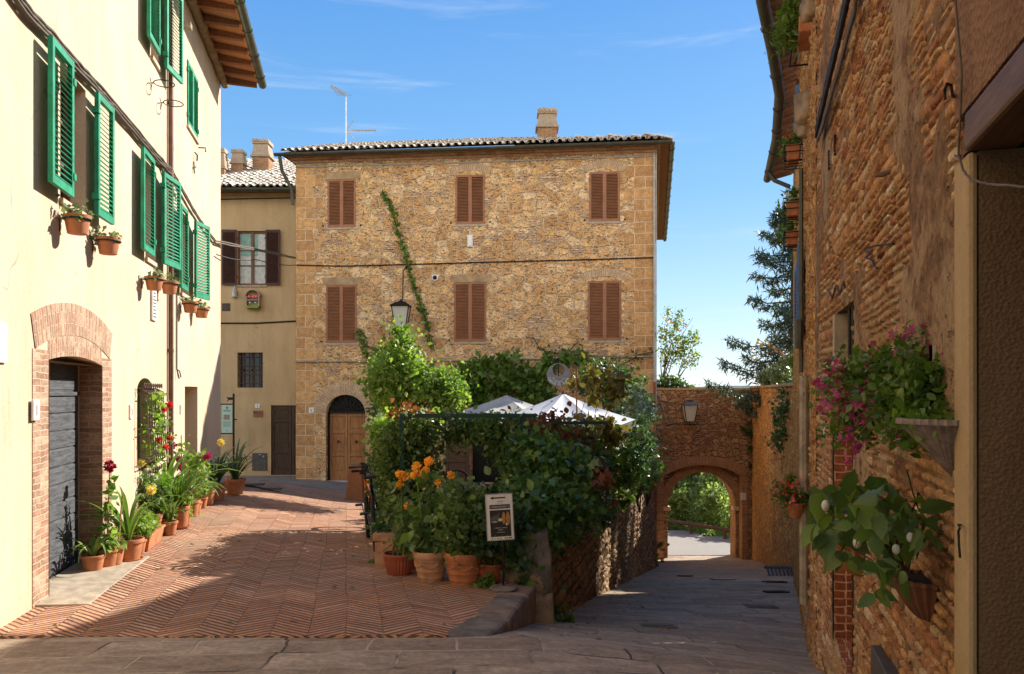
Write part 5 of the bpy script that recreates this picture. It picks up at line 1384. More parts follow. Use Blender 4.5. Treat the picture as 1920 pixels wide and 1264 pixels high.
# plaster pier, jamb, lintel
s_p,_=nuz(1800,400); mb=MB(); mb.M=NW.M()
mb.box(s_p,s_dw,-.016,.008,-3,.60); part('door_pier',mb,M['shade_plaster'],nb,world=True,bev=.012)
mb=MB(); mb.M=NW.M(); mb.box(s_dw-.12,s_dw-.004,.010,2.0,-3,.60); mb.box(s_dw-.1,NW.L,1.5,1.7,-3,.6); mb.box(s_dw-.1,NW.L,.35,2.0,.68,.9); part('door_jamb',mb,M['dark_plaster'],nb,world=True)
mb=MB(); mb.M=NW.M(); mb.box(s_dw-.02,NW.L,-.02,.10,.602,.70); mb.box(s_dw-.02,NW.L,.14,.34,.612,.70); part('lintel',mb,M['rustwood'],nb,world=True,bev=.01)
mb=MB(); mb.M=NW.M(); mb.box(s_p+.02,NW.L,-.016,.2,.71,NH); part('upper_render',mb,m_plaster('red_brown_render',(.27,.15,.085),(.20,.11,.06),sc=2.5,bs=.6,pebble=50),nb,world=True)
# stringcourse roof of the near house (out of frame, casts the shade)
# ---------------- blue shutter house (right, beyond)
EZ2=4.27
b2=thing('blue_shutter_house','ochre stone house with blue shutters and overhanging tile eave beyond the near wall','house',(B2.a.x,B2.a.y,-3),B2.ang)
mb=MB(); wall_panel(mb,B2,0,B2.L,-5.5,EZ2,[],res=.05); wall_panel(mb,B1,0,B1.L,-4.5,EZ2,[],res=.05)
far=Line((5.63+7.5,16-1.2),(5.63,16)); wall_panel(mb,far,0,far.L,-6,EZ2+.4,[],res=1)
part('wall',mb,M['town'],b2,world=True,smooth=2)
mb=MB(); gp=[(430,-0,4.0),(430,0,6.2)]
ep=[(.58+.287*-3-.45,-3),(.58+.287*4-.45,4),(2.0,6.2),(2.73,8.71),(3.26,10),(3.85,11.5),(4.46,13.5),(5.12,16.05)]
gutter('gutter',[(x,y,EZ2+.0) for x,y in ep],.075,M['gutter'],b2,.9)
def wallX(y): 
    return piece(y,[(-3,.58-.861),(6.2,2.36),(8.6,3.15),(16,5.63),(17,5.9)])
rf=MB(); yy=16.05; g_=random.Random(6)
def eX(y): 
    return piece(y,[(b,a) for a,b in ep])
while yy>-2.5:
    p=Vector((eX(yy)+.05,yy,EZ2+.06)); q=Vector((wallX(yy)+.25,yy+.1,EZ2+.26))
    if yy>5:
        for t in (0,.42):
            a=p.lerp(q,t); b=p.lerp(q,t+.62); j=Vector((g_.gauss(0,.012),g_.gauss(0,.012),g_.gauss(0,.012)))
            n=6;vs=[];fs=[]; d=(b-a).normalized()
            for (c,rr) in ((a+j,.092),(b+j,.075)):
                for k in range(n+1):
                    an=PI*k/n; vs.append(c+Vector((0,math.cos(an)*rr,-math.sin(an)*rr*1.0+t*.05)))
            fs=[(k,k+1,n+2+k,n+1+k) for k in range(n)]; rf.add(vs,fs)
    yy-=.19
br=MB(); 
rows=[]
for y in (-3,4,6.2,8.7,10,11.5,13.5,16.1):
    rows.append((Vector((eX(y)+.02,y,EZ2+.12)),Vector((wallX(y)+.0,y,EZ2+.30)),Vector((wallX(y)+6,y,EZ2+2.0))))
for r0,r1 in zip(rows,rows[1:]):
    for k in range(2): br.add([r0[k],r1[k],r1[k+1],r0[k+1]],[(0,1,2,3)])
    br.add([r0[0]+Vector((0,0,.06)),r1[0]+Vector((0,0,.06)),r1[2]+Vector((0,0,.08)),r0[2]+Vector((0,0,.08))],[(3,2,1,0)])
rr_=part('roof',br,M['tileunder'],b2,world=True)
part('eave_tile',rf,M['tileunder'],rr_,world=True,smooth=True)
mb=MB(); mb.tube([(4.9,15.3,EZ2-.05),(4.98,15.2,EZ2-.25),(5.2,15.0,EZ2-.42)],.04,8); part('gutter_outlet',mb,M['gutter'],b2,world=True,smooth=True)
# tall corner pipe and conduits
mb=MB(); s=B1.s_px(1519); 
mb.tube([B1.w(s,(HY-705)/F*7.4,.05),B1.w(s,(HY-1130)/F*7.4,.05)],.045,8); part('drain_pipe',mb,M['greypipe'],b2,world=True,smooth=True)
mb=MB(); s=B1.s_px(1512); mb.tube([B1.w(s,2.3,.05),B1.w(s,.2,.05)],.022,6); mb.tube([B1.w(s+.0,.75,.07),B1.w(s,.45,.07)],.045,8); part('conduit_pipe',mb,M['gutter'],b2,world=True,smooth=True)
# blue shutters (edge-on)
for (ya,yb_,z0,z1,lab) in ((8.75,9.6,.60,1.55,0),(9.7,10.4,3.0,3.6,1)):
    s0=(Vector((5.63,16))-Vector((wallX(yb_),yb_))).length; s1=(Vector((5.63,16))-Vector((wallX(ya),ya))).length
    mb=MB(); mb.M=B2.M(); mb.box(s0,s1,-.01,.03,z0,z1); w=part('window',mb,M['glass'],b2,world=True)
    window_shutters(w,B2,s0,s1,z0,z1,M['blueshut'],.05,-178,-178,w=(s1-s0)/2)
# ---------------- town wall
tw=thing('town_wall','high ochre town wall running down the right side to the gate','wall',(TW.b.x,TW.b.y,-4),TW.ang)
mb=MB(); wall_panel(mb,TW,0,TW.L,-8,.13,[],res=.07); mb2=Line((TW.b.x+.55,TW.b.y),(TW.a.x+.55,TW.a.y)); wall_panel(mb,mb2,0,mb2.L,-8,.13,[],res=1.5)
part('wall',mb,M['town'],tw,world=True,smooth=2)
mb=MB(); mb.M=TW.M(); g_=random.Random(4); s=-.4
while s<TW.L:
    l=g_.uniform(.35,.6); mb.box(s,s+l-.012,-.05-g_.uniform(0,.02),.62,.131,.20+g_.uniform(0,.02)); s+=l
part('coping_stone',mb,M['cap'],tw,world=True,bev=.015)
# ---------------- gate wall
gt=thing('town_gate','brown stone gate wall with a round brick arch opening onto a sunny lane','gate',(GW.a.x,31,-6.5),0)
GT=.06; go=dict(s0=GW.s_px(1244),s1=GW.s_px(1391),z0=-9,z1=(HY-893)/F*31,arch=(893-872)/F*31,seg=1,d=.45)
mb=MB(); wall_panel(mb,GW,0,GW.L,-9,GT,[go],res=.07)
G2=Line((5.3,31.45),(9.9,31.45)); gi=dict(s0=G2.s_px(1252),s1=G2.s_px(1379),z0=-9,z1=(HY-950)/F*31.4,arch=(950-886)/F*31.4,d=.75)
wall_panel(mb,G2,-.2,G2.L+.2,-9,GT-.5,[gi],res=.12)
G3=Line((10.2,32.2),(5.0,32.2)); gi3=dict(s0=10.2-5.3-gi['s1'],s1=10.2-5.3-gi['s0'],z0=-9,z1=gi['z1'],arch=gi['arch'],d=.01); wall_panel(mb,G3,0,G3.L,-9,GT,[gi3],res=.6,reveal=False)
part('wall',mb,M['gate'],gt,world=True,smooth=2)
mb=MB(); mb.M=GW.M(); s=-.3; g_=random.Random(8)
while s<GW.L:
    l=g_.uniform(.4,.7); mb.box(s,s+l-.012,-.04,1.2,GT+.001,GT+.09+g_.uniform(0,.02)); s+=l
part('coping_stone',mb,M['cap'],gt,world=True,bev=.015)
mb=MB(); seg_ring(mb,GW,go['s0'],go['s1'],go['z1'],go['arch'],.36,0,.035,n=36,ext=.03); part('outer_arch',mb,M['voussoir'],gt,world=True)
mb=MB(); arch_ring(mb,G2,(gi['s0']+gi['s1'])/2,gi['z1'],(gi['s1']-gi['s0'])/2,gi['arch'],.32,0,.03,n=36); part('inner_arch',mb,M['voussoir'],gt,world=True)
mb=MB()
for a,b,o in ((go['s0']-.26,go['s0'],.03),(go['s1'],go['s1']+.22,.03)):
    vs=[GW.w(a,-7,o),GW.w(b,-7,o),GW.w(b,go['z1'],o),GW.w(a,go['z1'],o),GW.w(a,-7,-.1),GW.w(a,go['z1'],-.1),GW.w(b,-7,-.1),GW.w(b,go['z1'],-.1)]
    mb=MB(); mb.add(vs,[(0,1,2,3),(4,0,3,5),(1,6,7,2)],[[(a,-7),(b,-7),(b,-3),(a,-3)]]*3)
    part('brick_jamb',mb,M['voussoir'],gt,world=True)
mb=MB(); mb.M=G2.M(); mb.box(gi['s1']-.10,gi['s1']+.18,-.07,.3,gi['z1']-.16,gi['z1']); mb.box(gi['s0']-.18,gi['s0']+.10,-.07,.3,gi['z1']-.16,gi['z1']); part('impost',mb,M['voussoir_pale'],gt,world=True,bev=.02)
mb=MB(); mb.M=GW.M(); s=GW.s_px(1393.5); z=(HY-930)/F*31; mb.box(s-.09,s+.09,-.05,.02,z-.15,z+.13); part('switch_box',mb,M['marble'],gt,world=True)
# ---------------- retaining wall
rw=thing('retaining_wall','dark rubble retaining wall between the restaurant terrace and the sloping lane','wall',(RW.a.x,RW.a.y,-2.2),RW.ang)
mb=MB(); 
rt0=plazaZ(8.15)+.10; rt1=plazaZ(23.9)+.12
wall_panel(mb,RW,0,RW.L,-6,-1.7,[],res=.06)
for i,v in enumerate(mb.v):
    # clip/warp so the top follows the terrace level, base battered outwards
    x,y,z=v; tz=plazaZ(y)+.13; t=(z+6)/4.3; nz=lerp(-6,tz,t); bt=(tz-nz)*.06
    mb.v[i]=(x+RW.n.x*bt,y+RW.n.y*bt,nz)
mb.uv=[[(u,lerp(-6,plazaZ(8.15+u*.97)+.13,(v+6)/4.3)) for u,v in f] for f in mb.uv]
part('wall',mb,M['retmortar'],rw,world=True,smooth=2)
def warp_rw(p):
    y=p.y; tz=plazaZ(y)+.13; bt=(tz-p.z)*.06; return (p.x+RW.n.x*bt,p.y+RW.n.y*bt,p.z)
mb=MB(); clr=lambda s,z: z<plazaZ(RW.w(s,0).y)+.10 and z>roadZ(RW.w(s,0).x,RW.w(s,0).y)-.3
masonry(mb,RW,0,RW.L,-5.8,-1.7,[],hr=(.07,.19),wr=(.12,.38),prot=(.006,.04),seed=9,gu=4,gv=3,warp=warp_rw,clipf=clr,thin=.25)
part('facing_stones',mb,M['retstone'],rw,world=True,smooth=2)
mb=MB(); g_=random.Random(11); s=0
while s<RW.L-.1:
    l=g_.uniform(.35,.6); y=RW.w(s,0).y; z=plazaZ(y)+.13; mb.M=RW.M(s,z); mb.box(0,l-.015,-.04,.34,0,.07+g_.uniform(0,.02)); s+=l
part('coping_stone',mb,M['cap'],rw,world=True,bev=.015)
def boulder(name,label,c,r,mat,seed,group=None):
    g=random.Random(seed); mb=MB(); mb.sphere((0,0,0),1,18,12)
    vs=[]
    for v in mb.v:
        p=Vector(v); f=1+.28*mnoise.noise(p*1.1+Vector((seed,0,0)))+.12*mnoise.noise(p*3+Vector((seed,5,0)))
        q=Vector((max(-.8,min(.8,p.x*1.15)),max(-.8,min(.8,p.y*1.15)),max(-.85,min(.8,p.z*1.1))))*f
        vs.append((q.x*r[0],q.y*r[1],q.z*r[2]))
    mb.v=vs; o=part(name,mb,mat,smooth=2); o.location=c; tag(o,label,'stone',group); return o
boulder('boulder','upright grey stone post at the near end of the dark retaining wall',(.24,8.02,-1.72),(.17,.18,.42),M['kerb'],3)
boulder('boulder','rounded tan stone block lying behind the poster stand foot',(.12,8.05,-1.92),(.26,.22,.17),M['boulder'],6)
boulder('boulder','squared brown stone at the foot of the retaining wall by the kerb',(.26,7.85,-2.25),(.16,.2,.36),M['boulder'],9)
def G_(px,py):  # point on plaza plane by pixel
    k=(py-HY)/F; y=5.7
    while y<32:
        x=(px-CX)/F*y; z=plazaZ(y,x)
        if -z/y<=k: break
        y+=.01
    return Vector((x,y,z))
# ---------------- lamps
def lantern(name,label,top,H,W,bracket,glow=False):
    o=thing(name,label,'street lamp',top)
    mb=MB(); h=H; w=W/2
    def fr4(z,hw): return [(-hw,-hw,z),(hw,-hw,z),(hw,hw,z),(-hw,hw,z)]
    z0,z1=-h,-h*.22
    a,b=fr4(z0,w*.55),fr4(z1,w*.92)
    for i in range(4):
        mb.tube([a[i],b[i]],W*.028,4); mb.tube([a[i],a[(i+1)%4]],W*.03,4); mb.tube([b[i],b[(i+1)%4]],W*.035,4)
    part('frame',mb,M['iron'],o)
    mb=MB(); mb.hexa(fr4(z1,w*1.12)+fr4(z1+h*.14,w*.55)); mb.hexa(fr4(z1+h*.14,w*.38)+fr4(z1+h*.2,w*.2)); mb.sphere((0,0,0),W*.06); part('cap',mb,M['iron'],o)
    mb=MB(); mb.hexa(fr4(z0+.01,w*.52)+fr4(z1-.01,w*.88))
    g=G('lamp_glass'); 
    if 'lampglass' not in M:
        M['lampglass']=g.fin(g.n('ShaderNodeMixShader',{0:.6,1:g.n('ShaderNodeBsdfTransparent',{}),2:g.pr((.62,.64,.60),.25,spec=.5)}))
    part('glass',mb,M['lampglass'],o)
    mb=MB(); mb.tube([(0,0,z0),(0,0,z0+h*.18)],W*.07,8); mb.sphere((0,0,z0+h*.32),W*.12,10,7,(1,1,1.4)); part('bulb',mb,M['white'],o,smooth=True)
    mb=MB(); 
    for b_ in bracket: mb.tube([Vector(p)-Vector(top) for p in b_],W*.035,6)
    part('bracket',mb,M['iron'],o,smooth=True); return o
t=P(752,563,24.1); 
lantern('wall_lantern','black lantern with clear glass on a post in front of the stone house facade',t,(612-560)/F*24.1,(770-735)/F*24.1,[[t+Vector((0,0,-.8)),t+Vector((.1,.0,-1.0)),t+Vector((.16,.2,-1.1)),t+Vector((.16,.5,-1.1))],[t+Vector((.0,0,-.8)),t+Vector((.04,0,-1.3)),t+Vector((.14,0,-1.4))],[t+Vector((.05,0,.0)),t+Vector((.05,.1,.9)),t+Vector((.12,.5,1.1))]])
t=P(1293,750,30.3)
lantern('wall_lantern','white glazed lantern with dark frame mounted on the brown gate wall',t,.82,.56,[[t+Vector((0,0,-.78)),t+Vector((0,0,-.95)),t+Vector((.04,0,-1.0))],[t+Vector((-.75,.6,-1.0)),t+Vector((-.6,.15,-.92)),t+Vector((.35,0,-.93))]])
cable('overhead_wire',[P(1236,738,30.9),P(1250,790,30.9),P(1262,801,30.95),P(1238,803,30.9)],.014,M['cablew'],'loose pale cable loops hanging at the house corner beside the gate lantern','wire')
cable('overhead_wire',[P(1234,752,30.7),P(1262,756,30.8),P(1280,752,30.6)],.014,M['cableb'],'black wire strung along the gate wall to the lantern bracket','wire')
# ---------------- potted plants along the cream wall
def potted(label,q,r,h,kind,potmat='terra',seed=1,group='potted plants lined up along the cream wall',**kw):
    o=thing('potted_plant',label,'potted plant',q,0,group); g=random.Random(seed)
    if kw.get('square'):
        s=r*.92; mb=MB(); mb.hexa([(-s*.8,-s*.8,0),(s*.8,-s*.8,0),(s*.8,s*.8,0),(-s*.8,s*.8,0),(-s,-s,h*.85),(s,-s,h*.85),(s,s,h*.85),(-s,s,h*.85)]); mb.hexa([(-s*1.08,-s*1.08,h*.85),(s*1.08,-s*1.08,h*.85),(s*1.08,s*1.08,h*.85),(-s*1.08,s*1.08,h*.85),(-s*1.08,-s*1.08,h),(s*1.08,-s*1.08,h),(s*1.08,s*1.08,h),(-s*1.08,s*1.08,h)])
        part('pot',mb,M[potmat],o,bev=.008)
    elif kw.get('trough'):
        l=kw['trough']; Rm=Matrix.Rotation(R(101.7),4,'Z'); mb=MB(); mb.M=Rm
        mb.hexa([(-l*.46,-r*.75,0),(l*.46,-r*.75,0),(l*.46,r*.75,0),(-l*.46,r*.75,0),(-l*.5,-r,h*.85),(l*.5,-r,h*.85),(l*.5,r,h*.85),(-l*.5,r,h*.85)]); mb.box(-l*.52,l*.52,-r*1.1,r*1.1,h*.85,h); part('pot',mb,M[potmat],o,bev=.008)
    else: pot('pot',M[potmat],o,h,r)
    if kw.get('saucer'): mb=MB(); mb.lathe([(.001,0),(r*.85,0),(r*.98,.03),(r*.93,.03),(r*.8,.01)],(0,0,-.0),20); part('saucer',mb,M[potmat],o,smooth=True)
    if kind in('strap','aloe','darkstrap'):
        L=kw.get('L',.55); straps('foliage',(0,0,h*.85),kw.get('n',22),L,kw.get('w',.022),M['lf_'+kind],o,seed,world=False,spread=kw.get('spread',.9),droop=kw.get('droop',1))
    if kw.get('bush') or kind=='bush':
        e=kw.get('ell',[((0,0,h+.08),(r*1.1,r*1.1,.12))])
        pts=cloud(e,kw.get('nl',350),kw.get('sig',.04),seed=seed); leaves('foliage',pts,kw.get('ls',.045),kw.get('lk','rhomb'),M[kw.get('lm','lf_hedge')],o,world=False,seed=seed,out=None)
    if kw.get('flowers'):
        for (fm,pl,rr) in kw['flowers']: flowerballs('flower',pl,rr,M[fm],o,seed,world=False)
    if kw.get('stem'):
        mb=MB(); mb.tube(kw['stem'],.008,5); part('stem',mb,M['bark'],o)
    return o
gp=G_
potted('spiky aloe in a lime green pot, foremost beside the grey plank door',gp(174,1072),.115,.17,'aloe','terra',seed=2,L=.42,n=20,w=.022,spread=1.2,droop=1.2)
bpy.data.objects['potted_plant'].children[0].data.materials[0]=m_basic('lime_green_glaze',(.17,.25,.045),.35)
potted('bushy green plant in a terracotta pot just right of the lime green pot',gp(198,1064),.14,.2,'bush',seed=3,nl=260,lm='lf_bright',ls=.05,ell=[((0,0,.24),(.13,.13,.1))])
potted('small blue grey rosette in a black pot next to the low terracotta pot',gp(224,1054),.09,.14,'aloe','black',seed=4,L=.14,n=20,w=.03,spread=1.5)
potted('low round terracotta bowl with a stub of plant tucked behind the aloe by the door',gp(152,1052),.14,.16,'bush',seed=5,nl=90,ell=[((0,0,.18),(.1,.1,.05))])
q=gp(240,1052); potted('arching green strap leaf clivia in a wide terracotta pot with saucer',q,.16,.24,'strap',seed=6,saucer=True,L=.80,n=18,w=.030,spread=.9)
# climbing rose
q=Vector((-4.22,8.32,plazaZ(8.32,-4.22)+.02)); o=thing('climbing_rose','tall thin rose with one crimson bloom climbing a cane by the brick door jamb','rose',q,0)
top=P(206,880,q.y)-q; mb=MB(); mb.tube([(0,0,0),(.02,0,.4),(top.x*.5,0,top.z*.55),(top.x*.85,0,top.z*.85),tuple(top)],[.012,.011,.009,.007,.005],5); part('stem',mb,M['cane'],o); mb=MB(); mb.tube([(.1,.03,0),(.14,.02,.5),(.17,0,.75)],.008,5); part('stem',mb,M['cane'],o)
pts=np.concatenate([np.array([[top.x*t+random.gauss(0,.04),random.gauss(0,.04),.25+top.z*.75*t*.9+random.gauss(0,.03)] for _ in range(9)]) for t in [i/9 for i in range(9)]]); leaves('foliage',pts,.065,'leaf',M['lf_bright'],o,world=False,seed=3)
flowerballs('rose_bloom',[tuple(top+Vector((0,0,.03)))],.055,M['rosepetal'],o,2,world=False)
pot('pot',M['terra'],o,.2,.13,(.06,0,0))
potted('light green bedding plant in a long terracotta trough behind the clivia',gp(275,1024),.12,.19,'bush',seed=7,trough=.75,lm='lf_bright',nl=900,ls=.045,ell=[((-.05,.25,.27),(.13,.14,.1)),((0,0,.27),(.14,.14,.12)),((.05,-.25,.25),(.13,.14,.09))])
potted('yellow flowered marigold bush in a slim terracotta pot with a saucer',gp(287,1006)+Vector((0,.0,0)),.11,.28,'bush',seed=8,lm='lf_dahlia',nl=520,ls=.05,ell=[((-.1,.05,.55),(.15,.15,.3)),((0,0,.4),(.12,.12,.1))],flowers=[('fl_yellow',[(-.12,-.05,.93),(.02,-.1,.60)],.06)],saucer=True)
potted('dark small leaved shrub in a terracotta pot left of the widest strap leaf plant',gp(306,1000),.12,.2,'bush',seed=9,lm='lf_ivy',nl=350,ell=[((0,0,.27),(.16,.14,.12))],flowers=[('fl_pink',[(.05,-.12,.38),(.12,-.08,.30)],.035)])
potted('tall fountain of green strap leaves in the middle of the pot row',gp(300,988)+Vector((0,.1,0)),.14,.25,'strap',seed=10,L=1.15,n=46,w=.030,spread=.95,droop=.85)
potted('spreading green strap leaf plant in a tall terracotta pot with green saucer',gp(336,990),.14,.30,'strap',seed=11,saucer=True,L=1.05,n=46,w=.028,spread=1.05,droop=1.1)
potted('pink flowered shrub in a dark pot at the sunlit end of the pot row',gp(356,968),.15,.24,'bush',seed=12,lm='lf_bright',nl=900,ls=.055,ell=[((0,0,.5),(.25,.22,.28)),((.1,0,.75),(.2,.15,.2)),((-.1,.1,.9),(.1,.1,.2))],flowers=[('fl_magenta',[(-.22,-.05,1.05),(-.12,-.1,.85),(-.1,-.1,.72),(.28,-.1,.86),(.3,-.1,.9),(.1,-.2,.4),(.05,-.2,.68)],.055)],stem=[(-.12,0,.2),(-.13,0,1.2)])
potted('dark clivia with a pale yellow bloom in shade at the corner of the cream house',gp(405,938),.17,.26,'darkstrap',seed=13,L=1.0,n=34,w=.032,spread=.95,droop=.95,group='shaded pots at the corner of the cream house',flowers=[('fl_yellow',[(.12,-.1,1.0)],.075)])
potted('dark arching clivia leaning right in a brown pot, rightmost of the shaded pots',gp(420,930)+Vector((.1,.3,0)),.19,.28,'darkstrap',seed=14,L=1.0,n=30,w=.032,spread=1.15,droop=1.2,group='shaded pots at the corner of the cream house')
potted('small dark leafy plant in a brown pot, foremost of the shaded pots',gp(388,946),.13,.24,'bush',seed=15,lm='lf_dark',nl=260,group='shaded pots at the corner of the cream house')
for i,(px,py,k_,lab) in enumerate([(258,1038,'bush','small leafy plant in a tiny terracotta pot between the clivia and the trough'),(318,1002,'strap','small tufted strap leaf plant in a little pot beside the marigold bush'),(346,984,'bush','low pale leaved plant in a small pot in front of the tallest strap leaves'),(366,962,'strap','slender strap leaf plant near the sunlit end of the pot row'),(378,952,'bush','leafy plant in a small pot just before the shaded pots')]):
    if k_=='bush': potted(lab,gp(px,py),.095,.16,'bush',seed=60+i,lm='lf_bright' if i!=4 else 'lf_hedge',nl=260,ls=.045,ell=[((0,0,.22),(.12,.12,.12)),((.03,0,.36),(.08,.08,.1))])
    else: potted(lab,gp(px,py),.10,.17,'strap',seed=60+i,L=.6,n=26,w=.018,spread=.8)
# grille climber
o=thing('climbing_rose','red flowered rambling plant growing through the iron window grille','climbing plant',LF.w(LS(10.2),-.95,.1),LF.ang)
H=.98; pts=[];gg=random.Random(9)
for i in range(420):
    t=gg.random(); w=.10+.12*(1-t); pts.append((gg.gauss(.12+.18*(.5-t)*0+.08*math.sin(t*9),w),gg.gauss(-.02,.05),.03+t*H*.95))
for i in range(60): pts.append((.5+gg.gauss(.1,.1),gg.gauss(-.05,.05),.25+gg.random()*.3))
leaves('foliage',np.array(pts),.06,'rhomb',M['lf_bright'],o,world=False,seed=4)
for p in ([(.1,0,0),(.2,-.05,.5),(.1,0,.95)],[(.3,0,.1),(.55,-.05,.4),(.75,-.06,.62)],[(.35,0,.3),(.6,-.05,.55),(.85,-.06,.6)]): mb=MB(); mb.tube(p,.006,4); part('stem',mb,M['stemg'],o)
flowerballs('flower',[(.32,-.08,.72),(.55,-.1,.78),(-.02,-.1,.34),(.35,-.1,.22),(.6,-.1,.33)],.042,M['fl_red'],o,5,world=False)
# ---------------- restaurant terrace
PY=9.7
po=thing('pergola','dark green metal pergola frame holding up the restaurant hedge','pergola',(-1.33,PY,plazaZ(PY)))
mb=MB(); H=1.66; B=.045
for (x,y) in ((0,0),(1.45,0),(-.3,3.0),(2.0,3.4)): 
    zb_=plazaZ(PY+y)-plazaZ(PY); m2=MB(); m2.box(x-.028,x+.028,y-.028,y+.028,zb_,H); part('post',m2,M['pergola'],po)
mb.box(-.03,1.62,-.03,.03,H,H+.05); mb.box(1.42,2.6,1.0,1.05,H-.12,H-.08); mb.box(-.03,.03,.03,3,H,H+.05); part('beam',mb,M['pergola'],po)
def hedge(name,label,cat,boxes,n,mat,size=.06,kind='rhomb',seed=1,root=None,sig=.07,stems=0,face=None,up=.3,extra=None,out=None,label2=None,group=None):
    b=boxes[0]; c=root or ((b[0]+b[1])/2,(b[2]+b[3])/2,b[4]); o=thing(name,label,cat,c,0,group)
    vol=[(b[1]-b[0]+.2)*(b[3]-b[2]+.2)*(b[5]-b[4]) for b in boxes]; s=sum(vol)
    pts=np.concatenate([boxcloud(*b[:6],max(30,int(n*v/s)),sig,seed=seed+i,face=b[6] if len(b)>6 else face) for i,(b,v) in enumerate(zip(boxes,vol))])
    leaves('foliage',pts,size,kind,mat,o,seed=seed,up=up,out=out)
    if extra:
        for (m_,nn,bx,sz,k) in extra: leaves('foliage',boxcloud(*bx,nn,.06,seed=seed+9),sz,k,m_,o,seed=seed+3,up=up)
    if stems:
        g=random.Random(seed); mb=MB()
        for i in range(stems):
            b=boxes[i%len(boxes)]; x=g.uniform(b[0],b[1]); y=g.uniform(b[2],b[3]); mb.tube([(x,y,b[4]-.05),(x+g.gauss(0,.06),y+g.gauss(0,.06),(b[4]+b[5])/2),(x+g.gauss(0,.15),y+g.gauss(0,.1),b[5])],[.018,.013,.006],5)
        part('stem',mb,M['bark'],o,world=True)
    return o
zp=plazaZ
# left hedge: runs back from the corner post
hb=[]
for i,y in enumerate([9.75,10.6,11.4]):
    xc=-1.24-.20*(y-9.75); w=.18 if i==0 else .22
    hb.append((xc-w-.07,xc+w-.05,y,y+.9,zp(y)+.12,-.5+.02*i,(0,0.0)))
hb.append((-1.50,-1.2,9.75,10.1,zp(9.8)+.1,-.4,(1,0.0)))
hedge('hedge','tall green leafy hedge wall on the left side of the restaurant terrace behind the bicycles','hedge',hb,19000,M['lf_hedge'],.050,seed=21,sig=.08,stems=26,
  extra=[(M['lf_bright'],3200,(-1.75,-1.1,10.0,12.2,-.62,-.38),.065,'rhomb'),(M['lf_red'],420,(-1.55,-1.05,9.8,11.5,-.42,-.26),.06,'leaf'),(M['lf_red'],160,(-1.8,-1.6,11,12.4,-1.3,-.5),.06,'leaf')])
# front canopy band of leaves over the pergola opening
hedge('climber','leafy creeper draped along the front beam of the green pergola','climbing plant',[(-1.25,.15,9.68,9.95,-.68,-.33),(-1.2,-.95,9.7,9.95,-1.1,-.6),(-.2,.05,9.7,9.95,-.9,-.6),(-.75,.3,9.8,11,-.55,-.40)],6500,M['lf_hedge'],.050,seed=31,sig=.07,stems=8,
  extra=[(M['lf_red'],140,(.0,.5,9.7,10.0,-.46,-.36),.055,'leaf')])
# ivy mass on the right of the opening
ib=[(-.02,.50,9.2,9.7,-1.75,-.55,(1,0.0)),(.05,.60,8.6,9.2,-1.55,-1.0,(1,0.0)),(.25,.88,8.9,10.2,-1.45,-.75),(.30,.62,8.45,8.9,-1.4,-1.1)]
hedge('ivy','thick dark green ivy mound spilling over the near end of the retaining wall','ivy',ib,12500,M['lf_ivy'],.060,'maple',seed=41,sig=.08,up=.1,
  extra=[(M['lf_vine'],420,(.2,.8,8.5,9.1,-1.6,-1.1),.06,'maple'),(M['lf_red'],150,(.3,1.0,8.7,9.2,-1.4,-.8),.065,'maple')])
# trailing ivy strand down the wall face
hedge('ivy','ivy strands hanging down the dark retaining wall face below the mound','ivy',[(.30,.42,8.3,8.5,-1.9,-1.6),(.5,.95,9.0,10.4,-1.75,-1.5),(.8,1.2,10.2,11.2,-1.75,-1.5)],380,M['lf_ivy'],.055,'maple',seed=43,up=.1)
# bright tree
TYY=16.3; q=Vector((-2.05,TYY,zp(TYY))); tr=thing('tree','small bright green backlit tree rising behind the hedge in front of the stone house','tree',q)
tips=[P(x,y,TYY+dy) for x,y,dy in ((752,640,0),(715,690,.3),(800,700,-.2),(835,720,0),(770,680,.5),(735,720,-.4),(860,745,.2),(705,740,.2))]
limbs('trunk',q,tips,.06,M['bark'],tr,seed=3,trunk=P(765,800,TYY))
k_=TYY/14
el=[(P(752,705,TYY),(.34*k_,.5,.60*k_)),(P(752,640,TYY),(.13*k_,.18,.30*k_)),(P(722,715,TYY+.2),(.22*k_,.3,.36*k_)),(P(795,725,TYY-.2),(.24*k_,.3,.34*k_)),(P(832,735,TYY),(.24*k_,.3,.32*k_)),(P(778,755,TYY),(.50*k_,.4,.25*k_)),(P(848,752,TYY+.1),(.14*k_,.2,.16*k_))]
leaves('crown',cloud(el,12500,.12,seed=5,shell=.45),.088,'rhomb',M['lf_bright'],tr,seed=5,droop=.8,up=.2,sv=.3)
hedge('shrub','dark green vine covered shrub left of the bright backlit tree','shrub',[(P(700,0,22).x,P(748,0,22).x,21.8,22.6,-2.0,.65),(P(705,0,22).x,P(735,0,22).x,21.8,22.4,.3,1.1)],3000,M['lf_vine'],.11,'leaf',seed=51,sig=.1,stems=5)
# grapevine on the facade
vb=[]
for (x0,y0,x1,y1) in ((855,690,905,760),(880,675,925,735),(925,668,990,730),(985,690,1030,745),(870,735,1000,752),(1020,665,1035,690),(1040,664,1100,678)):
    a=P(x0,y1,23.9);b=P(x1,y0,23.9); vb.append((a.x,b.x,23.75,24.0,a.z,b.z))
hedge('grapevine','broad leaved green grapevine spread over the lower facade of the stone house','vine',vb,3600,M['lf_vine'],.125,'maple',seed=61,sig=.10,up=.1,root=(P(930,760,23.9)))
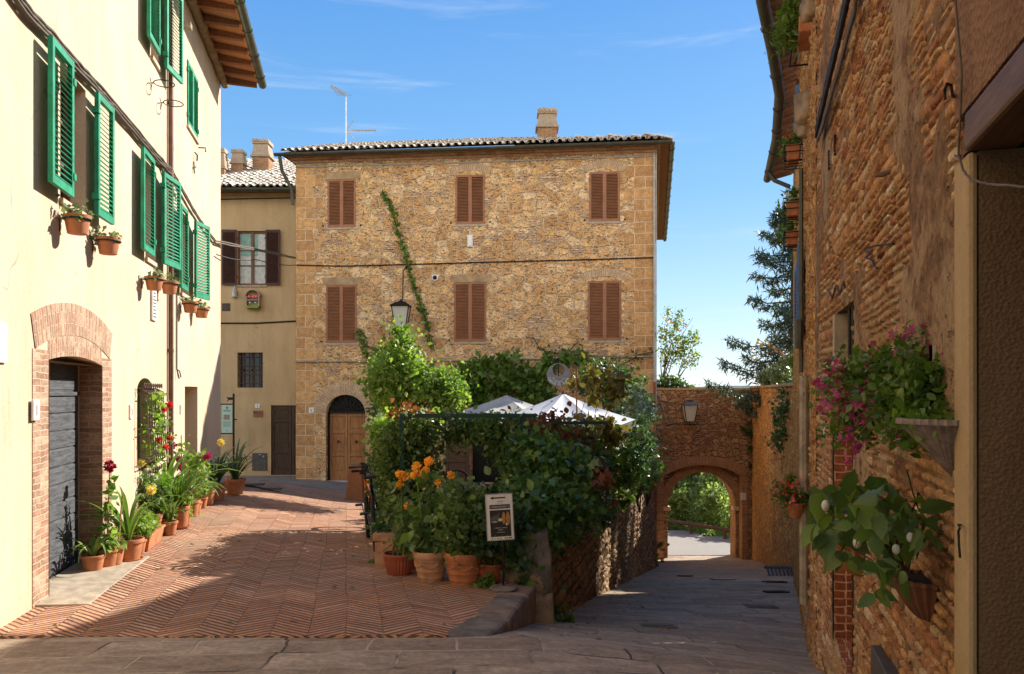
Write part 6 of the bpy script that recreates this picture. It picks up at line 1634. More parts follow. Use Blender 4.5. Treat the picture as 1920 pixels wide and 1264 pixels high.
# thin ivy strand
o=thing('ivy','thin green ivy strand climbing diagonally up the stone facade','ivy',SH.pt(808,660,.06),0)
path=[(716,358),(728,378),(737,402),(745,430),(754,458),(762,485),(769,512),(777,540),(786,565),(795,590),(803,615),(808,655)]
pts=[];gg=random.Random(4)
for (a,b) in zip(path,path[1:]):
    for i in range(48):
        t=gg.random(); wd=3.2 if a[1]>390 else 2
        p=SH.pt(lerp(a[0],b[0],t)+gg.gauss(0,wd),lerp(a[1],b[1],t)+gg.gauss(0,3),.06+gg.random()*.05); pts.append(p)
leaves('foliage',pts,.085,'leaf',M['lf_vine'],o,seed=6,up=.1); mb=MB(); mb.tube([SH.pt(x,y,.04) for x,y in path],.015,5); part('stem',mb,M['bark'],o,world=True)
o=thing('ivy','short ivy strand climbing beside the lower left shutters of the stone house','ivy',SH.pt(695,700,.06),0)
path=[(672,618),(678,635),(684,652),(690,672),(697,700)]; pts=[]
for (a,b) in zip(path,path[1:]):
    for i in range(40): t=gg.random(); pts.append(SH.pt(lerp(a[0],b[0],t)+gg.gauss(0,3),lerp(a[1],b[1],t)+gg.gauss(0,3),.08))
leaves('foliage',pts,.085,'leaf',M['lf_vine'],o,seed=7,up=.1)
o=thing('dry_creeper','sparse dark creeper tendrils spreading over the right end of the stone facade','climbing plant',SH.pt(1150,700,.05),0)
mb=MB();pts=[]
for pth in ([(1222,665),(1190,672),(1150,690),(1110,720),(1080,735)],[(1225,660),(1180,668),(1120,668),(1060,664)],[(1000,632),(1012,655),(1040,662),(1065,660),(1085,640)],[(1200,690),(1170,700),(1150,730),(1120,745)],[(1160,672),(1120,690),(1090,700)]):
    q=[SH.pt(x,y,.05) for x,y in pth]; mb.tube(q,.012,4)
    for a,b in zip(q,q[1:]):
        for i in range(26): t=gg.random(); p=a.lerp(b,t); pts.append((p.x+gg.gauss(0,.08),p.y,p.z+gg.gauss(0,.08)))
part('stem',mb,M['bark'],o,world=True); leaves('foliage',pts,.07,'rhomb',M['lf_dark'],o,seed=8,up=.1)
# parasols
def parasol(label,apex,half,zedge,mat,base_z,tilt=0,segs=8):
    o=thing('parasol',label,'parasol',(apex.x,apex.y,base_z),0,'white parasols on the restaurant terrace'); az=apex.z-base_z; ez=zedge-base_z
    mb=MB(); ring=[]
    for i in range(segs):
        a=2*PI*(i+.5)/segs; ring.append(Vector((half*math.cos(a),half*math.sin(a),ez)))
    ap=Vector((0,0,az)); n=6; vs=[];fs=[]
    for i in range(segs):
        a,b=ring[i],ring[(i+1)%segs]
        for j in range(n+1):
            t=j/n
            for k in range(n+1):
                u=k/n; e=a.lerp(b,u); p=ap.lerp(e,t); p.z-=.10*math.sin(PI*u)*t+.03*math.sin(PI*t); vs.append(p)
        s=i*(n+1)*(n+1)
        for j in range(n):
            for k in range(n): q=s+j*(n+1)+k; fs.append((q,q+1,q+n+2,q+n+1))
    mb.add(vs,fs)
    for i in range(segs):
        a,b=ring[i],ring[(i+1)%segs]; k=len(mb.v); m=a.lerp(b,.5)-Vector((0,0,.10)); mb.add([a,m,b,b-Vector((0,0,.16)),m-Vector((0,0,.16)),a-Vector((0,0,.16))],[(0,1,4,5),(1,2,3,4)])
    part('canopy',mb,mat,o,smooth=True)
    mb=MB(); mb.tube([(0,0,0),(0,0,az+.05)],.028,8); part('pole',mb,M['rustwood'],o)
    for i in range(segs):
        m2=MB(); m2.tube([ap-Vector((0,0,.02)),ap.lerp(ring[i],.5)-Vector((0,0,.15)),ring[i]-Vector((0,0,.02))],.01,4); part('rib',m2,M['rustwood'],o)
parasol('large white parasol glaring in the sun at the middle of the terrace',P(1056,738,15),1.38,-.50,M['canvas'],zp(15))
parasol('grey white parasol half hidden behind the grapevine near the stone house',P(950,741,20.5),1.55,-.55,M['canvasg'],zp(20.5))
0 and parasol('white parasol near the right end of the terrace beside the house corner',P(1135,775,17.5),1.0,-.85,M['canvas'],zp(17.5))
# round trattoria sign
c=P(1047,703,22.4); o=thing('trattoria_sign','round grey moon shaped sign with white lettering hanging in front of the stone facade','sign',c)
Ro=44/2/F*22.4; mb=MB(); n=40; po_=[];pi_=[]
ri=Ro*.50; cz=Ro*.42
vs=[];fs=[]
for i in range(n+1):
    a=PI/2+.02+(2*PI-.04)*i/n
    o1=(Ro*math.cos(a),Ro*math.sin(a)); b=(ri*math.cos(a),cz+ri*math.sin(a)*1.05)
    vs+=[(o1[0],-.02,o1[1]),(b[0],-.02,b[1]),(o1[0],.02,o1[1]),(b[0],.02,b[1])]
for i in range(n):
    a=4*i; fs+=[(a,a+4,a+5,a+1),(a+2,a+3,a+7,a+6),(a,a+2,a+6,a+4),(a+1,a+5,a+7,a+3)]
mb.add(vs,fs); dsk=part('disc',mb,M['slate'],o)
mb=MB(); mb.tube([(0,0,Ro*.2-.0),(0,0,Ro*1.35)],.018,6); mb.tube([(0,0,Ro*1.35),(0,1.7,Ro*1.4)],.018,6); mb.tube([(0,0,Ro*1.35),(0,0,-Ro*.3)],.012,5); part('hanger',mb,M['iron'],o)
def arc_text(txt,rad,size,a_mid,par,cz=0,step=.17):
    n=len(txt); mball=MB()
    for i,ch in enumerate(txt):
        if ch==' ': continue
        a=a_mid+(i-(n-1)/2)*step; x=rad*math.cos(a); z=cz+rad*math.sin(a)
        m=text_mesh(ch,size,None,Matrix.Translation((x,-.024,z))@Matrix.Rotation(-(a+PI/2),4,'Y'),'l',par); mball.add(m.v,m.f)
    part('lettering',mball,M['textw'],par)
arc_text('Latte di Luna',Ro*.93,.135,-PI/2,dsk,0,.20); arc_text('Trattoria',Ro*.66,.10,-PI/2,dsk,0,.25)
# autumn shrub, dark mass, jasmine, rosemary etc.
def blob(label,cat,els,n,size,kind,mat,seed,name='shrub',sig=.08,stems=6,base=None,up=.3,extra=None,Yb=None,group=None,droop=0):
    b=base or Vector((els[0][0][0],els[0][0][1],zp(els[0][0][1]))); o=thing(name,label,cat,b,0,group)
    leaves('foliage',cloud(els,n,sig,seed=seed),size,kind,mat,o,seed=seed,up=up,droop=droop)
    if stems: limbs('stem',b,[Vector(e[0])+Vector((random.gauss(0,e[1][0]*.5),0,e[1][2]*.5)) for e in els for _ in range(max(1,stems//len(els)))],.03,M['bark'],o,seed=seed)
    if extra:
        for (m_,els2,nn,sz,k) in extra: leaves('foliage',cloud(els2,nn,.05,seed=seed+2),sz,k,m_,o,seed=seed+4,up=up)
    return o
E=lambda px,py,Y,rx,ry,rz:(P(px,py,Y),(rx,ry,rz))
blob('yellowing autumn shrub with drooping leaves standing above the retaining wall','shrub',[E(1075,815,11.6,.36,.3,.26),E(1122,722,12.5,.46,.35,.22),E(1075,860,11.4,.35,.3,.35),E(1130,810,12.6,.35,.3,.22)],2200,.085,'leaf',M['lf_autumn'],71,stems=14,droop=1.0)
blob('dark red leaved creeper shrub in front of the white parasol','shrub',[E(1010,808,10.6,.22,.25,.06),E(1045,832,10.7,.25,.2,.16),E(1030,788,10.9,.20,.2,.05)],760,.06,'leaf',M['lf_red'],72,stems=8)
blob('dense dark evergreen shrub under the right end of the facade','shrub',[E(1150,725,19,.75,.5,.45),E(1125,705,19,.5,.4,.3),E(1180,770,18,.5,.5,.6)],5500,.075,'rhomb',M['lf_dark'],73,stems=6)
blob('white glinting jasmine bush beside the house corner downpipe','shrub',[E(1195,765,16.5,.30,.4,.30),E(1205,815,16,.22,.3,.45),E(1180,740,17,.3,.3,.2),E(1212,860,15.6,.18,.3,.3)],2600,.065,'rhomb',m_leaf('glossy_jasmine_leaf',(.10,.15,.06),(.20,.26,.14),(.5,.52,.5),ro=.2,spec=.8),74,stems=5)
blob('narrow feathery rosemary column at the right end of the terrace','shrub',[E(1200,830,15.2,.13,.13,.42),E(1203,800,15.2,.10,.1,.3)],2600,.05,'needle',M['lf_rosemary'],75,sig=.04,stems=3)
blob('dark green bushy planting along the top of the retaining wall','shrub',[E(1150,865,13.4,.45,.4,.30),E(1100,890,12.2,.35,.35,.3),E(1180,850,14.6,.4,.4,.5),E(1120,840,13,.4,.3,.3)],8500,.06,'rhomb',M['lf_dark'],76,stems=8)
blob('fresh green geranium bush mid way along the planter boxes','shrub',[E(1135,855,12.6,.35,.3,.2),E(1160,885,13,.35,.3,.22)],1700,.07,'rhomb',M['lf_vine'],77,stems=6,extra=[(M['fl_red'],[E(1135,895,12.3,.2,.1,.08)],14,.05,'rhomb')])
blob('sunlit lime green bush at the far right end of the planters','shrub',[E(1213,880,16.5,.24,.3,.26),E(1222,890,16.4,.15,.2,.2)],900,.075,'rhomb',M['lf_bright'],78,stems=4)
blob('low dark interior planting filling the back of the terrace','shrub',[E(1050,890,12.2,.5,.8,.6),E(960,805,15,1.0,.5,.2)],3000,.09,'rhomb',M['lf_dark'],79,stems=8)
# planter boxes hung on the wall top
for i,(px,py,lab) in enumerate([(1105,918,'terracotta window box with red geraniums nearest along the retaining wall top'),(1150,908,'middle terracotta window box on the retaining wall top'),(1190,902,'terracotta window box near the sunlit end of the retaining wall')]):
    u=RW.s_px(px,.12); z=zp(RW.w(u,0).y)+.22; o=thing('planter_box',lab,'planter',RW.w(u,z,.12),RW.ang,'terracotta planters along the retaining wall')
    mb=MB(); l=.62; mb.hexa([(-l/2,-.08,0),(l/2,-.08,0),(l/2,.08,0),(-l/2,.08,0),(-l/2-.02,-.11,.2),(l/2+.02,-.11,.2),(l/2+.02,.11,.2),(-l/2-.02,.11,.2)]); part('box',mb,M['terradark'],o,bev=.01)
    mb=MB(); mb.tube([(-.2,.1,.2),(-.2,-.12,.1),(-.2,-.13,-.05),(-.2,0,-.12)],.008,5); mb.tube([(.2,.1,.2),(.2,-.12,.1),(.2,-.13,-.05),(.2,0,-.12)],.008,5); part('holder',mb,M['silver'],o)
    leaves('foliage',cloud([((0,-.05,.3),(.34,.14,.14)),((0,-.2,.15),(.25,.08,.15))],650,.05,seed=80+i),.065,'rhomb',M['lf_hedge'],o,seed=80+i,world=False)
    flowerballs('flower',[(random.uniform(-.3,.3),-.16,random.uniform(.15,.4)) for _ in range(5)],.03,M['fl_pink'],o,i,world=False)
for i,(a,b,l) in enumerate([((1000,785),(992,885),'long thin cane standing among the red creeper leaves'),((1138,875),(1122,925),'slanting cane leaning on the planter boxes'),((950,782),(966,818),'short slanting cane above the pergola beam'),((1080,690),(1082,800),'upright bamboo cane in the autumn shrub')]):
    Y=[10.0,12.1,9.75,11.5][i]; p=P(*a,Y); q=P(*b,Y); mb=MB(); mb.tube([q,p],.012,5); o=part('bamboo_cane',mb,M['cane']); tag(o,l,'cane','canes among the terrace plants')
# furniture inside the terrace: dark bistro table and chairs
def chair(label,q,rz):
    o=thing('bistro_chair',label,'chair',q,rz,'dark chairs on the restaurant terrace')
    for x in(-.19,.19):
        for y in (-.19,.19): m2=MB(); m2.tube([(x,y,0),(x*.9,y*.9,.45)],.013,6); part('leg',m2,M['iron'],o)
    mb=MB(); mb.box(-.2,.2,-.2,.2,.44,.47); part('seat',mb,M['iron'],o,bev=.01)
    mb=MB(); pts=[(-.2,.19,.45)]+[(.2*math.cos(PI-PI*i/10),.2,.75+.18*math.sin(PI*i/10)) for i in range(11)]+[(.2,.19,.45)]; mb.tube(pts,.014,6)
    for i in range(5): x=-.13+.065*i; mb.tube([(x,.19,.47),(x,.2,.88)],.007,4)
    part('backrest',mb,M['iron'],o)
def table(label,q):
    o=thing('bistro_table',label,'table',q,0,'wooden tables on the restaurant terrace'); mb=MB(); mb.box(-.38,.38,-.38,.38,.72,.75); part('table_top',mb,M['woodframe'],o,bev=.006)
    for x in(-.33,.33):
        for y in (-.33,.33): m2=MB(); m2.box(x-.025,x+.025,y-.025,y+.025,0,.72); part('leg',m2,M['iron'],o)
gz=lambda x,y:(x,y,zp(y))
table('wooden table behind the orange dahlias',gz(-.8,10.7)); table('wooden table behind the poster stand',gz(-.1,11.2)); 
chair('dark round backed chair just behind the big middle pot',gz(-.72,9.95),2.9); chair('dark round backed chair directly behind the poster stand',gz(-.05,10.3),3.1); chair('dark chair on the far side of the table behind the dahlias',gz(-.8,11.4),0)
# ---------------- front pots
def fluted(o,h,r,mat,fk=26,fl=.03):
    mb=MB(); mb.lathe([(.001,0),(r*.66,0),(r*.70,h*.06),(r*.72,h*.07),(r*.90,h*.60),(r*.93,h*.72)],(0,0,0),104,flute=fl,fk=fk)
    mb.lathe([(r*.90,h*.70),(r*.95,h*.74),(r*.96,h*.88),(r*1.04,h*.90),(r*1.05,h*.97),(r*1.0,h),(r*.92,h),(r*.88,h*.88)],(0,0,0),32)
    p=part('pot',mb,mat,o,smooth=True); s=MB(); s.lathe([(r*.9,h*.88),(.001,h*.9)],(0,0,0),18); part('soil',s,M['soil'],o); return p
def ornate(o,h,r,mat,fest=True):
    mb=MB(); mb.lathe([(.001,0),(r*.66,0),(r*.68,h*.05),(r*.70,h*.12),(r*.73,h*.14),(r*.72,h*.17),(r*.78,h*.34),(r*.81,h*.36),(r*.80,h*.39),(r*.86,h*.66),(r*.90,h*.68),(r*.90,h*.72),(r*.97,h*.80),(r*1.0,h*.84),(r*1.0,h*.95),(r*.97,h),(r*.88,h),(r*.85,h*.86)],(0,0,0),44)
    p=part('pot',mb,mat,o,smooth=True); s=MB(); s.lathe([(r*.88,h*.88),(.001,h*.9)],(0,0,0),18); part('soil',s,M['soil'],o)
    mb=MB(); g=random.Random(3)
    for k in range(6):
        a0=2*PI*k/6
        for j in range(9):
            a=a0+j*PI/3/9; z=h*(.60-.10*math.sin(PI*j/9)); rr=r*(.80+.07*(z/h-.4)/.3); mb.sphere((rr*math.cos(a),rr*math.sin(a),z),r*(.05+.02*math.sin(PI*j/9)),6,4)
        mb.sphere((r*.84*math.cos(a0),r*.84*math.sin(a0),h*.60),r*.09,8,6)
    part('garland_relief',mb,mat,o,smooth=True)
def ptp(px,py,label,build,group='potted plants in front of the restaurant terrace'):
    q=G_(px,py); o=thing('potted_plant',label,'potted plant',q,0,group); build(o,q); return o
def dahlia(o,h,spec,seed,flowers=(),nl=260,mat='lf_dahlia',sz=.11):
    g=random.Random(seed); mb=MB(); pts=[]
    q=Vector(o.location)
    for (px,py,dy) in spec:
        t=P(px,py,q.y+dy)-q; b=Vector((g.uniform(-.07,.07),g.uniform(-.07,.07),h*.85)); m=b.lerp(t,.5)+Vector((g.gauss(0,.03),g.gauss(0,.03),0))
        mb.tube([b,m,t],[.009,.008,.005],5)
        for i in range(nl//len(spec)):
            u=g.uniform(.18,1.0); p=b.lerp(m,u*2) if u<.5 else m.lerp(t,u*2-1); pts.append((p.x+g.gauss(0,.05),p.y+g.gauss(0,.05),p.z+g.gauss(0,.04)))
    part('stem',mb,M['stemg'],o); leaves('foliage',np.array(pts),sz,'leaf',M[mat],o,world=False,seed=seed,droop=.9,up=.25)
    if flowers: flowerballs('dahlia_bloom',[tuple(P(x,y,q.y-.08)-q) for x,y in flowers],.044,M['fl_orange'],o,seed,world=False)
def b1(o,q): fluted(o,.225,.165,M['terrared']); dahlia(o,.22,[(752,900,.0),(770,880,.05),(748,925,0),(775,950,.1),(762,985,-.02)],5,[(750,907),(759,893),(754,890),(749,889),(765,949)],100,sz=.085)
ptp(748,1077,'tall orange dahlias in a fluted red pot, left end of the front pots',b1)
def b2_(o,q): ornate(o,.30,.185,M['terrapale']); dahlia(o,.3,[(805,866,.0),(780,880,.02),(800,890,0),(846,892,.0),(825,905,.05),(790,930,0),(835,930,0),(815,960,0),(770,985,-.05),(785,1000,-.1)],6,[(804,865),(781,876),(798,883),(792,889),(846,891),(821,905),(777,891)],300,sz=.088)
ptp(808,1088,'orange dahlias in a pale ornate terracotta pot, centre of the front pots',b2_)
def b3(o,q):
    ornate(o,.31,.205,M['terra']); leaves('foliage',cloud([((0,0,.50),(.22,.18,.20)),((-.05,0,.75),(.20,.15,.22)),((.15,.05,.62),(.18,.15,.25)),((.0,-.05,.36),(.16,.12,.08)),((.3,.1,.75),(.14,.1,.2))],2000,.06,seed=9),.052,'leaf',M['lf_dahlia'],o,world=False,seed=9,droop=.6)
    mb=MB(); g=random.Random(2)
    for i in range(16): mb.tube([(g.uniform(-.08,.08),g.uniform(-.08,.08),.26),(g.uniform(-.15,.2),g.uniform(-.1,.1),.6),(g.uniform(-.2,.3),g.uniform(-.1,.1),.95)],.006,4)
    part('stem',mb,M['stemg'],o)
ptp(870,1093,'bushy green plant in a garlanded terracotta pot next to the poster stand',b3)
def b4(o,q):
    fluted(o,.2,.125,M['terrared'],30); leaves('foliage',cloud([((.0,0,.4),(.18,.15,.2)),((.0,.0,.7),(.2,.15,.25)),((.2,.0,.45),(.12,.1,.2))],1300,.06,seed=12),.06,'leaf',M['lf_dark'],o,world=False,seed=12)
    leaves('withered_leaves',cloud([((.0,-.05,.3),(.08,.05,.12))],60,.03,seed=3),.06,'leaf',M['lf_autumn'],o,world=False,seed=3,droop=2)
    mb=MB(); g=random.Random(2); [mb.tube([(g.uniform(-.05,.05),g.uniform(-.05,.05),.16),(g.uniform(-.15,.2),g.uniform(-.1,.1),.8)],.006,4) for _ in range(9)]; part('stem',mb,M['bark'],o)
ptp(919,1094,'dark leafy plant in a fluted red pot behind the poster stand',b4)
def b5(o,q): ornate(o,.27,.15,M['terra']); leaves('foliage',cloud([((0,0,.42),(.16,.14,.16))],300,.05,seed=14),.07,'leaf',M['lf_dahlia'],o,world=False,seed=14)
q=G_(783,1072); ptp(783,1068,'terracotta pot half hidden behind the pale ornate pot',b5)
def b6(o,q):
    mb=MB(); s=.165; mb.box(-s,s,-s,s,0,.30); mb.box(-s-.02,s+.02,-s-.02,s+.02,.30,.38); part('pot',mb,M['terrapale'],o,bev=.008)
    leaves('foliage',cloud([((0,0,.42),(.2,.15,.1))],420,.05,seed=15),.05,'rhomb',M['lf_ivy'],o,world=False,seed=15)
ptp(735,1060,'square pale terracotta planter at the foot of the hedge behind the red pot',b6)
# weeds
def weed(label,q,r,n,seed): 
    o=thing('weed',label,'weed',q,0,'weeds in the paving joints'); leaves('foliage',cloud([((0,0,r*.35),(r,r,r*.5))],n,.02,seed=seed),.04,'rhomb',M['lf_vine'],o,world=False,seed=seed)
weed('green weed clump at the foot of the small red pot',G_(915,1097)+Vector((0,-.12,0)),.10,150,1); weed('tiny weed at the brick edge left of the poster foot',G_(908,1105),.05,40,2); weed('low weed by the square planter near the hedge',G_(708,1057),.07,60,3)
weed('ferny weed clump growing low on the retaining wall foot',Vector((.50,8.25,roadZ(.5,8.25))),.14,260,4); weed('green weeds at the far foot of the retaining wall by the house corner',P(1229,1052,23.0),.30,500,5)
weed('leafy ivy clump at the gate foot left of the opening',P(1237,1030,27),.28,500,6)
hedge('ivy','trailing ivy with pale leaves between the poster post and the stone end post','ivy',[(-.05,.3,7.95,8.15,-1.75,-1.1),(.1,.2,7.8,8.0,-1.95,-1.6)],700,M['lf_ivy'],.07,'leaf',seed=47,up=.1)
# poster stand
q=G_(944,1107); q.z+=.012; o=thing('poster_stand','white framed exhibition poster on a thin black pole with a round stone foot','sign',q,R(4))
f=q.y/F; H=(1105-930)*f
mb=MB(); mb.lathe([(.001,0),(.125,0),(.13,.012),(.12,.022),(.03,.03),(.001,.031)],(0,0,0),28); part('foot',mb,M['kerb'],o,smooth=True)
mb=MB(); mb.tube([(0,.012,.02),(0,.012,(1105-950)*f)],.010,8); part('pole',mb,M['iron'],o)
w=49*f/2; z0=(1105-1012)*f; z1=(1105-927)*f; Rt=Matrix.Rotation(R(-3),4,'Y')
mb=MB(); mb.M=Rt; mb.box(-w,w,-.01,.0,z0,z1); pf=part('panel',mb,M['white'],o,bev=.003)
mb=MB(); mb.M=Rt; t=.006; [mb.box(*b) for b in ((-w-t,-w,-.014,.003,z0-t,z1+t),(w,w+t,-.014,.003,z0-t,z1+t),(-w,w,-.014,.003,z0-t,z0),(-w,w,-.014,.003,z1,z1+t))]; part('frame',mb,M['cablew'],o)
Lz=z1-z0; yy=-.0115
def strip(x0,x1,a,b,m,nm,par=pf,y=yy):
    mb=MB(); mb.M=Rt; mb.box(w*x0,w*x1,y-.001,-.0095,z1-Lz*b,z1-Lz*a); return part(nm,mb,m,par)
blk=M['textdark']
mb=MB(); mb.M=Rt; za=z1-Lz*.075; mb.prism([(-w*.68,za),(-w*.42,za+.014),(-w*.42,za+.006),(w*.5,za+.006),(w*.5,za-.006),(-w*.42,za-.006),(-w*.42,za-.014)],-.0125,-.0098); part('arrow',mb,blk,pf)
strip(-.75,.82,.225,.315,blk,'poster_header'); strip(-.72,-.60,.235,.295,M['textred'],'logo',y=-.0135); strip(.62,.78,.24,.30,m_basic('blue_ink',(.05,.2,.4)),'logo',y=-.0135)
def ptext(txt,sz,x,a,m='textdark',y=-.0128): mm=text_mesh(txt,sz,None,Rt@Matrix.Translation((w*x,y,z1-Lz*a)),'t',pf,extr=.0004); part('lettering',mm,M[m],pf)
ptext('OPERAPIENZA',.022,.0,.290,'textw',-.0138); ptext('MOSTRA',.014,.1,.165); 
ptext('11 - 12 - 13 ottobre',.009,.0,.205)
strip(-.75,.82,.345,.93,blk,'poster_image')
# poster picture: rough dark scene with golden rocks and trees
mb=MB(); mb.M=Rt; g=random.Random(5)
def blobp(mb,cx,a,bz,wd,ht):
    pts=[(w*cx+wd*math.cos(t)*g.uniform(.8,1.15),z1-Lz*(a+bz)/2+ht*math.sin(t)*g.uniform(.85,1.1)) for t in [2*PI*i/10 for i in range(10)]]; mb.prism(pts,-.0128,-.0118)
blobp(mb,.30,.38,.68,.016,Lz*.14); blobp(mb,.62,.37,.68,.018,Lz*.15); part('picture',mb,m_basic('ochre_ink',(.45,.22,.06)),pf)
mb=MB(); mb.M=Rt; blobp(mb,.05,.50,.62,.025,.016); blobp(mb,-.4,.58,.62,.03,.006); blobp(mb,.5,.62,.70,.01,.014); part('picture',mb,m_basic('cream_ink',(.6,.55,.42)),pf)
mb=MB(); mb.M=Rt; [blobp(mb,-.6+i*.1,.38,.52+g.uniform(0,.2),.008,Lz*.07) for i in range(6)]; part('picture',mb,m_basic('grey_green_ink',(.10,.11,.085)),pf)
ptext('LA QUERCIA E LA ROCCIA',.0105,.03,.745,'textw',-.0138); ptext('PIENZA',.013,.03,.79,'textw',-.0138); ptext('INGRESSO LIBERO',.0095,.03,.84,'textw',-.0138)
ptext('www',.007,-.45,.91,'textw',-.0138); ptext('info',.007,.5,.91,'textw',-.0138)
for i,(x,m_) in enumerate([(-.65,'textred'),(-.45,'signgreen'),(-.2,'plaque'),(0,'grey'),(.35,'textdark'),(.5,'plaque'),(.65,'grey'),(.78,'textdark')]): strip(x-.05,x+.05,.955,.98,M[m_],'sponsor_logo',y=-.012)
# ---------------- bicycles
def bike(label,q,rz,lean,col):
    o=thing('bicycle',label,'bicycle',q,rz,'bicycles leaning on the hedge'); o.rotation_euler=(R(lean),0,rz); WM[o.name]=Matrix.Translation(q)@Matrix.Rotation(rz,4,'Z')@Matrix.Rotation(R(lean),4,'X')
    r=.33
    for x in (-.52,.52):
        mb=MB(); mb.ring((x,0,r),r-.02,.025,'y',36,8); wh=part('wheel',mb,M['rubber'],o,smooth=True)
        mb=MB(); mb.ring((x,0,r),r-.055,.012,'y',36,5); 
        for i in range(16): a=2*PI*i/16; mb.tube([(x,0,r),(x+(r-.055)*math.cos(a),0,r+(r-.055)*math.sin(a))],.0025,3)
        mb.tube([(x,-.05,r),(x,.05,r)],.02,8); part('rim',mb,M['silver'],wh)
    mb=MB(); bb=(-.08,0,.30); st=(-.22,0,.82); hd=(.36,0,.80); hl=(.40,0,.68)
    for a,b,t in ((bb,st,.018),(bb,hl,.022),((-.2,0,.74),hd,.02),(hd,hl,.022),(bb,(-.52,0,r),.012),((-.2,0,.72),(-.52,0,r),.01)): mb.tube([a,b],t,8)
    mb.tube([hl,(.47,-.05,.5),(.52,-.05,r)],.013,6); mb.tube([hl,(.47,.05,.5),(.52,.05,r)],.013,6); part('frame',mb,col,o,smooth=True)
    mb=MB(); mb.tube([hd,(.33,0,.95)],.014,6); mb.tube([(.30,-.24,.97),(.36,-.10,.96),(.36,.10,.96),(.30,.24,.97)],.013,6); part('handlebar',mb,M['black'],o,smooth=True)
    for s in(-1,1): m2=MB(); m2.tube([(.30,s*.25,.97),(.33,s*.16,.965)],.018,8); part('grip',m2,M['rubber'],o)
    mb=MB(); mb.tube([st,(-.24,0,.92)],.013,6); mb.hexa([(-.42,-.07,.92),(-.08,-.02,.92),(-.08,.02,.92),(-.42,.07,.92),(-.42,-.07,.96),(-.08,-.02,.95),(-.08,.02,.95),(-.42,.07,.96)]); part('saddle',mb,M['black'],o,bev=.01)
    mb=MB(); mb.ring(bb,.09,.008,'y',20,4); mb.tube([(-.08,-.06,.3),(-.02,-.07,.15)],.01,5); mb.tube([(-.08,.06,.3),(-.14,.07,.45)],.01,5); ck=part('crank',mb,M['silver'],o)
    for s,z,x in((-1,.15,-.02),(1,.45,-.14)): m2=MB(); m2.box(x-.05,x+.05,s*.07,s*.17,z-.012,z+.012); part('pedal',m2,M['black'],ck)
    return o
q=G_(692,1030); bike('black and silver mountain bicycle seen end on, nearest against the hedge',Vector((-1.80,10.55,zp(10.55))),R(100),-4,M['black'])
bike('orange framed bicycle behind the black one at the hedge',Vector((-2.12,11.9,zp(11.9))),R(99),-4,M['orange'])
# upturned wheelie bin
Yb=15.6; q=Vector(((669-CX)/F*Yb,Yb,zp(Yb))); q.z=(HY-938)/F*Yb+.0
q=G_(669,938); o=thing('wheelie_bin','brown wheelie bin standing upside down behind the orange bicycle','bin',q,R(-8))
f=q.y/F; w0=17*f; w1=12*f; Hh=68*f
mb=MB(); mb.hexa([(-w0,-w0,0.03),(w0,-w0,0.03),(w0,w0*1.2,0.03),(-w0,w0*1.2,0.03),(-w1,-w1*.8,Hh),(w1,-w1*.8,Hh),(w1,w1,Hh),(-w1,w1,Hh)]); part('body',mb,M['bin'],o,bev=.02)
mb=MB(); mb.box(-w0*1.1,w0*1.1,-w0*1.1,w0*1.3,-.0,.07); part('lid',mb,M['bin'],o,bev=.02)
for s in (.0,1): m2=MB(); m2.lathe([(.001,-.03),(.11,-.03),(.12,-.01),(.12,.02),(.11,.04),(.001,.04)],(w1*1.15+s*.22,-w1*.5+s*.3,Hh-.08),20,tilt=Matrix.Rotation(R(80),3,'X')); part('wheel',m2,M['rubber'],o,smooth=True)
mb=MB(); mb.tube([(w1*1.1,-w1*.5,Hh-.08),(w1*1.2+.5,-w1*.5+.3,Hh-.12)],.018,6); part('axle',mb,M['iron'],o)

gg_=np.random.default_rng(8); fl_=[]
for _ in range(150):
    y=5.9+13*gg_.random()**1.6; x=-.2067*y-2.4+gg_.random()*((-1.2 if y>9.5 else -.4)-(-.2067*y-2.4)); fl_.append((x,y,plazaZ(y,x)+.022))
for _ in range(90):
    y=4.6+14*gg_.random(); x0=max(.4,RW.a.x+(y-8.15)*.253+.25); x=x0+abs(gg_.normal())*.5; fl_.append((x,y,roadZ(x,y)+.02))
o=leaves('fallen_leaves',np.array(fl_),.035,'leaf',M['lf_autumn'],None,seed=5,up=3.0); tag(o,'scattered dry fallen leaves on the brick plaza and lane','leaves',kind='stuff')
# ---------------- right wall plants
def half_basket(o,r,h,mat,fl=.0,fk=0,name='pot',woven=False):
    mb=MB(); a0,a1=PI,2*PI
    prof=[(r*t**.5 if not woven else r*t,-h+h*t) for t in [i/12 for i in range(1,13)]]; prof=[(.001,-h)]+prof+[(r*1.06,.0),(r*1.06,h*.10),(r*.94,h*.10),(r*.92,0)]
    mb.lathe(prof,(0,0,0),60,flute=fl,fk=fk,a0=a0,a1=a1)
    mb.add([(-r,0,h*.1),(r,0,h*.1),(r*.7,0,-h*.5),(0,0,-h),(-r*.7,0,-h*.5)],[(0,1,2,3,4)])
    p=part(name,mb,mat,o,smooth=True); s=MB(); s.lathe([(r*.93,h*.02),(.001,h*.04)],(0,0,0),20,a0=a0,a1=a1); part('soil',s,M['soil'],o); return p
def NWq(px,py,Y): return P(px,py,Y)
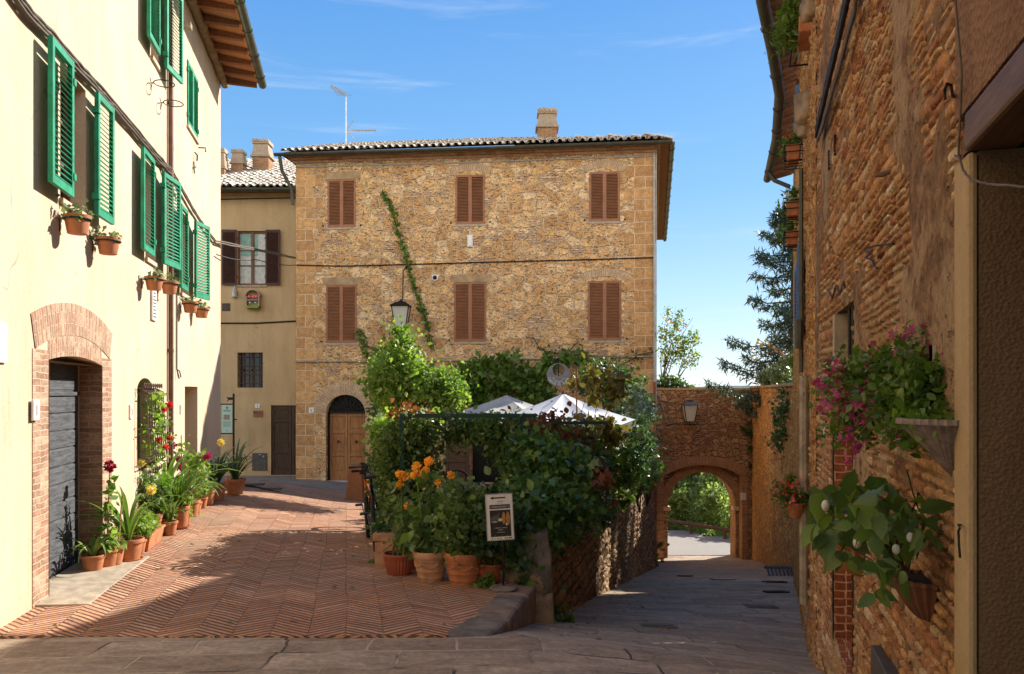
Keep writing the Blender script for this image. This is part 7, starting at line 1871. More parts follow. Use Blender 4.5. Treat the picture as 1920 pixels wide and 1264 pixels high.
# aubergine pot
q=NW.pt(1742,1090,.0); o=thing('wall_basket','dark ribbed terracotta half basket of large leaved white aubergines low on the near wall','planter',q,NW.ang,)
half_basket(o,.105,.125,M['terradark'],.05,22)
gg=random.Random(12); 
def bigleaves(name,tgt,Y0,Y1,sz,mat,o,seed,sv=.25,n_each=1,flat=None,droop=.8,up=.5):
    g=random.Random(seed); pts=[P(x+g.gauss(0,2),y+g.gauss(0,2),g.uniform(Y0,Y1)) for x,y in tgt for _ in range(n_each)]
    return leaves(name,pts,sz,'big',mat,o,seed=seed,droop=droop,up=up,sv=sv,flat=0)
tg=[(1650,930),(1680,960),(1665,985),(1700,940),(1720,960),(1640,965),(1690,1000),(1640,1000),(1655,1020),(1720,990),(1710,1010),(1610,950),(1600,980),(1680,920),(1620,1000),(1665,1070),(1700,1075),(1650,1065),(1640,1110),(1685,1060),(1660,905),(1645,935),(1700,970),(1675,1010),(1732,975),(1735,1000)]
bigleaves('foliage',tg,2.25,2.6,.068,M['lf_egg'],o,5,n_each=4)
mb=MB(); b=P(1700,1085,2.45)
for x,y in ((1650,930),(1700,935),(1640,990),(1725,970),(1600,960),(1665,1060)): t=P(x,y,2.4); mb.tube([b,b.lerp(t,.5)+Vector((0,0,.03)),t],[.005,.004,.003],5)
part('stem',mb,M['bark'],o,world=True)
for x,y in ((1680,1030),(1707,1008)): mb=MB(); mb.sphere(P(x,y,2.3),.011,10,8,(1,1,1.35)); part('aubergine',mb,M['egg'],o,world=True,smooth=True)
mb=MB(); [mb.tube([P(x,y,2.42) for x,y in pth],.0025,4) for pth in ([(1700,880),(1712,925),(1722,925),(1710,960)],[(1712,925),(1724,960)])]; mb.sphere(P(1722,926,2.42),.006,6,4); part('green_cord',mb,M['pergola'],o,world=True)
# second ribbed basket further
q=NW.pt(1612,1020,.0); o=thing('wall_basket','reddish ribbed half basket with aubergine leaves behind the larger dark basket','planter',q,NW.ang)
half_basket(o,.15,.16,M['terra'],.05,22)
bigleaves('foliage',[(1540,920),(1560,925),(1575,945),(1545,945),(1560,965),(1535,935),(1590,930),(1605,915),(1580,990),(1565,1000),(1600,960),(1620,940),(1590,1050),(1575,1035),(1530,985),(1550,1000)],3.0,3.5,.092,M['lf_egg'],o,7,n_each=4)
mb=MB(); b=P(1600,1015,3.4)
for x,y in ((1540,925),(1560,960),(1600,920),(1575,1040)): t=P(x,y,3.3); mb.tube([b,b.lerp(t,.5)+Vector((0,0,.04)),t],[.006,.005,.003],5)
part('stem',mb,M['bark'],o,world=True)
for x,y in ((1548,948),(1607,1018)): mb=MB(); mb.sphere(P(x,y,2.95),.015,10,8,(1,1,1.4)); part('aubergine',mb,M['egg'],o,world=True,smooth=True)
mb=MB(); [mb.tube([P(x,y,3.6) for x,y in pth],.003,4) for pth in ([(1646,835),(1640,870),(1632,905)],[(1633,862),(1631,875),(1644,880)])]; part('green_cord',mb,M['pergola'],o,world=True)
# magenta plant in woven cone
q=NW.pt(1786,795,.0); o=thing('wall_basket','woven grey cone basket overflowing with magenta flowered salvia on the near wall','planter',q,NW.ang)
half_basket(o,.13,.15,M['wovn'],.03,40,woven=True)
el=[(P(1720,740,2.45),(.11,.10,.10)),(P(1750,710,2.3),(.08,.08,.07)),(P(1670,730,2.6),(.11,.10,.09)),(P(1700,790,2.5),(.12,.08,.07)),(P(1765,770,2.3),(.06,.07,.08)),(P(1735,800,2.25),(.08,.05,.04)),(P(1725,785,2.18),(.08,.03,.03)),(P(1640,700,2.75),(.08,.09,.07))]
leaves('foliage',cloud(el,4200,.022,seed=8,shell=.3),.020,'leaf',M['lf_vine'],o,seed=8,up=.4); 
el2=[(P(1620,740,2.9),(.13,.1,.12)),(P(1590,720,3.0),(.09,.1,.1)),(P(1610,800,2.9),(.1,.1,.08)),(P(1720,670,2.5),(.12,.05,.05))]
leaves('foliage',cloud(el2,2600,.03,seed=9,shell=.2),.017,'rhomb',M['lf_vine'],o,seed=9)
gg=random.Random(31); mb=MB(); fp=[]
spots=[(1562,678),(1545,705),(1540,730),(1560,720),(1572,700),(1578,735),(1590,745),(1560,750),(1600,760),(1555,770),(1575,790),(1585,820),(1600,815),(1590,850),(1612,845),(1620,720),(1630,690),(1632,650),(1650,665),(1640,700),(1618,755),(1630,780),(1650,760),(1660,745),(1610,790),(1625,740),(1600,725),(1580,760),(1595,775),(1566,735),(1645,725),(1690,745),(1695,725),(1722,722),(1735,755),(1720,800),(1665,790),(1700,625),(1752,620),(1775,662),(1735,660),(1710,690),(1740,765),(1695,810),(1665,805),(1548,750),(1536,712),(1580,712),(1588,700),(1605,740),(1640,745),(1572,765),(1562,758)]
_g=random.Random(77); spots+=[(_g.gauss(1690,45),_g.gauss(745,42)) for _ in range(26)]
root_=P(1730,760,2.5)
for (x,y) in spots:
    t_=(1800-x)/260; Y=lerp(2.3,3.0,max(0,min(1,t_)))
    for _ in range(7): fp.append(P(x+gg.gauss(0,8),y+gg.gauss(0,8),Y+gg.gauss(0,.05)))
    p=fp[-1]; m_=root_.lerp(p,.55)+Vector((0,0,.05)); mb.tube([root_.lerp(m_,.5),m_,p],[.0018,.0013,.0008],3)
part('stem',mb,M['stemg'],o,world=True); stars('flower',np.array(fp),.015,M['fl_magenta'],o,seed=3)
mb=MB(); q2=P(1752,660,2.35); mb.M=Matrix.Translation(q2); mb.box(-.012,.012,0,.006,-.03,.02); mb.box(-.012,-.006,0,.006,-.05,.02); part('tag',mb,M['marble'],o,world=True)
# red busy lizzie pot
q=B1.w(B1.s_px(1519),P(0,965,6.6).z,.12); o=thing('hanging_pot','terracotta cone pot of red and pink busy lizzies at the corner of the near wall','hanging pot',q)
mb=MB(); mb.lathe([(.001,-.16),(.04,-.15),(.10,-.03),(.125,0),(.11,0)],(0,0,0),24); part('pot',mb,M['terra'],o,smooth=True)
leaves('foliage',cloud([((-.05,0,.05),(.12,.1,.07)),((-.1,0,.14),(.09,.1,.08)),((.0,0,.0),(.12,.12,.06))],900,.025,seed=4),.03,'rhomb',M['lf_vine'],o,world=False,seed=4)
g=random.Random(3); stars('flower',np.array([(-.12+g.gauss(0,.05),-.1+g.gauss(0,.04),.17+g.gauss(0,.04)) for _ in range(26)]),.017,M['fl_red'],o,world=False); stars('flower',np.array([(-.06+g.gauss(0,.06),-.12+g.gauss(0,.03),.03+g.gauss(0,.04)) for _ in range(22)]),.017,M['fl_pink'],o,world=False,seed=5)
# window boxes high on the blue shutter house
for i,(px,py,Y,lab,fl) in enumerate([(1497,287,9.3,'terracotta box of red geraniums in a wire cage, highest on the blue shutter house','fl_red'),(1506,392,9.6,'terracotta box with white flowers in a wire cage, middle of the three','fl_white'),(1504,446,10.2,'terracotta box of trailing greenery in a wire cage, lowest of the three','fl_yellow')]):
    u=(Vector((5.63,16))-Vector((wallX(Y),Y))).length; q=B2.w(u,(HY-py)/F*Y,.11); o=thing('window_box',lab,'window box',q,B2.ang,'caged flower boxes on the blue shutter house')
    mb=MB(); mb.hexa([(-.14,-.06,-.1),(.14,-.06,-.1),(.14,.06,-.1),(-.14,.06,-.1),(-.16,-.08,.07),(.16,-.08,.07),(.16,.08,.07),(-.16,.08,.07)]); part('box',mb,M['terra'],o,bev=.008)
    mb=MB()
    for z in (-.13,-.02,.05): mb.tube([(-.18,.11,z),(-.18,-.10,z),(.18,-.10,z),(.18,.11,z)],.006,4)
    for x in (-.18,-.06,.06,.18): mb.tube([(x,-.10,.05),(x,-.10,-.13),(x,.11,-.13)],.006,4)
    part('wire_cage',mb,M['iron'],o)
    leaves('foliage',cloud([((0,-.02,.13),(.17,.10,.08)),((0,-.10,.04),(.14,.05,.06))],420,.03,seed=90+i),.035,'rhomb',M['lf_vine'],o,world=False,seed=90+i)
    stars('flower',np.array([(g.uniform(-.17,.17),-.07+g.gauss(0,.05),.17+g.gauss(0,.05)) for _ in range(16 if i<2 else 4)]),.025,M[fl],o,world=False,seed=i)
# top plant with bracket
q=B1.w(B1.s_px(1545,.1)*0+.9,0,0)
Y=7.2; qx=wallX(Y); q=Vector((qx-.04,Y,(HY-55)/F*Y)); o=thing('window_box','leafy feathery plant in an angled terracotta box high at the top of the near house','window box',q,B1.ang)
mb=MB(); mb.box(-.2,.25,-.07,.08,-.12,.04); part('box',mb,M['terra'],o,bev=.01)
mb=MB(); mb.tube([(-.3,.1,.15),(-.3,-.1,.1),(-.3,-.14,-.2),(-.3,.1,-.2)],.012,5); part('bracket',mb,M['iron'],o)
leaves('foliage',cloud([((0,-.10,.16),(.26,.14,.10)),((0,-.2,.0),(.14,.08,.14))],900,.04,seed=95),.06,'needle',M['lf_vine'],o,world=False,seed=95,droop=.5); leaves('foliage',cloud([((.0,-.14,.05),(.2,.1,.15))],350,.04,seed=96),.045,'rhomb',M['lf_vine'],o,world=False,seed=96)
# corbels
for i,(px,py,Y,l,r) in enumerate([(1535,200,7.4,'large weathered stone corbel bulging from the wall under the eave',(.10,.20,.17)),(1516,240,7.9,'smaller rounded stone corbel just above the highest geranium box',(.08,.16,.10)),(1572,10,6.4,'stone corbel at the top edge beside the cable bundle',(.09,.16,.12))]):
    q=Vector((wallX(Y)-.02,Y,(HY-py)/F*Y)); boulder('corbel',l,q,r,M['boulder'],20+i,'stone corbels on the right hand houses')
# cable bundle on the near wall
def nearpath(pts,off=.05):
    out=[]
    for (px,py) in pts:
        Y=None
        # intersect ray with wall polyline
        k=(px-CX)/F
        for ln in (NW,B1,B2):
            s=ln.s_px(px,off); p=ln.a+ln.d*s+ln.n*off
            if -.01<=s<=ln.L+.3 and p.y>0: Y=p.y; break
        Y=Y or 6.2; out.append(P(px,py,Y))
    return out
cable('cable_bundle',nearpath([(1592,-20),(1583,20),(1572,70),(1560,120),(1548,170),(1538,215),(1530,250)],.06),.013,M['cableb'],'thick black cable bundle climbing along the edge of the near stone house',strands=3)
cable('cable_bundle',nearpath([(1606,-20),(1602,20),(1590,60),(1578,110),(1566,150),(1552,200),(1541,240),(1532,262)],.05),.008,M['cable'],'pale twisted cables tied beside the black bundle on the near house',strands=3)
cable('cable_bundle',nearpath([(1790,-20),(1796,60),(1803,140),(1800,220),(1797,290),(1806,320),(1822,338),(1860,346),(1925,350)],.04),.003,M['cable'],'single beige cable dropping to the dark doorway lintel at far right')
def wallrod(label,pts,r,cat,name='iron_rod',mat='iron',group=None):
    q=NW.pt(*pts[0][:2],.0); o=thing(name,label,cat,q,NW.ang,group); mb=MB(); mb.tube([NW.pt(p[0],p[1],p[2]) for p in pts],r,6); part('rod',mb,M[mat],o,world=True,smooth=True)
wallrod('black zigzag iron bracket sticking out mid way up the near wall',[(1674,457,.0),(1640,461,.03),(1618,468,.05),(1632,476,.05),(1622,483,.05),(1636,488,.05),(1640,500,.05),(1645,503,.05)],.004,'bracket')
wallrod('curved black iron hook beside the beige cable at upper right',[(1792,182,0),(1786,180,.03),(1783,160,.05),(1776,157,.06),(1771,170,.06),(1772,186,.06)],.004,'hook')
wallrod('long thin iron key shaped hook hanging beside the plaster door pier',[(1806,985,0),(1797,984,.03),(1800,990,.03),(1797,996,.03),(1798,1020,.03),(1800,1046,.03)],.003,'hook')
wallrod('scribbled rusty wire above the barred window of the near wall',[(1553,545,.0),(1560,560,.03),(1568,535,.03),(1574,552,.03),(1582,528,.03),(1584,540,.0)],.006,'wire',mat='rustiron')
wallrod('short iron pin between zigzag bracket and lintel edge',[(1790,292,0),(1800,293,.03)],.003,'pin')
q=NW.pt(1672,322,.0); o=thing('iron_cleat','flat pointed iron cleat jutting from the near wall','bracket',q,NW.ang)
mb=MB(); mb.tube([(.01,.0,0),(-.03,-.03,.0),(-.05,-.05,-.002)],[.008,.011,.004],8); part('blade',mb,M['rustiron'],o,smooth=True)
q=P(1882,957,2.10); o=thing('bolt','small metal bolt head on the dark plaster jamb at the far right edge','bolt',q); mb=MB(); mb.lathe([(.001,-.01),(.007,-.01),(.007,.0)],(0,0,0),6,tilt=Matrix.Rotation(R(-90),3,'X')); part('head',mb,M['silver'],o)
mb=MB(); mb.tube([P(1868,955,2.12),P(1898,958,2.12)],.002,5)
s0,z1=NW.uz(1652,1210); s1,_=NW.uz(1692,1255); q=NW.w(s0,z1,.02); o=thing('utility_cabinet','black metal meter door at the bottom of the near stone wall','cabinet',q,NW.ang)
mb=MB(); mb.box(0,s1-s0+.05,-.02,.05,-.5,-.0); part('door',mb,M['grey'],o,bev=.005); mb=MB(); mb.sphere((.22,-.025,-.12),.012,8,6); part('lock',mb,M['silver'],o,smooth=True); mb=MB(); mb.sphere((.30,-.025,-.15),.012,8,6); part('lock',mb,M['silver'],o,smooth=True)
q=B1.w(B1.s_px(1545)*0+.05,0); q=NW.pt(1547,812,.0); o=thing('door_bell','narrow white doorbell plate on the near wall below the barred window','doorbell',q,NW.ang); mb=MB(); mb.box(-.03,.03,-.015,0,-.04,.04); part('plate',mb,M['white'],o); mb=MB(); mb.box(-.015,.015,-.02,-.015,-.01,.02); part('button',mb,M['black'],o)
for i,(px,py,l) in enumerate([(1568,272,'upper rusty vent grate in the near brickwork'),(1557,300,'lower rusty vent grate in the near brickwork')]):
    q=NW.pt(px,py,.0); o=thing('vent_grate',l,'vent',q,NW.ang,'vent grates in the near wall'); mb=MB(); [mb.box(-.02,.02,-.015,.0,-.06+i_*.022,-.05+i_*.022) for i_ in range(6)]; part('bar',mb,M['iron'],o)
# ---------------- lane: grates, rack
for i,(px,py,w_,h_,m_,l) in enumerate([(1452,1092,40,5,'iron','slotted iron drain grate nearest the gate on the lane'),(1455,1111,42,5,'iron','second slotted iron drain grate on the lane'),(1425,1137,46,6,'slab','dark sunken inspection cover in the middle of the lane'),(1233,1175,50,9,'grey','blue grey metal cover on the left of the lane'),(1355,1087,36,4,'silver','pale metal strip cover in the lane near the gate'),(1285,1081,30,5,'iron','round dark manhole near the gate')]):
    # find road depth
    y=6.0
    for _ in range(4000):
        z=roadZ((px-CX)/F*y,y)
        if (HY-z/y*F)<=py: break
        y+=.01
    x=(px-CX)/F*y; W=w_/F*y/2; D=max(.12,(h_/F*y)*y/3.0/2*1.0); sl=(roadZ(x,y+.3)-roadZ(x,y-.3))/.6
    D=min(D,.3); q=Vector((x,y,roadZ(x,y)+.012)); o=thing('drain_cover',l,'drain cover',q,0,'covers and drains in the lane'); o.rotation_euler=(math.atan(sl),0,0); WM[o.name]=Matrix.Translation(q)@Matrix.Rotation(math.atan(sl),4,'X')
    mb=MB()
    if i<2:
        mb.box(-W,W,-D,-D*.8,0,.012); mb.box(-W,W,D*.8,D,0,.012); [mb.box(-W+2*W*k/14,-W+2*W*(k+.5)/14,-D*.8,D*.8,0,.010) for k in range(14)]; part('grate',mb,M['iron'],o)
        mb=MB(); mb.box(-W,W,-D,D,-.02,.002); part('pit',mb,M['black'],o)
    elif i==5: mb.lathe([(W*1.02,0),(W*1.02,.012),(W*.9,.014),(.001,.012)],(0,0,0),28); part('cover',mb,M['iron'],o)
    else: mb.box(-W,W,-D,D,-.01,.012); part('cover',mb,M[m_] if m_!='slab' else M['grey'],o); mb=MB(); mb.box(-W-.04,W+.04,-D-.04,D+.04,-.02,.004); part('frame',mb,M['kerb'],o)
for i,(px,py,w_,l) in enumerate([(468,911,54,'large dark iron cover in the grey pavement before the ochre house'),(508,919,40,'smaller dark iron cover in the grey pavement closer to the bricks')]):
    q=G_(px,py); W=w_/F*q.y/2; o=thing('drain_cover',l,'drain cover',q+Vector((0,0,.02)),R(10),'iron covers in the pavement'); mb=MB(); mb.box(-W,W,-W*.5,W*.5,0,.012); part('cover',mb,M['iron'],o)
y=18.2; x=(1468-CX)/F*y+.1; q=Vector((x,y,roadZ(x,y))); o=thing('wooden_rack','slatted grey rack lying tilted against the foot of the town wall','rack',q,R(-8))
mb=MB(); T=Matrix.Rotation(R(24),4,'X')
for k in range(11): mb.box(-.42+k*.085,-.42+k*.085+.05,-.35,.35,.0,.025,T)
part('slat',mb,M['greydoor'],o); mb=MB(); mb.box(-.46,.52,-.37,-.31,.03,.06,T); mb.box(-.46,.52,.31,.37,-.04,-.0,T); mb.box(-.46,.52,-.05,.0,-.04,0,T); part('rail',mb,M['greydoor'],o)
# ---------------- plants on walls and beyond
for i,(px,py,l,n) in enumerate([(1470,760,'ragged caper plant tuft hanging high on the town wall',480),(1462,800,'second dark green tuft lower on the town wall',320)]):
    q=TW.pt(px,py,.1); o=thing('wall_plant',l,'plant',q,0,'tufts growing from the town wall'); leaves('foliage',cloud([(q,(.1,.5,.35)),(q+Vector((0,.3,-.5)),(.08,.4,.3))],n,.08,seed=i+3),.08,'rhomb',M['lf_dark'],o,seed=i)
hedge('ivy','dark ivy hanging in the corner where gate wall meets town wall','ivy',[(8.85,9.3,30.6,30.9,-1.6,.2),(9.05,9.3,30.6,30.9,-3.2,-1.5)],420,M['lf_dark'],.1,'leaf',seed=55,up=.1)
blob('clipped round dark green bush on top of the gate wall beside the house','shrub',[(P(1258,728,31.6),(.62,.5,.42)),(P(1278,732,31.5),(.35,.4,.28)),(P(1240,740,31.5),(.3,.4,.5))],3600,.09,'rhomb',M['lf_dark'],101,stems=0,base=P(1258,745,31.5))
blob('small fern tuft on the gate wall coping','plant',[(P(1305,732,31.2),(.16,.2,.12))],160,.08,'rhomb',M['lf_vine'],102,stems=0,base=P(1305,737,31.2),name='fern')
# pomegranate tree
q=P(1243,712,34); q.z=-3; tr=thing('pomegranate_tree','slender tree dotted with small red fruits rising above the gate wall','tree',q)
tips=[P(x,y,34) for x,y in ((1252,590),(1275,580),(1300,610),(1310,630),(1302,665),(1285,690),(1240,620),(1265,640),(1240,660),(1290,640),(1299,596))]
limbs('trunk',q,tips,.07,M['bark'],tr,seed=8,trunk=P(1243,705,34))
el=[(P(1255,625,34),(.50,.5,.60)),(P(1258,665,34),(.55,.5,.50)),(P(1285,650,34),(.45,.5,.40)),(P(1272,600,34),(.15,.3,.45)),(P(1300,635,34),(.30,.3,.25)),(P(1293,680,34),(.32,.3,.22)),(P(1253,590,34),(.12,.2,.40)),(P(1303,668,34),(.2,.2,.15))]
leaves('crown',cloud(el,2100,.10,nc=26,seed=11,shell=.35),.085,'rhomb',M['lf_vine'],tr,seed=11); leaves('crown',cloud(el,130,.12,nc=12,seed=14,shell=.35),.10,'rhomb',M['fl_yellow'],tr,seed=14)
g=random.Random(4); mb=MB(); [mb.sphere(P(g.uniform(1238,1300),g.uniform(590,690),33.8),.032,8,6) for _ in range(20)]; part('fruit',mb,M['fl_red'],tr,world=True,smooth=True)
# conifer
def conifer(label,base,H,Rb,seed,n=11000,dens=1.0,z_start=.12,light=False):
    g=random.Random(seed); tr=thing('conifer_tree',label,'tree',base,0,'conifers behind the town wall'); mb=MB(); mb.tube([(0,0,0),(0,0,H*.5),(0,0,H)],[.20,.12,.02],8)
    pts=[]; nb=int(62*dens)
    for i in range(nb):
        t=z_start+(1-z_start)*(i/nb)**1.0; z=H*t; L=Rb*(1-t)**.75*g.uniform(.65,1.15)+.15; a=g.uniform(0,2*PI)
        d=Vector((math.cos(a),math.sin(a),0)); p0=Vector((0,0,z)); p1=p0+d*L*.6+Vector((0,0,-.05*L)); p2=p0+d*L+Vector((0,0,.10*L)); mb.tube([p0,p1,p2],[.035,.02,.006],4)
        m=int(1.9*n/nb*(L/Rb+.25)/.75); side=Vector((-d.y,d.x,0))
        for _ in range(m):
            u=g.random()**.7; p=p0.lerp(p1,u/.6) if u<.6 else p1.lerp(p2,(u-.6)/.4)
            sp=(1-u)*.30*L+.12; sv=g.gauss(0,1); pts.append(p+side*sv*sp*.6+Vector((0,0,-abs(g.gauss(0,.10))-abs(sv)*sp*.15)))
    part('trunk',mb,M['bark'],tr); leaves('crown',np.array(pts),.19,'needle',M['lf_conifer'],tr,seed=seed,world=False,droop=.3,up=.4); return tr
cb=P(1488,700,27.5); conifer('large blue green conifer with drooping branches showing above the town wall',(cb.x,cb.y,-1.5),8.6,3.0,5,11500,1.0,.10)
conifer('unseen conifer added behind the blue shutter house to shade the retaining wall',(11.7,24.3,-1.2),9.5,2.7,6,14000,1.1)  # this and the next conifer are unseen, added to shade the retaining wall
conifer('smaller unseen conifer added behind the blue shutter house to shade the retaining wall',(10.6,20.4,-1.2),7.5,1.6,7,3500,.7)
blob('pale grey green olive bush just behind the town wall coping','shrub',[(P(1475,700,24),(.55,.5,.30)),(P(1450,705,25),(.4,.4,.25))],1400,.09,'rhomb',M['lf_olive'],103,stems=3,base=P(1470,730,24.5))
# pots on coping
u=TW.s_px(1424); q=TW.w(u,.22,-.25); o=thing('planter_box','long pale terracotta planter with trailing flowers on the far end of the town wall coping','planter',q,TW.ang)
q_=TW.w(u,0,0).y; l=.62
mb=MB(); mb.hexa([(-l*.42,-.14,0),(l*.42,-.14,0),(l*.42,.14,0),(-l*.42,.14,0),(-l*.5,-.18,.34),(l*.5,-.18,.34),(l*.5,.18,.34),(-l*.5,.18,.34)]); mb.box(-l*.53,l*.53,-.21,.21,.28,.36); mb.box(-l*.5,l*.5,-.19,.19,.1,.14); part('box',mb,M['terrapale'],o,bev=.01)
leaves('foliage',cloud([((0,0,.42),(.34,.18,.12)),((.3,-.1,.35),(.1,.1,.2))],420,.05,seed=12),.06,'rhomb',M['lf_vine'],o,world=False,seed=12); flowerballs('flower',[(.3,-.2,.4),(.25,-.2,.2),(.0,-.2,.5),(-.2,-.15,.45)],.035,M['fl_yellow'],o,3,world=False)
u=TW.s_px(1490); q=TW.w(u,.22,-.1); o=thing('potted_plant','orange pot with leafy plant and yellow berried twigs on the near end of the coping','potted plant',q,TW.ang)
pot('pot',M['terra'],o,.32,.16); leaves('foliage',cloud([((0,0,.5),(.25,.25,.22))],500,.06,seed=13),.07,'rhomb',M['lf_vine'],o,world=False,seed=13)
mb=MB(); g=random.Random(5); bl=[]
for i in range(6): t=Vector((g.uniform(-.4,.2),-.35-g.uniform(0,.75),.75+g.uniform(-.2,.25))); mb.tube([(0,0,.35),(t.x*.5,t.y*.5,.7),tuple(t)],.008,4); bl+= [tuple(t),tuple(t*.9)]
part('twig',mb,M['cane'],o); mb=MB(); [mb.sphere(b,.035,7,5) for b in bl]; part('berry',mb,M['fl_yellow'],o,smooth=True)
# ---------------- beyond the gate
fz=lambda x:piece(42,RP)
fence=thing('timber_fence','low rounded timber rail fence along the far side of the sunny lane','fence',P(1310,985,38.5)*1.0)
A_=Vector((7.5,40.3,-6.43));B_=Vector((10.7,35.4,-6.27))
mb=MB(); mb.tube([A_-(B_-A_)*.3,B_+(B_-A_)*.5],.10,8); part('rail',mb,M['bark'],fence,world=True,smooth=True)
for t in (-.1,.08,.36,.72,1.1): p=A_.lerp(B_,t); m2=MB(); m2.tube([p+Vector((0,.02,.05)),p+Vector((0,.02,-1.1))],.09,7); part('post',m2,M['bark'],fence,world=True,smooth=True)
zb=-7.1
vg=boxcloud(5,15,40.5,44,-7.0,-6.75,3600,.15,nc=180,seed=3)
for i in range(len(vg)): 
    x=vg[i][0]; yl=40.9-(x-7.7)*1.6 if x>7.7 else 41.6; vg[i][1]=yl+abs(rng.normal())*.5
    vg[i][2]=piece(vg[i][1],RP)+abs(rng.normal())*.18
leaves('roadside_grass',vg,.16,'needle',M['lf_bright'],None,seed=4,up=0); gr=bpy.data.objects['roadside_grass']; tag(gr,'bright green grass verge under the timber fence','grass',kind='stuff')
mats=[M['lf_wood'],M['lf_wood'],M['lf_olive'],M['lf_hedge']]
wl=['leafy tree beyond the fence seen through the left of the gate arch','tall leafy tree filling the middle of the gate arch','pale leafy tree filling the right of the gate arch','lower tree behind the fence at the right edge of the gate arch','yellow green sapling by the left gate jamb','dark tree trunked tree behind the others left of centre in the arch','tree further down the slope behind the fence','tree far right beyond the arch hidden mostly by the town wall']
for i,(px,Y,H,rx) in enumerate([(1262,47,7,2.2),(1305,49,7.5,2.4),(1352,46.5,7,2.3),(1385,45,5,1.8),(1250,44.5,4.5,1.0),(1285,52,7,2.4),(1335,54,8,3),(1420,48,7,2.4)]):
    x=(px-CX)/F*Y; b=Vector((x,Y,-8.6)); tr=thing('woodland_tree',wl[i],'tree',b,0,'trees beyond the gate'); g=random.Random(i)
    tips=[b+Vector((g.uniform(-rx,rx)*.8,g.uniform(-1,1),H*g.uniform(.4,1))) for _ in range(9)]; limbs('trunk',b,tips,.13,M['bark'],tr,seed=i,trunk=b+Vector((g.uniform(-.3,.3),0,H*.6)))
    el=[(b+Vector((g.uniform(-rx,rx)*.6,g.uniform(-.8,.8),H*g.uniform(.2,.95))),(rx*.5,rx*.5,H*.16)) for _ in range(8)]
    leaves('crown',cloud(el,5200,.28,seed=i,shell=.3),.19,'rhomb',mats[i%4],tr,seed=i,sv=.4)
for i,(x,y,rx,h) in enumerate([(7.0,43,1.3,2.2),(8.6,41.8,1.1,1.8),(9.9,40,1.0,2.0),(11.2,38.3,1.1,2.2),(8.0,44.5,1.5,3.6),(10.6,42.5,1.4,3.2)]):
    blob(['low leafy bush behind the left end of the timber fence','low bush behind the middle of the timber fence','bush right of centre behind the timber fence','bush behind the right end of the timber fence','taller bush behind the low ones left in the gate arch','taller bush behind the low ones right in the gate arch'][i],'shrub',[(Vector((x,y,-7.2+h*.5)),(rx,.8,h*.5)),(Vector((x+.3,y,-7.2+h*.9)),(rx*.6,.6,h*.3))],2600,.15,'rhomb',M['lf_wood'],150+i,base=Vector((x,y,-7.4)),sig=.14,stems=3,group='bushes behind the timber fence')
# shade casting tree line up the lane (they throw the dappled shadow on the sunny lane)
for i,(x,y,H) in enumerate([(15.5,45,7),(19,43,7.5),(23,46,8)]):
    b=Vector((x,y,-8)); tr=thing('woodland_tree',['tree right of the lane bend casting dappled shade','second tree right of the lane bend','third tree right of the lane bend'][i],'tree',b,0,'trees beyond the gate'); el=[(b+Vector((random.uniform(-1.5,1.5),random.uniform(-1,1),H*random.uniform(.35,.95))),(1.1,1.1,1.0)) for _ in range(7)]
    leaves('crown',cloud(el,2500,.25,seed=40+i,shell=.3),.2,'rhomb',M['lf_wood'],tr,seed=40+i); limbs('trunk',b,[e[0] for e in el],.15,M['bark'],tr,seed=i,trunk=b+Vector((0,0,H*.6)))
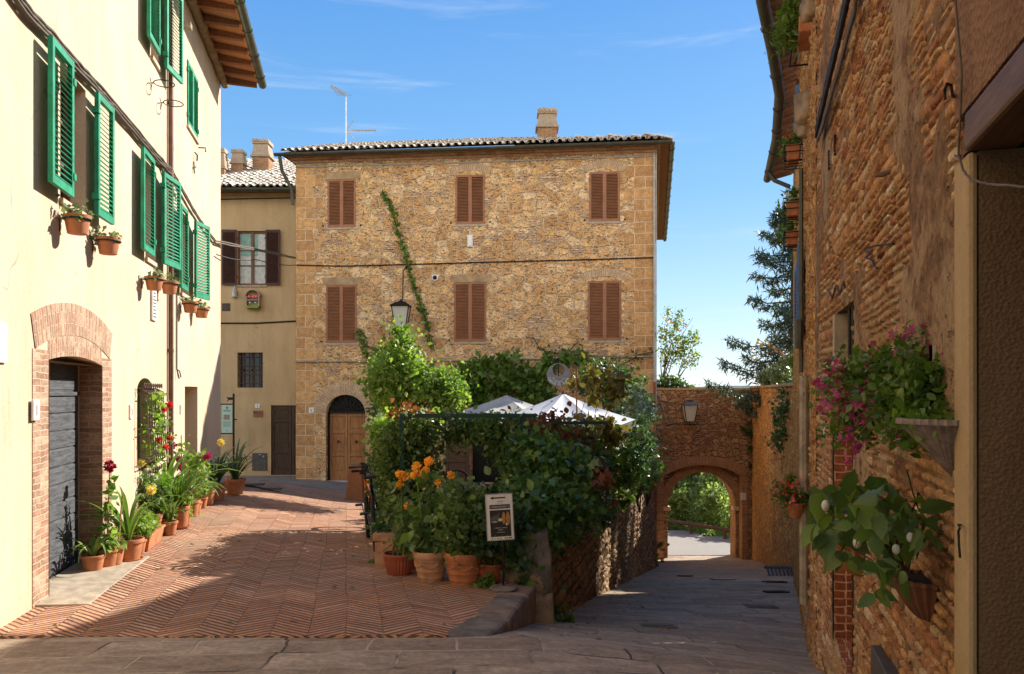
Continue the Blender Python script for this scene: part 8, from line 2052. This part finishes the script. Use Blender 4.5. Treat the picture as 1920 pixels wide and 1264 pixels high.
# ---------------- light, sky, camera
EL,AZ=R(31.2),R(42)
S=Vector((math.cos(AZ)*math.cos(EL),math.sin(AZ)*math.cos(EL),math.sin(EL)))
sl=bpy.data.lights.new('sun','SUN'); sl.energy=SUN_E; sl.angle=R(.55); sl.color=(1,.94,.86)
so=bpy.data.objects.new('sun',sl); COL.objects.link(so); so.rotation_euler=S.to_track_quat('Z','Y').to_euler(); so.location=(10,10,30)
w=bpy.data.worlds.new('World'); sc.world=w; w.use_nodes=True; nt=w.node_tree; nt.nodes.clear()
sk=nt.nodes.new('ShaderNodeTexSky'); sk.sky_type='NISHITA'; sk.sun_disc=False; sk.sun_elevation=EL; sk.sun_rotation=PI/2-AZ; sk.air_density=1.0; sk.dust_density=.35; sk.ozone_density=1.6; sk.altitude=400
bg=nt.nodes.new('ShaderNodeBackground'); bg.inputs[1].default_value=SKY_E; out=nt.nodes.new('ShaderNodeOutputWorld')
class W_(G):
    def __init__(s,t): s.t=t
g=W_(nt); tc=g.tc('Generated'); ax=g.sep(tc); z=ax[2]
# clear blue gradient: deep above, paler towards the horizon, brighter to the right where the sun stands
grad=g.ramp(z,[(0,(.64,.81,.94)),(.10,(.42,.67,.91)),(.24,(.18,.47,.85)),(.45,(.08,.32,.77)),(1,(.05,.22,.62))])
grad=g.vscale(grad,SKYK)
base=g.mix(.82,sk.outputs[0],grad)
ci=g.noise(g.mp(tc,(1.2,1.2,15),rot=(0,R(3),0)),2.2,8,.6,.6)
cm=g.ma('MULTIPLY',g.sm(ci,.53,.82),.36)
base=g.mix(cm,base,[SKYK*c for c in (.95,1.0,1.05)])
# bright unseen cloud added behind the camera as fill for the facades facing it
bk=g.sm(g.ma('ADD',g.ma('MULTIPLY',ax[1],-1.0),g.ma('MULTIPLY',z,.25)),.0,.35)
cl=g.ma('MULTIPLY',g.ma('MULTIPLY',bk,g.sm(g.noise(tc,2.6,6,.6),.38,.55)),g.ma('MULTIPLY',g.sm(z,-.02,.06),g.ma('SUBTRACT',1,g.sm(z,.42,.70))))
base=g.mix(cl,base,[FILLCLOUDK*c for c in (1.0,.94,.86)])
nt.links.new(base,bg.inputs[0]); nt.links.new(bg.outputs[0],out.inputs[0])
cam=bpy.data.cameras.new('camera'); co=bpy.data.objects.new('camera',cam); COL.objects.link(co); co.location=(0,0,0); co.rotation_euler=(R(90),0,0)
cam.sensor_width=36; cam.lens=F/1920*36; cam.shift_y=(HY-632)/1920; cam.clip_end=9000; cam.clip_start=.05; sc.camera=co
sc.render.engine='CYCLES'; sc.view_settings.view_transform='Standard'; sc.view_settings.look='None'; sc.view_settings.exposure=EXPO; sc.view_settings.gamma=1
sc.render.resolution_x=1024; sc.render.resolution_y=674
sc.cycles.max_bounces=5; sc.cycles.diffuse_bounces=4; sc.cycles.transparent_max_bounces=8
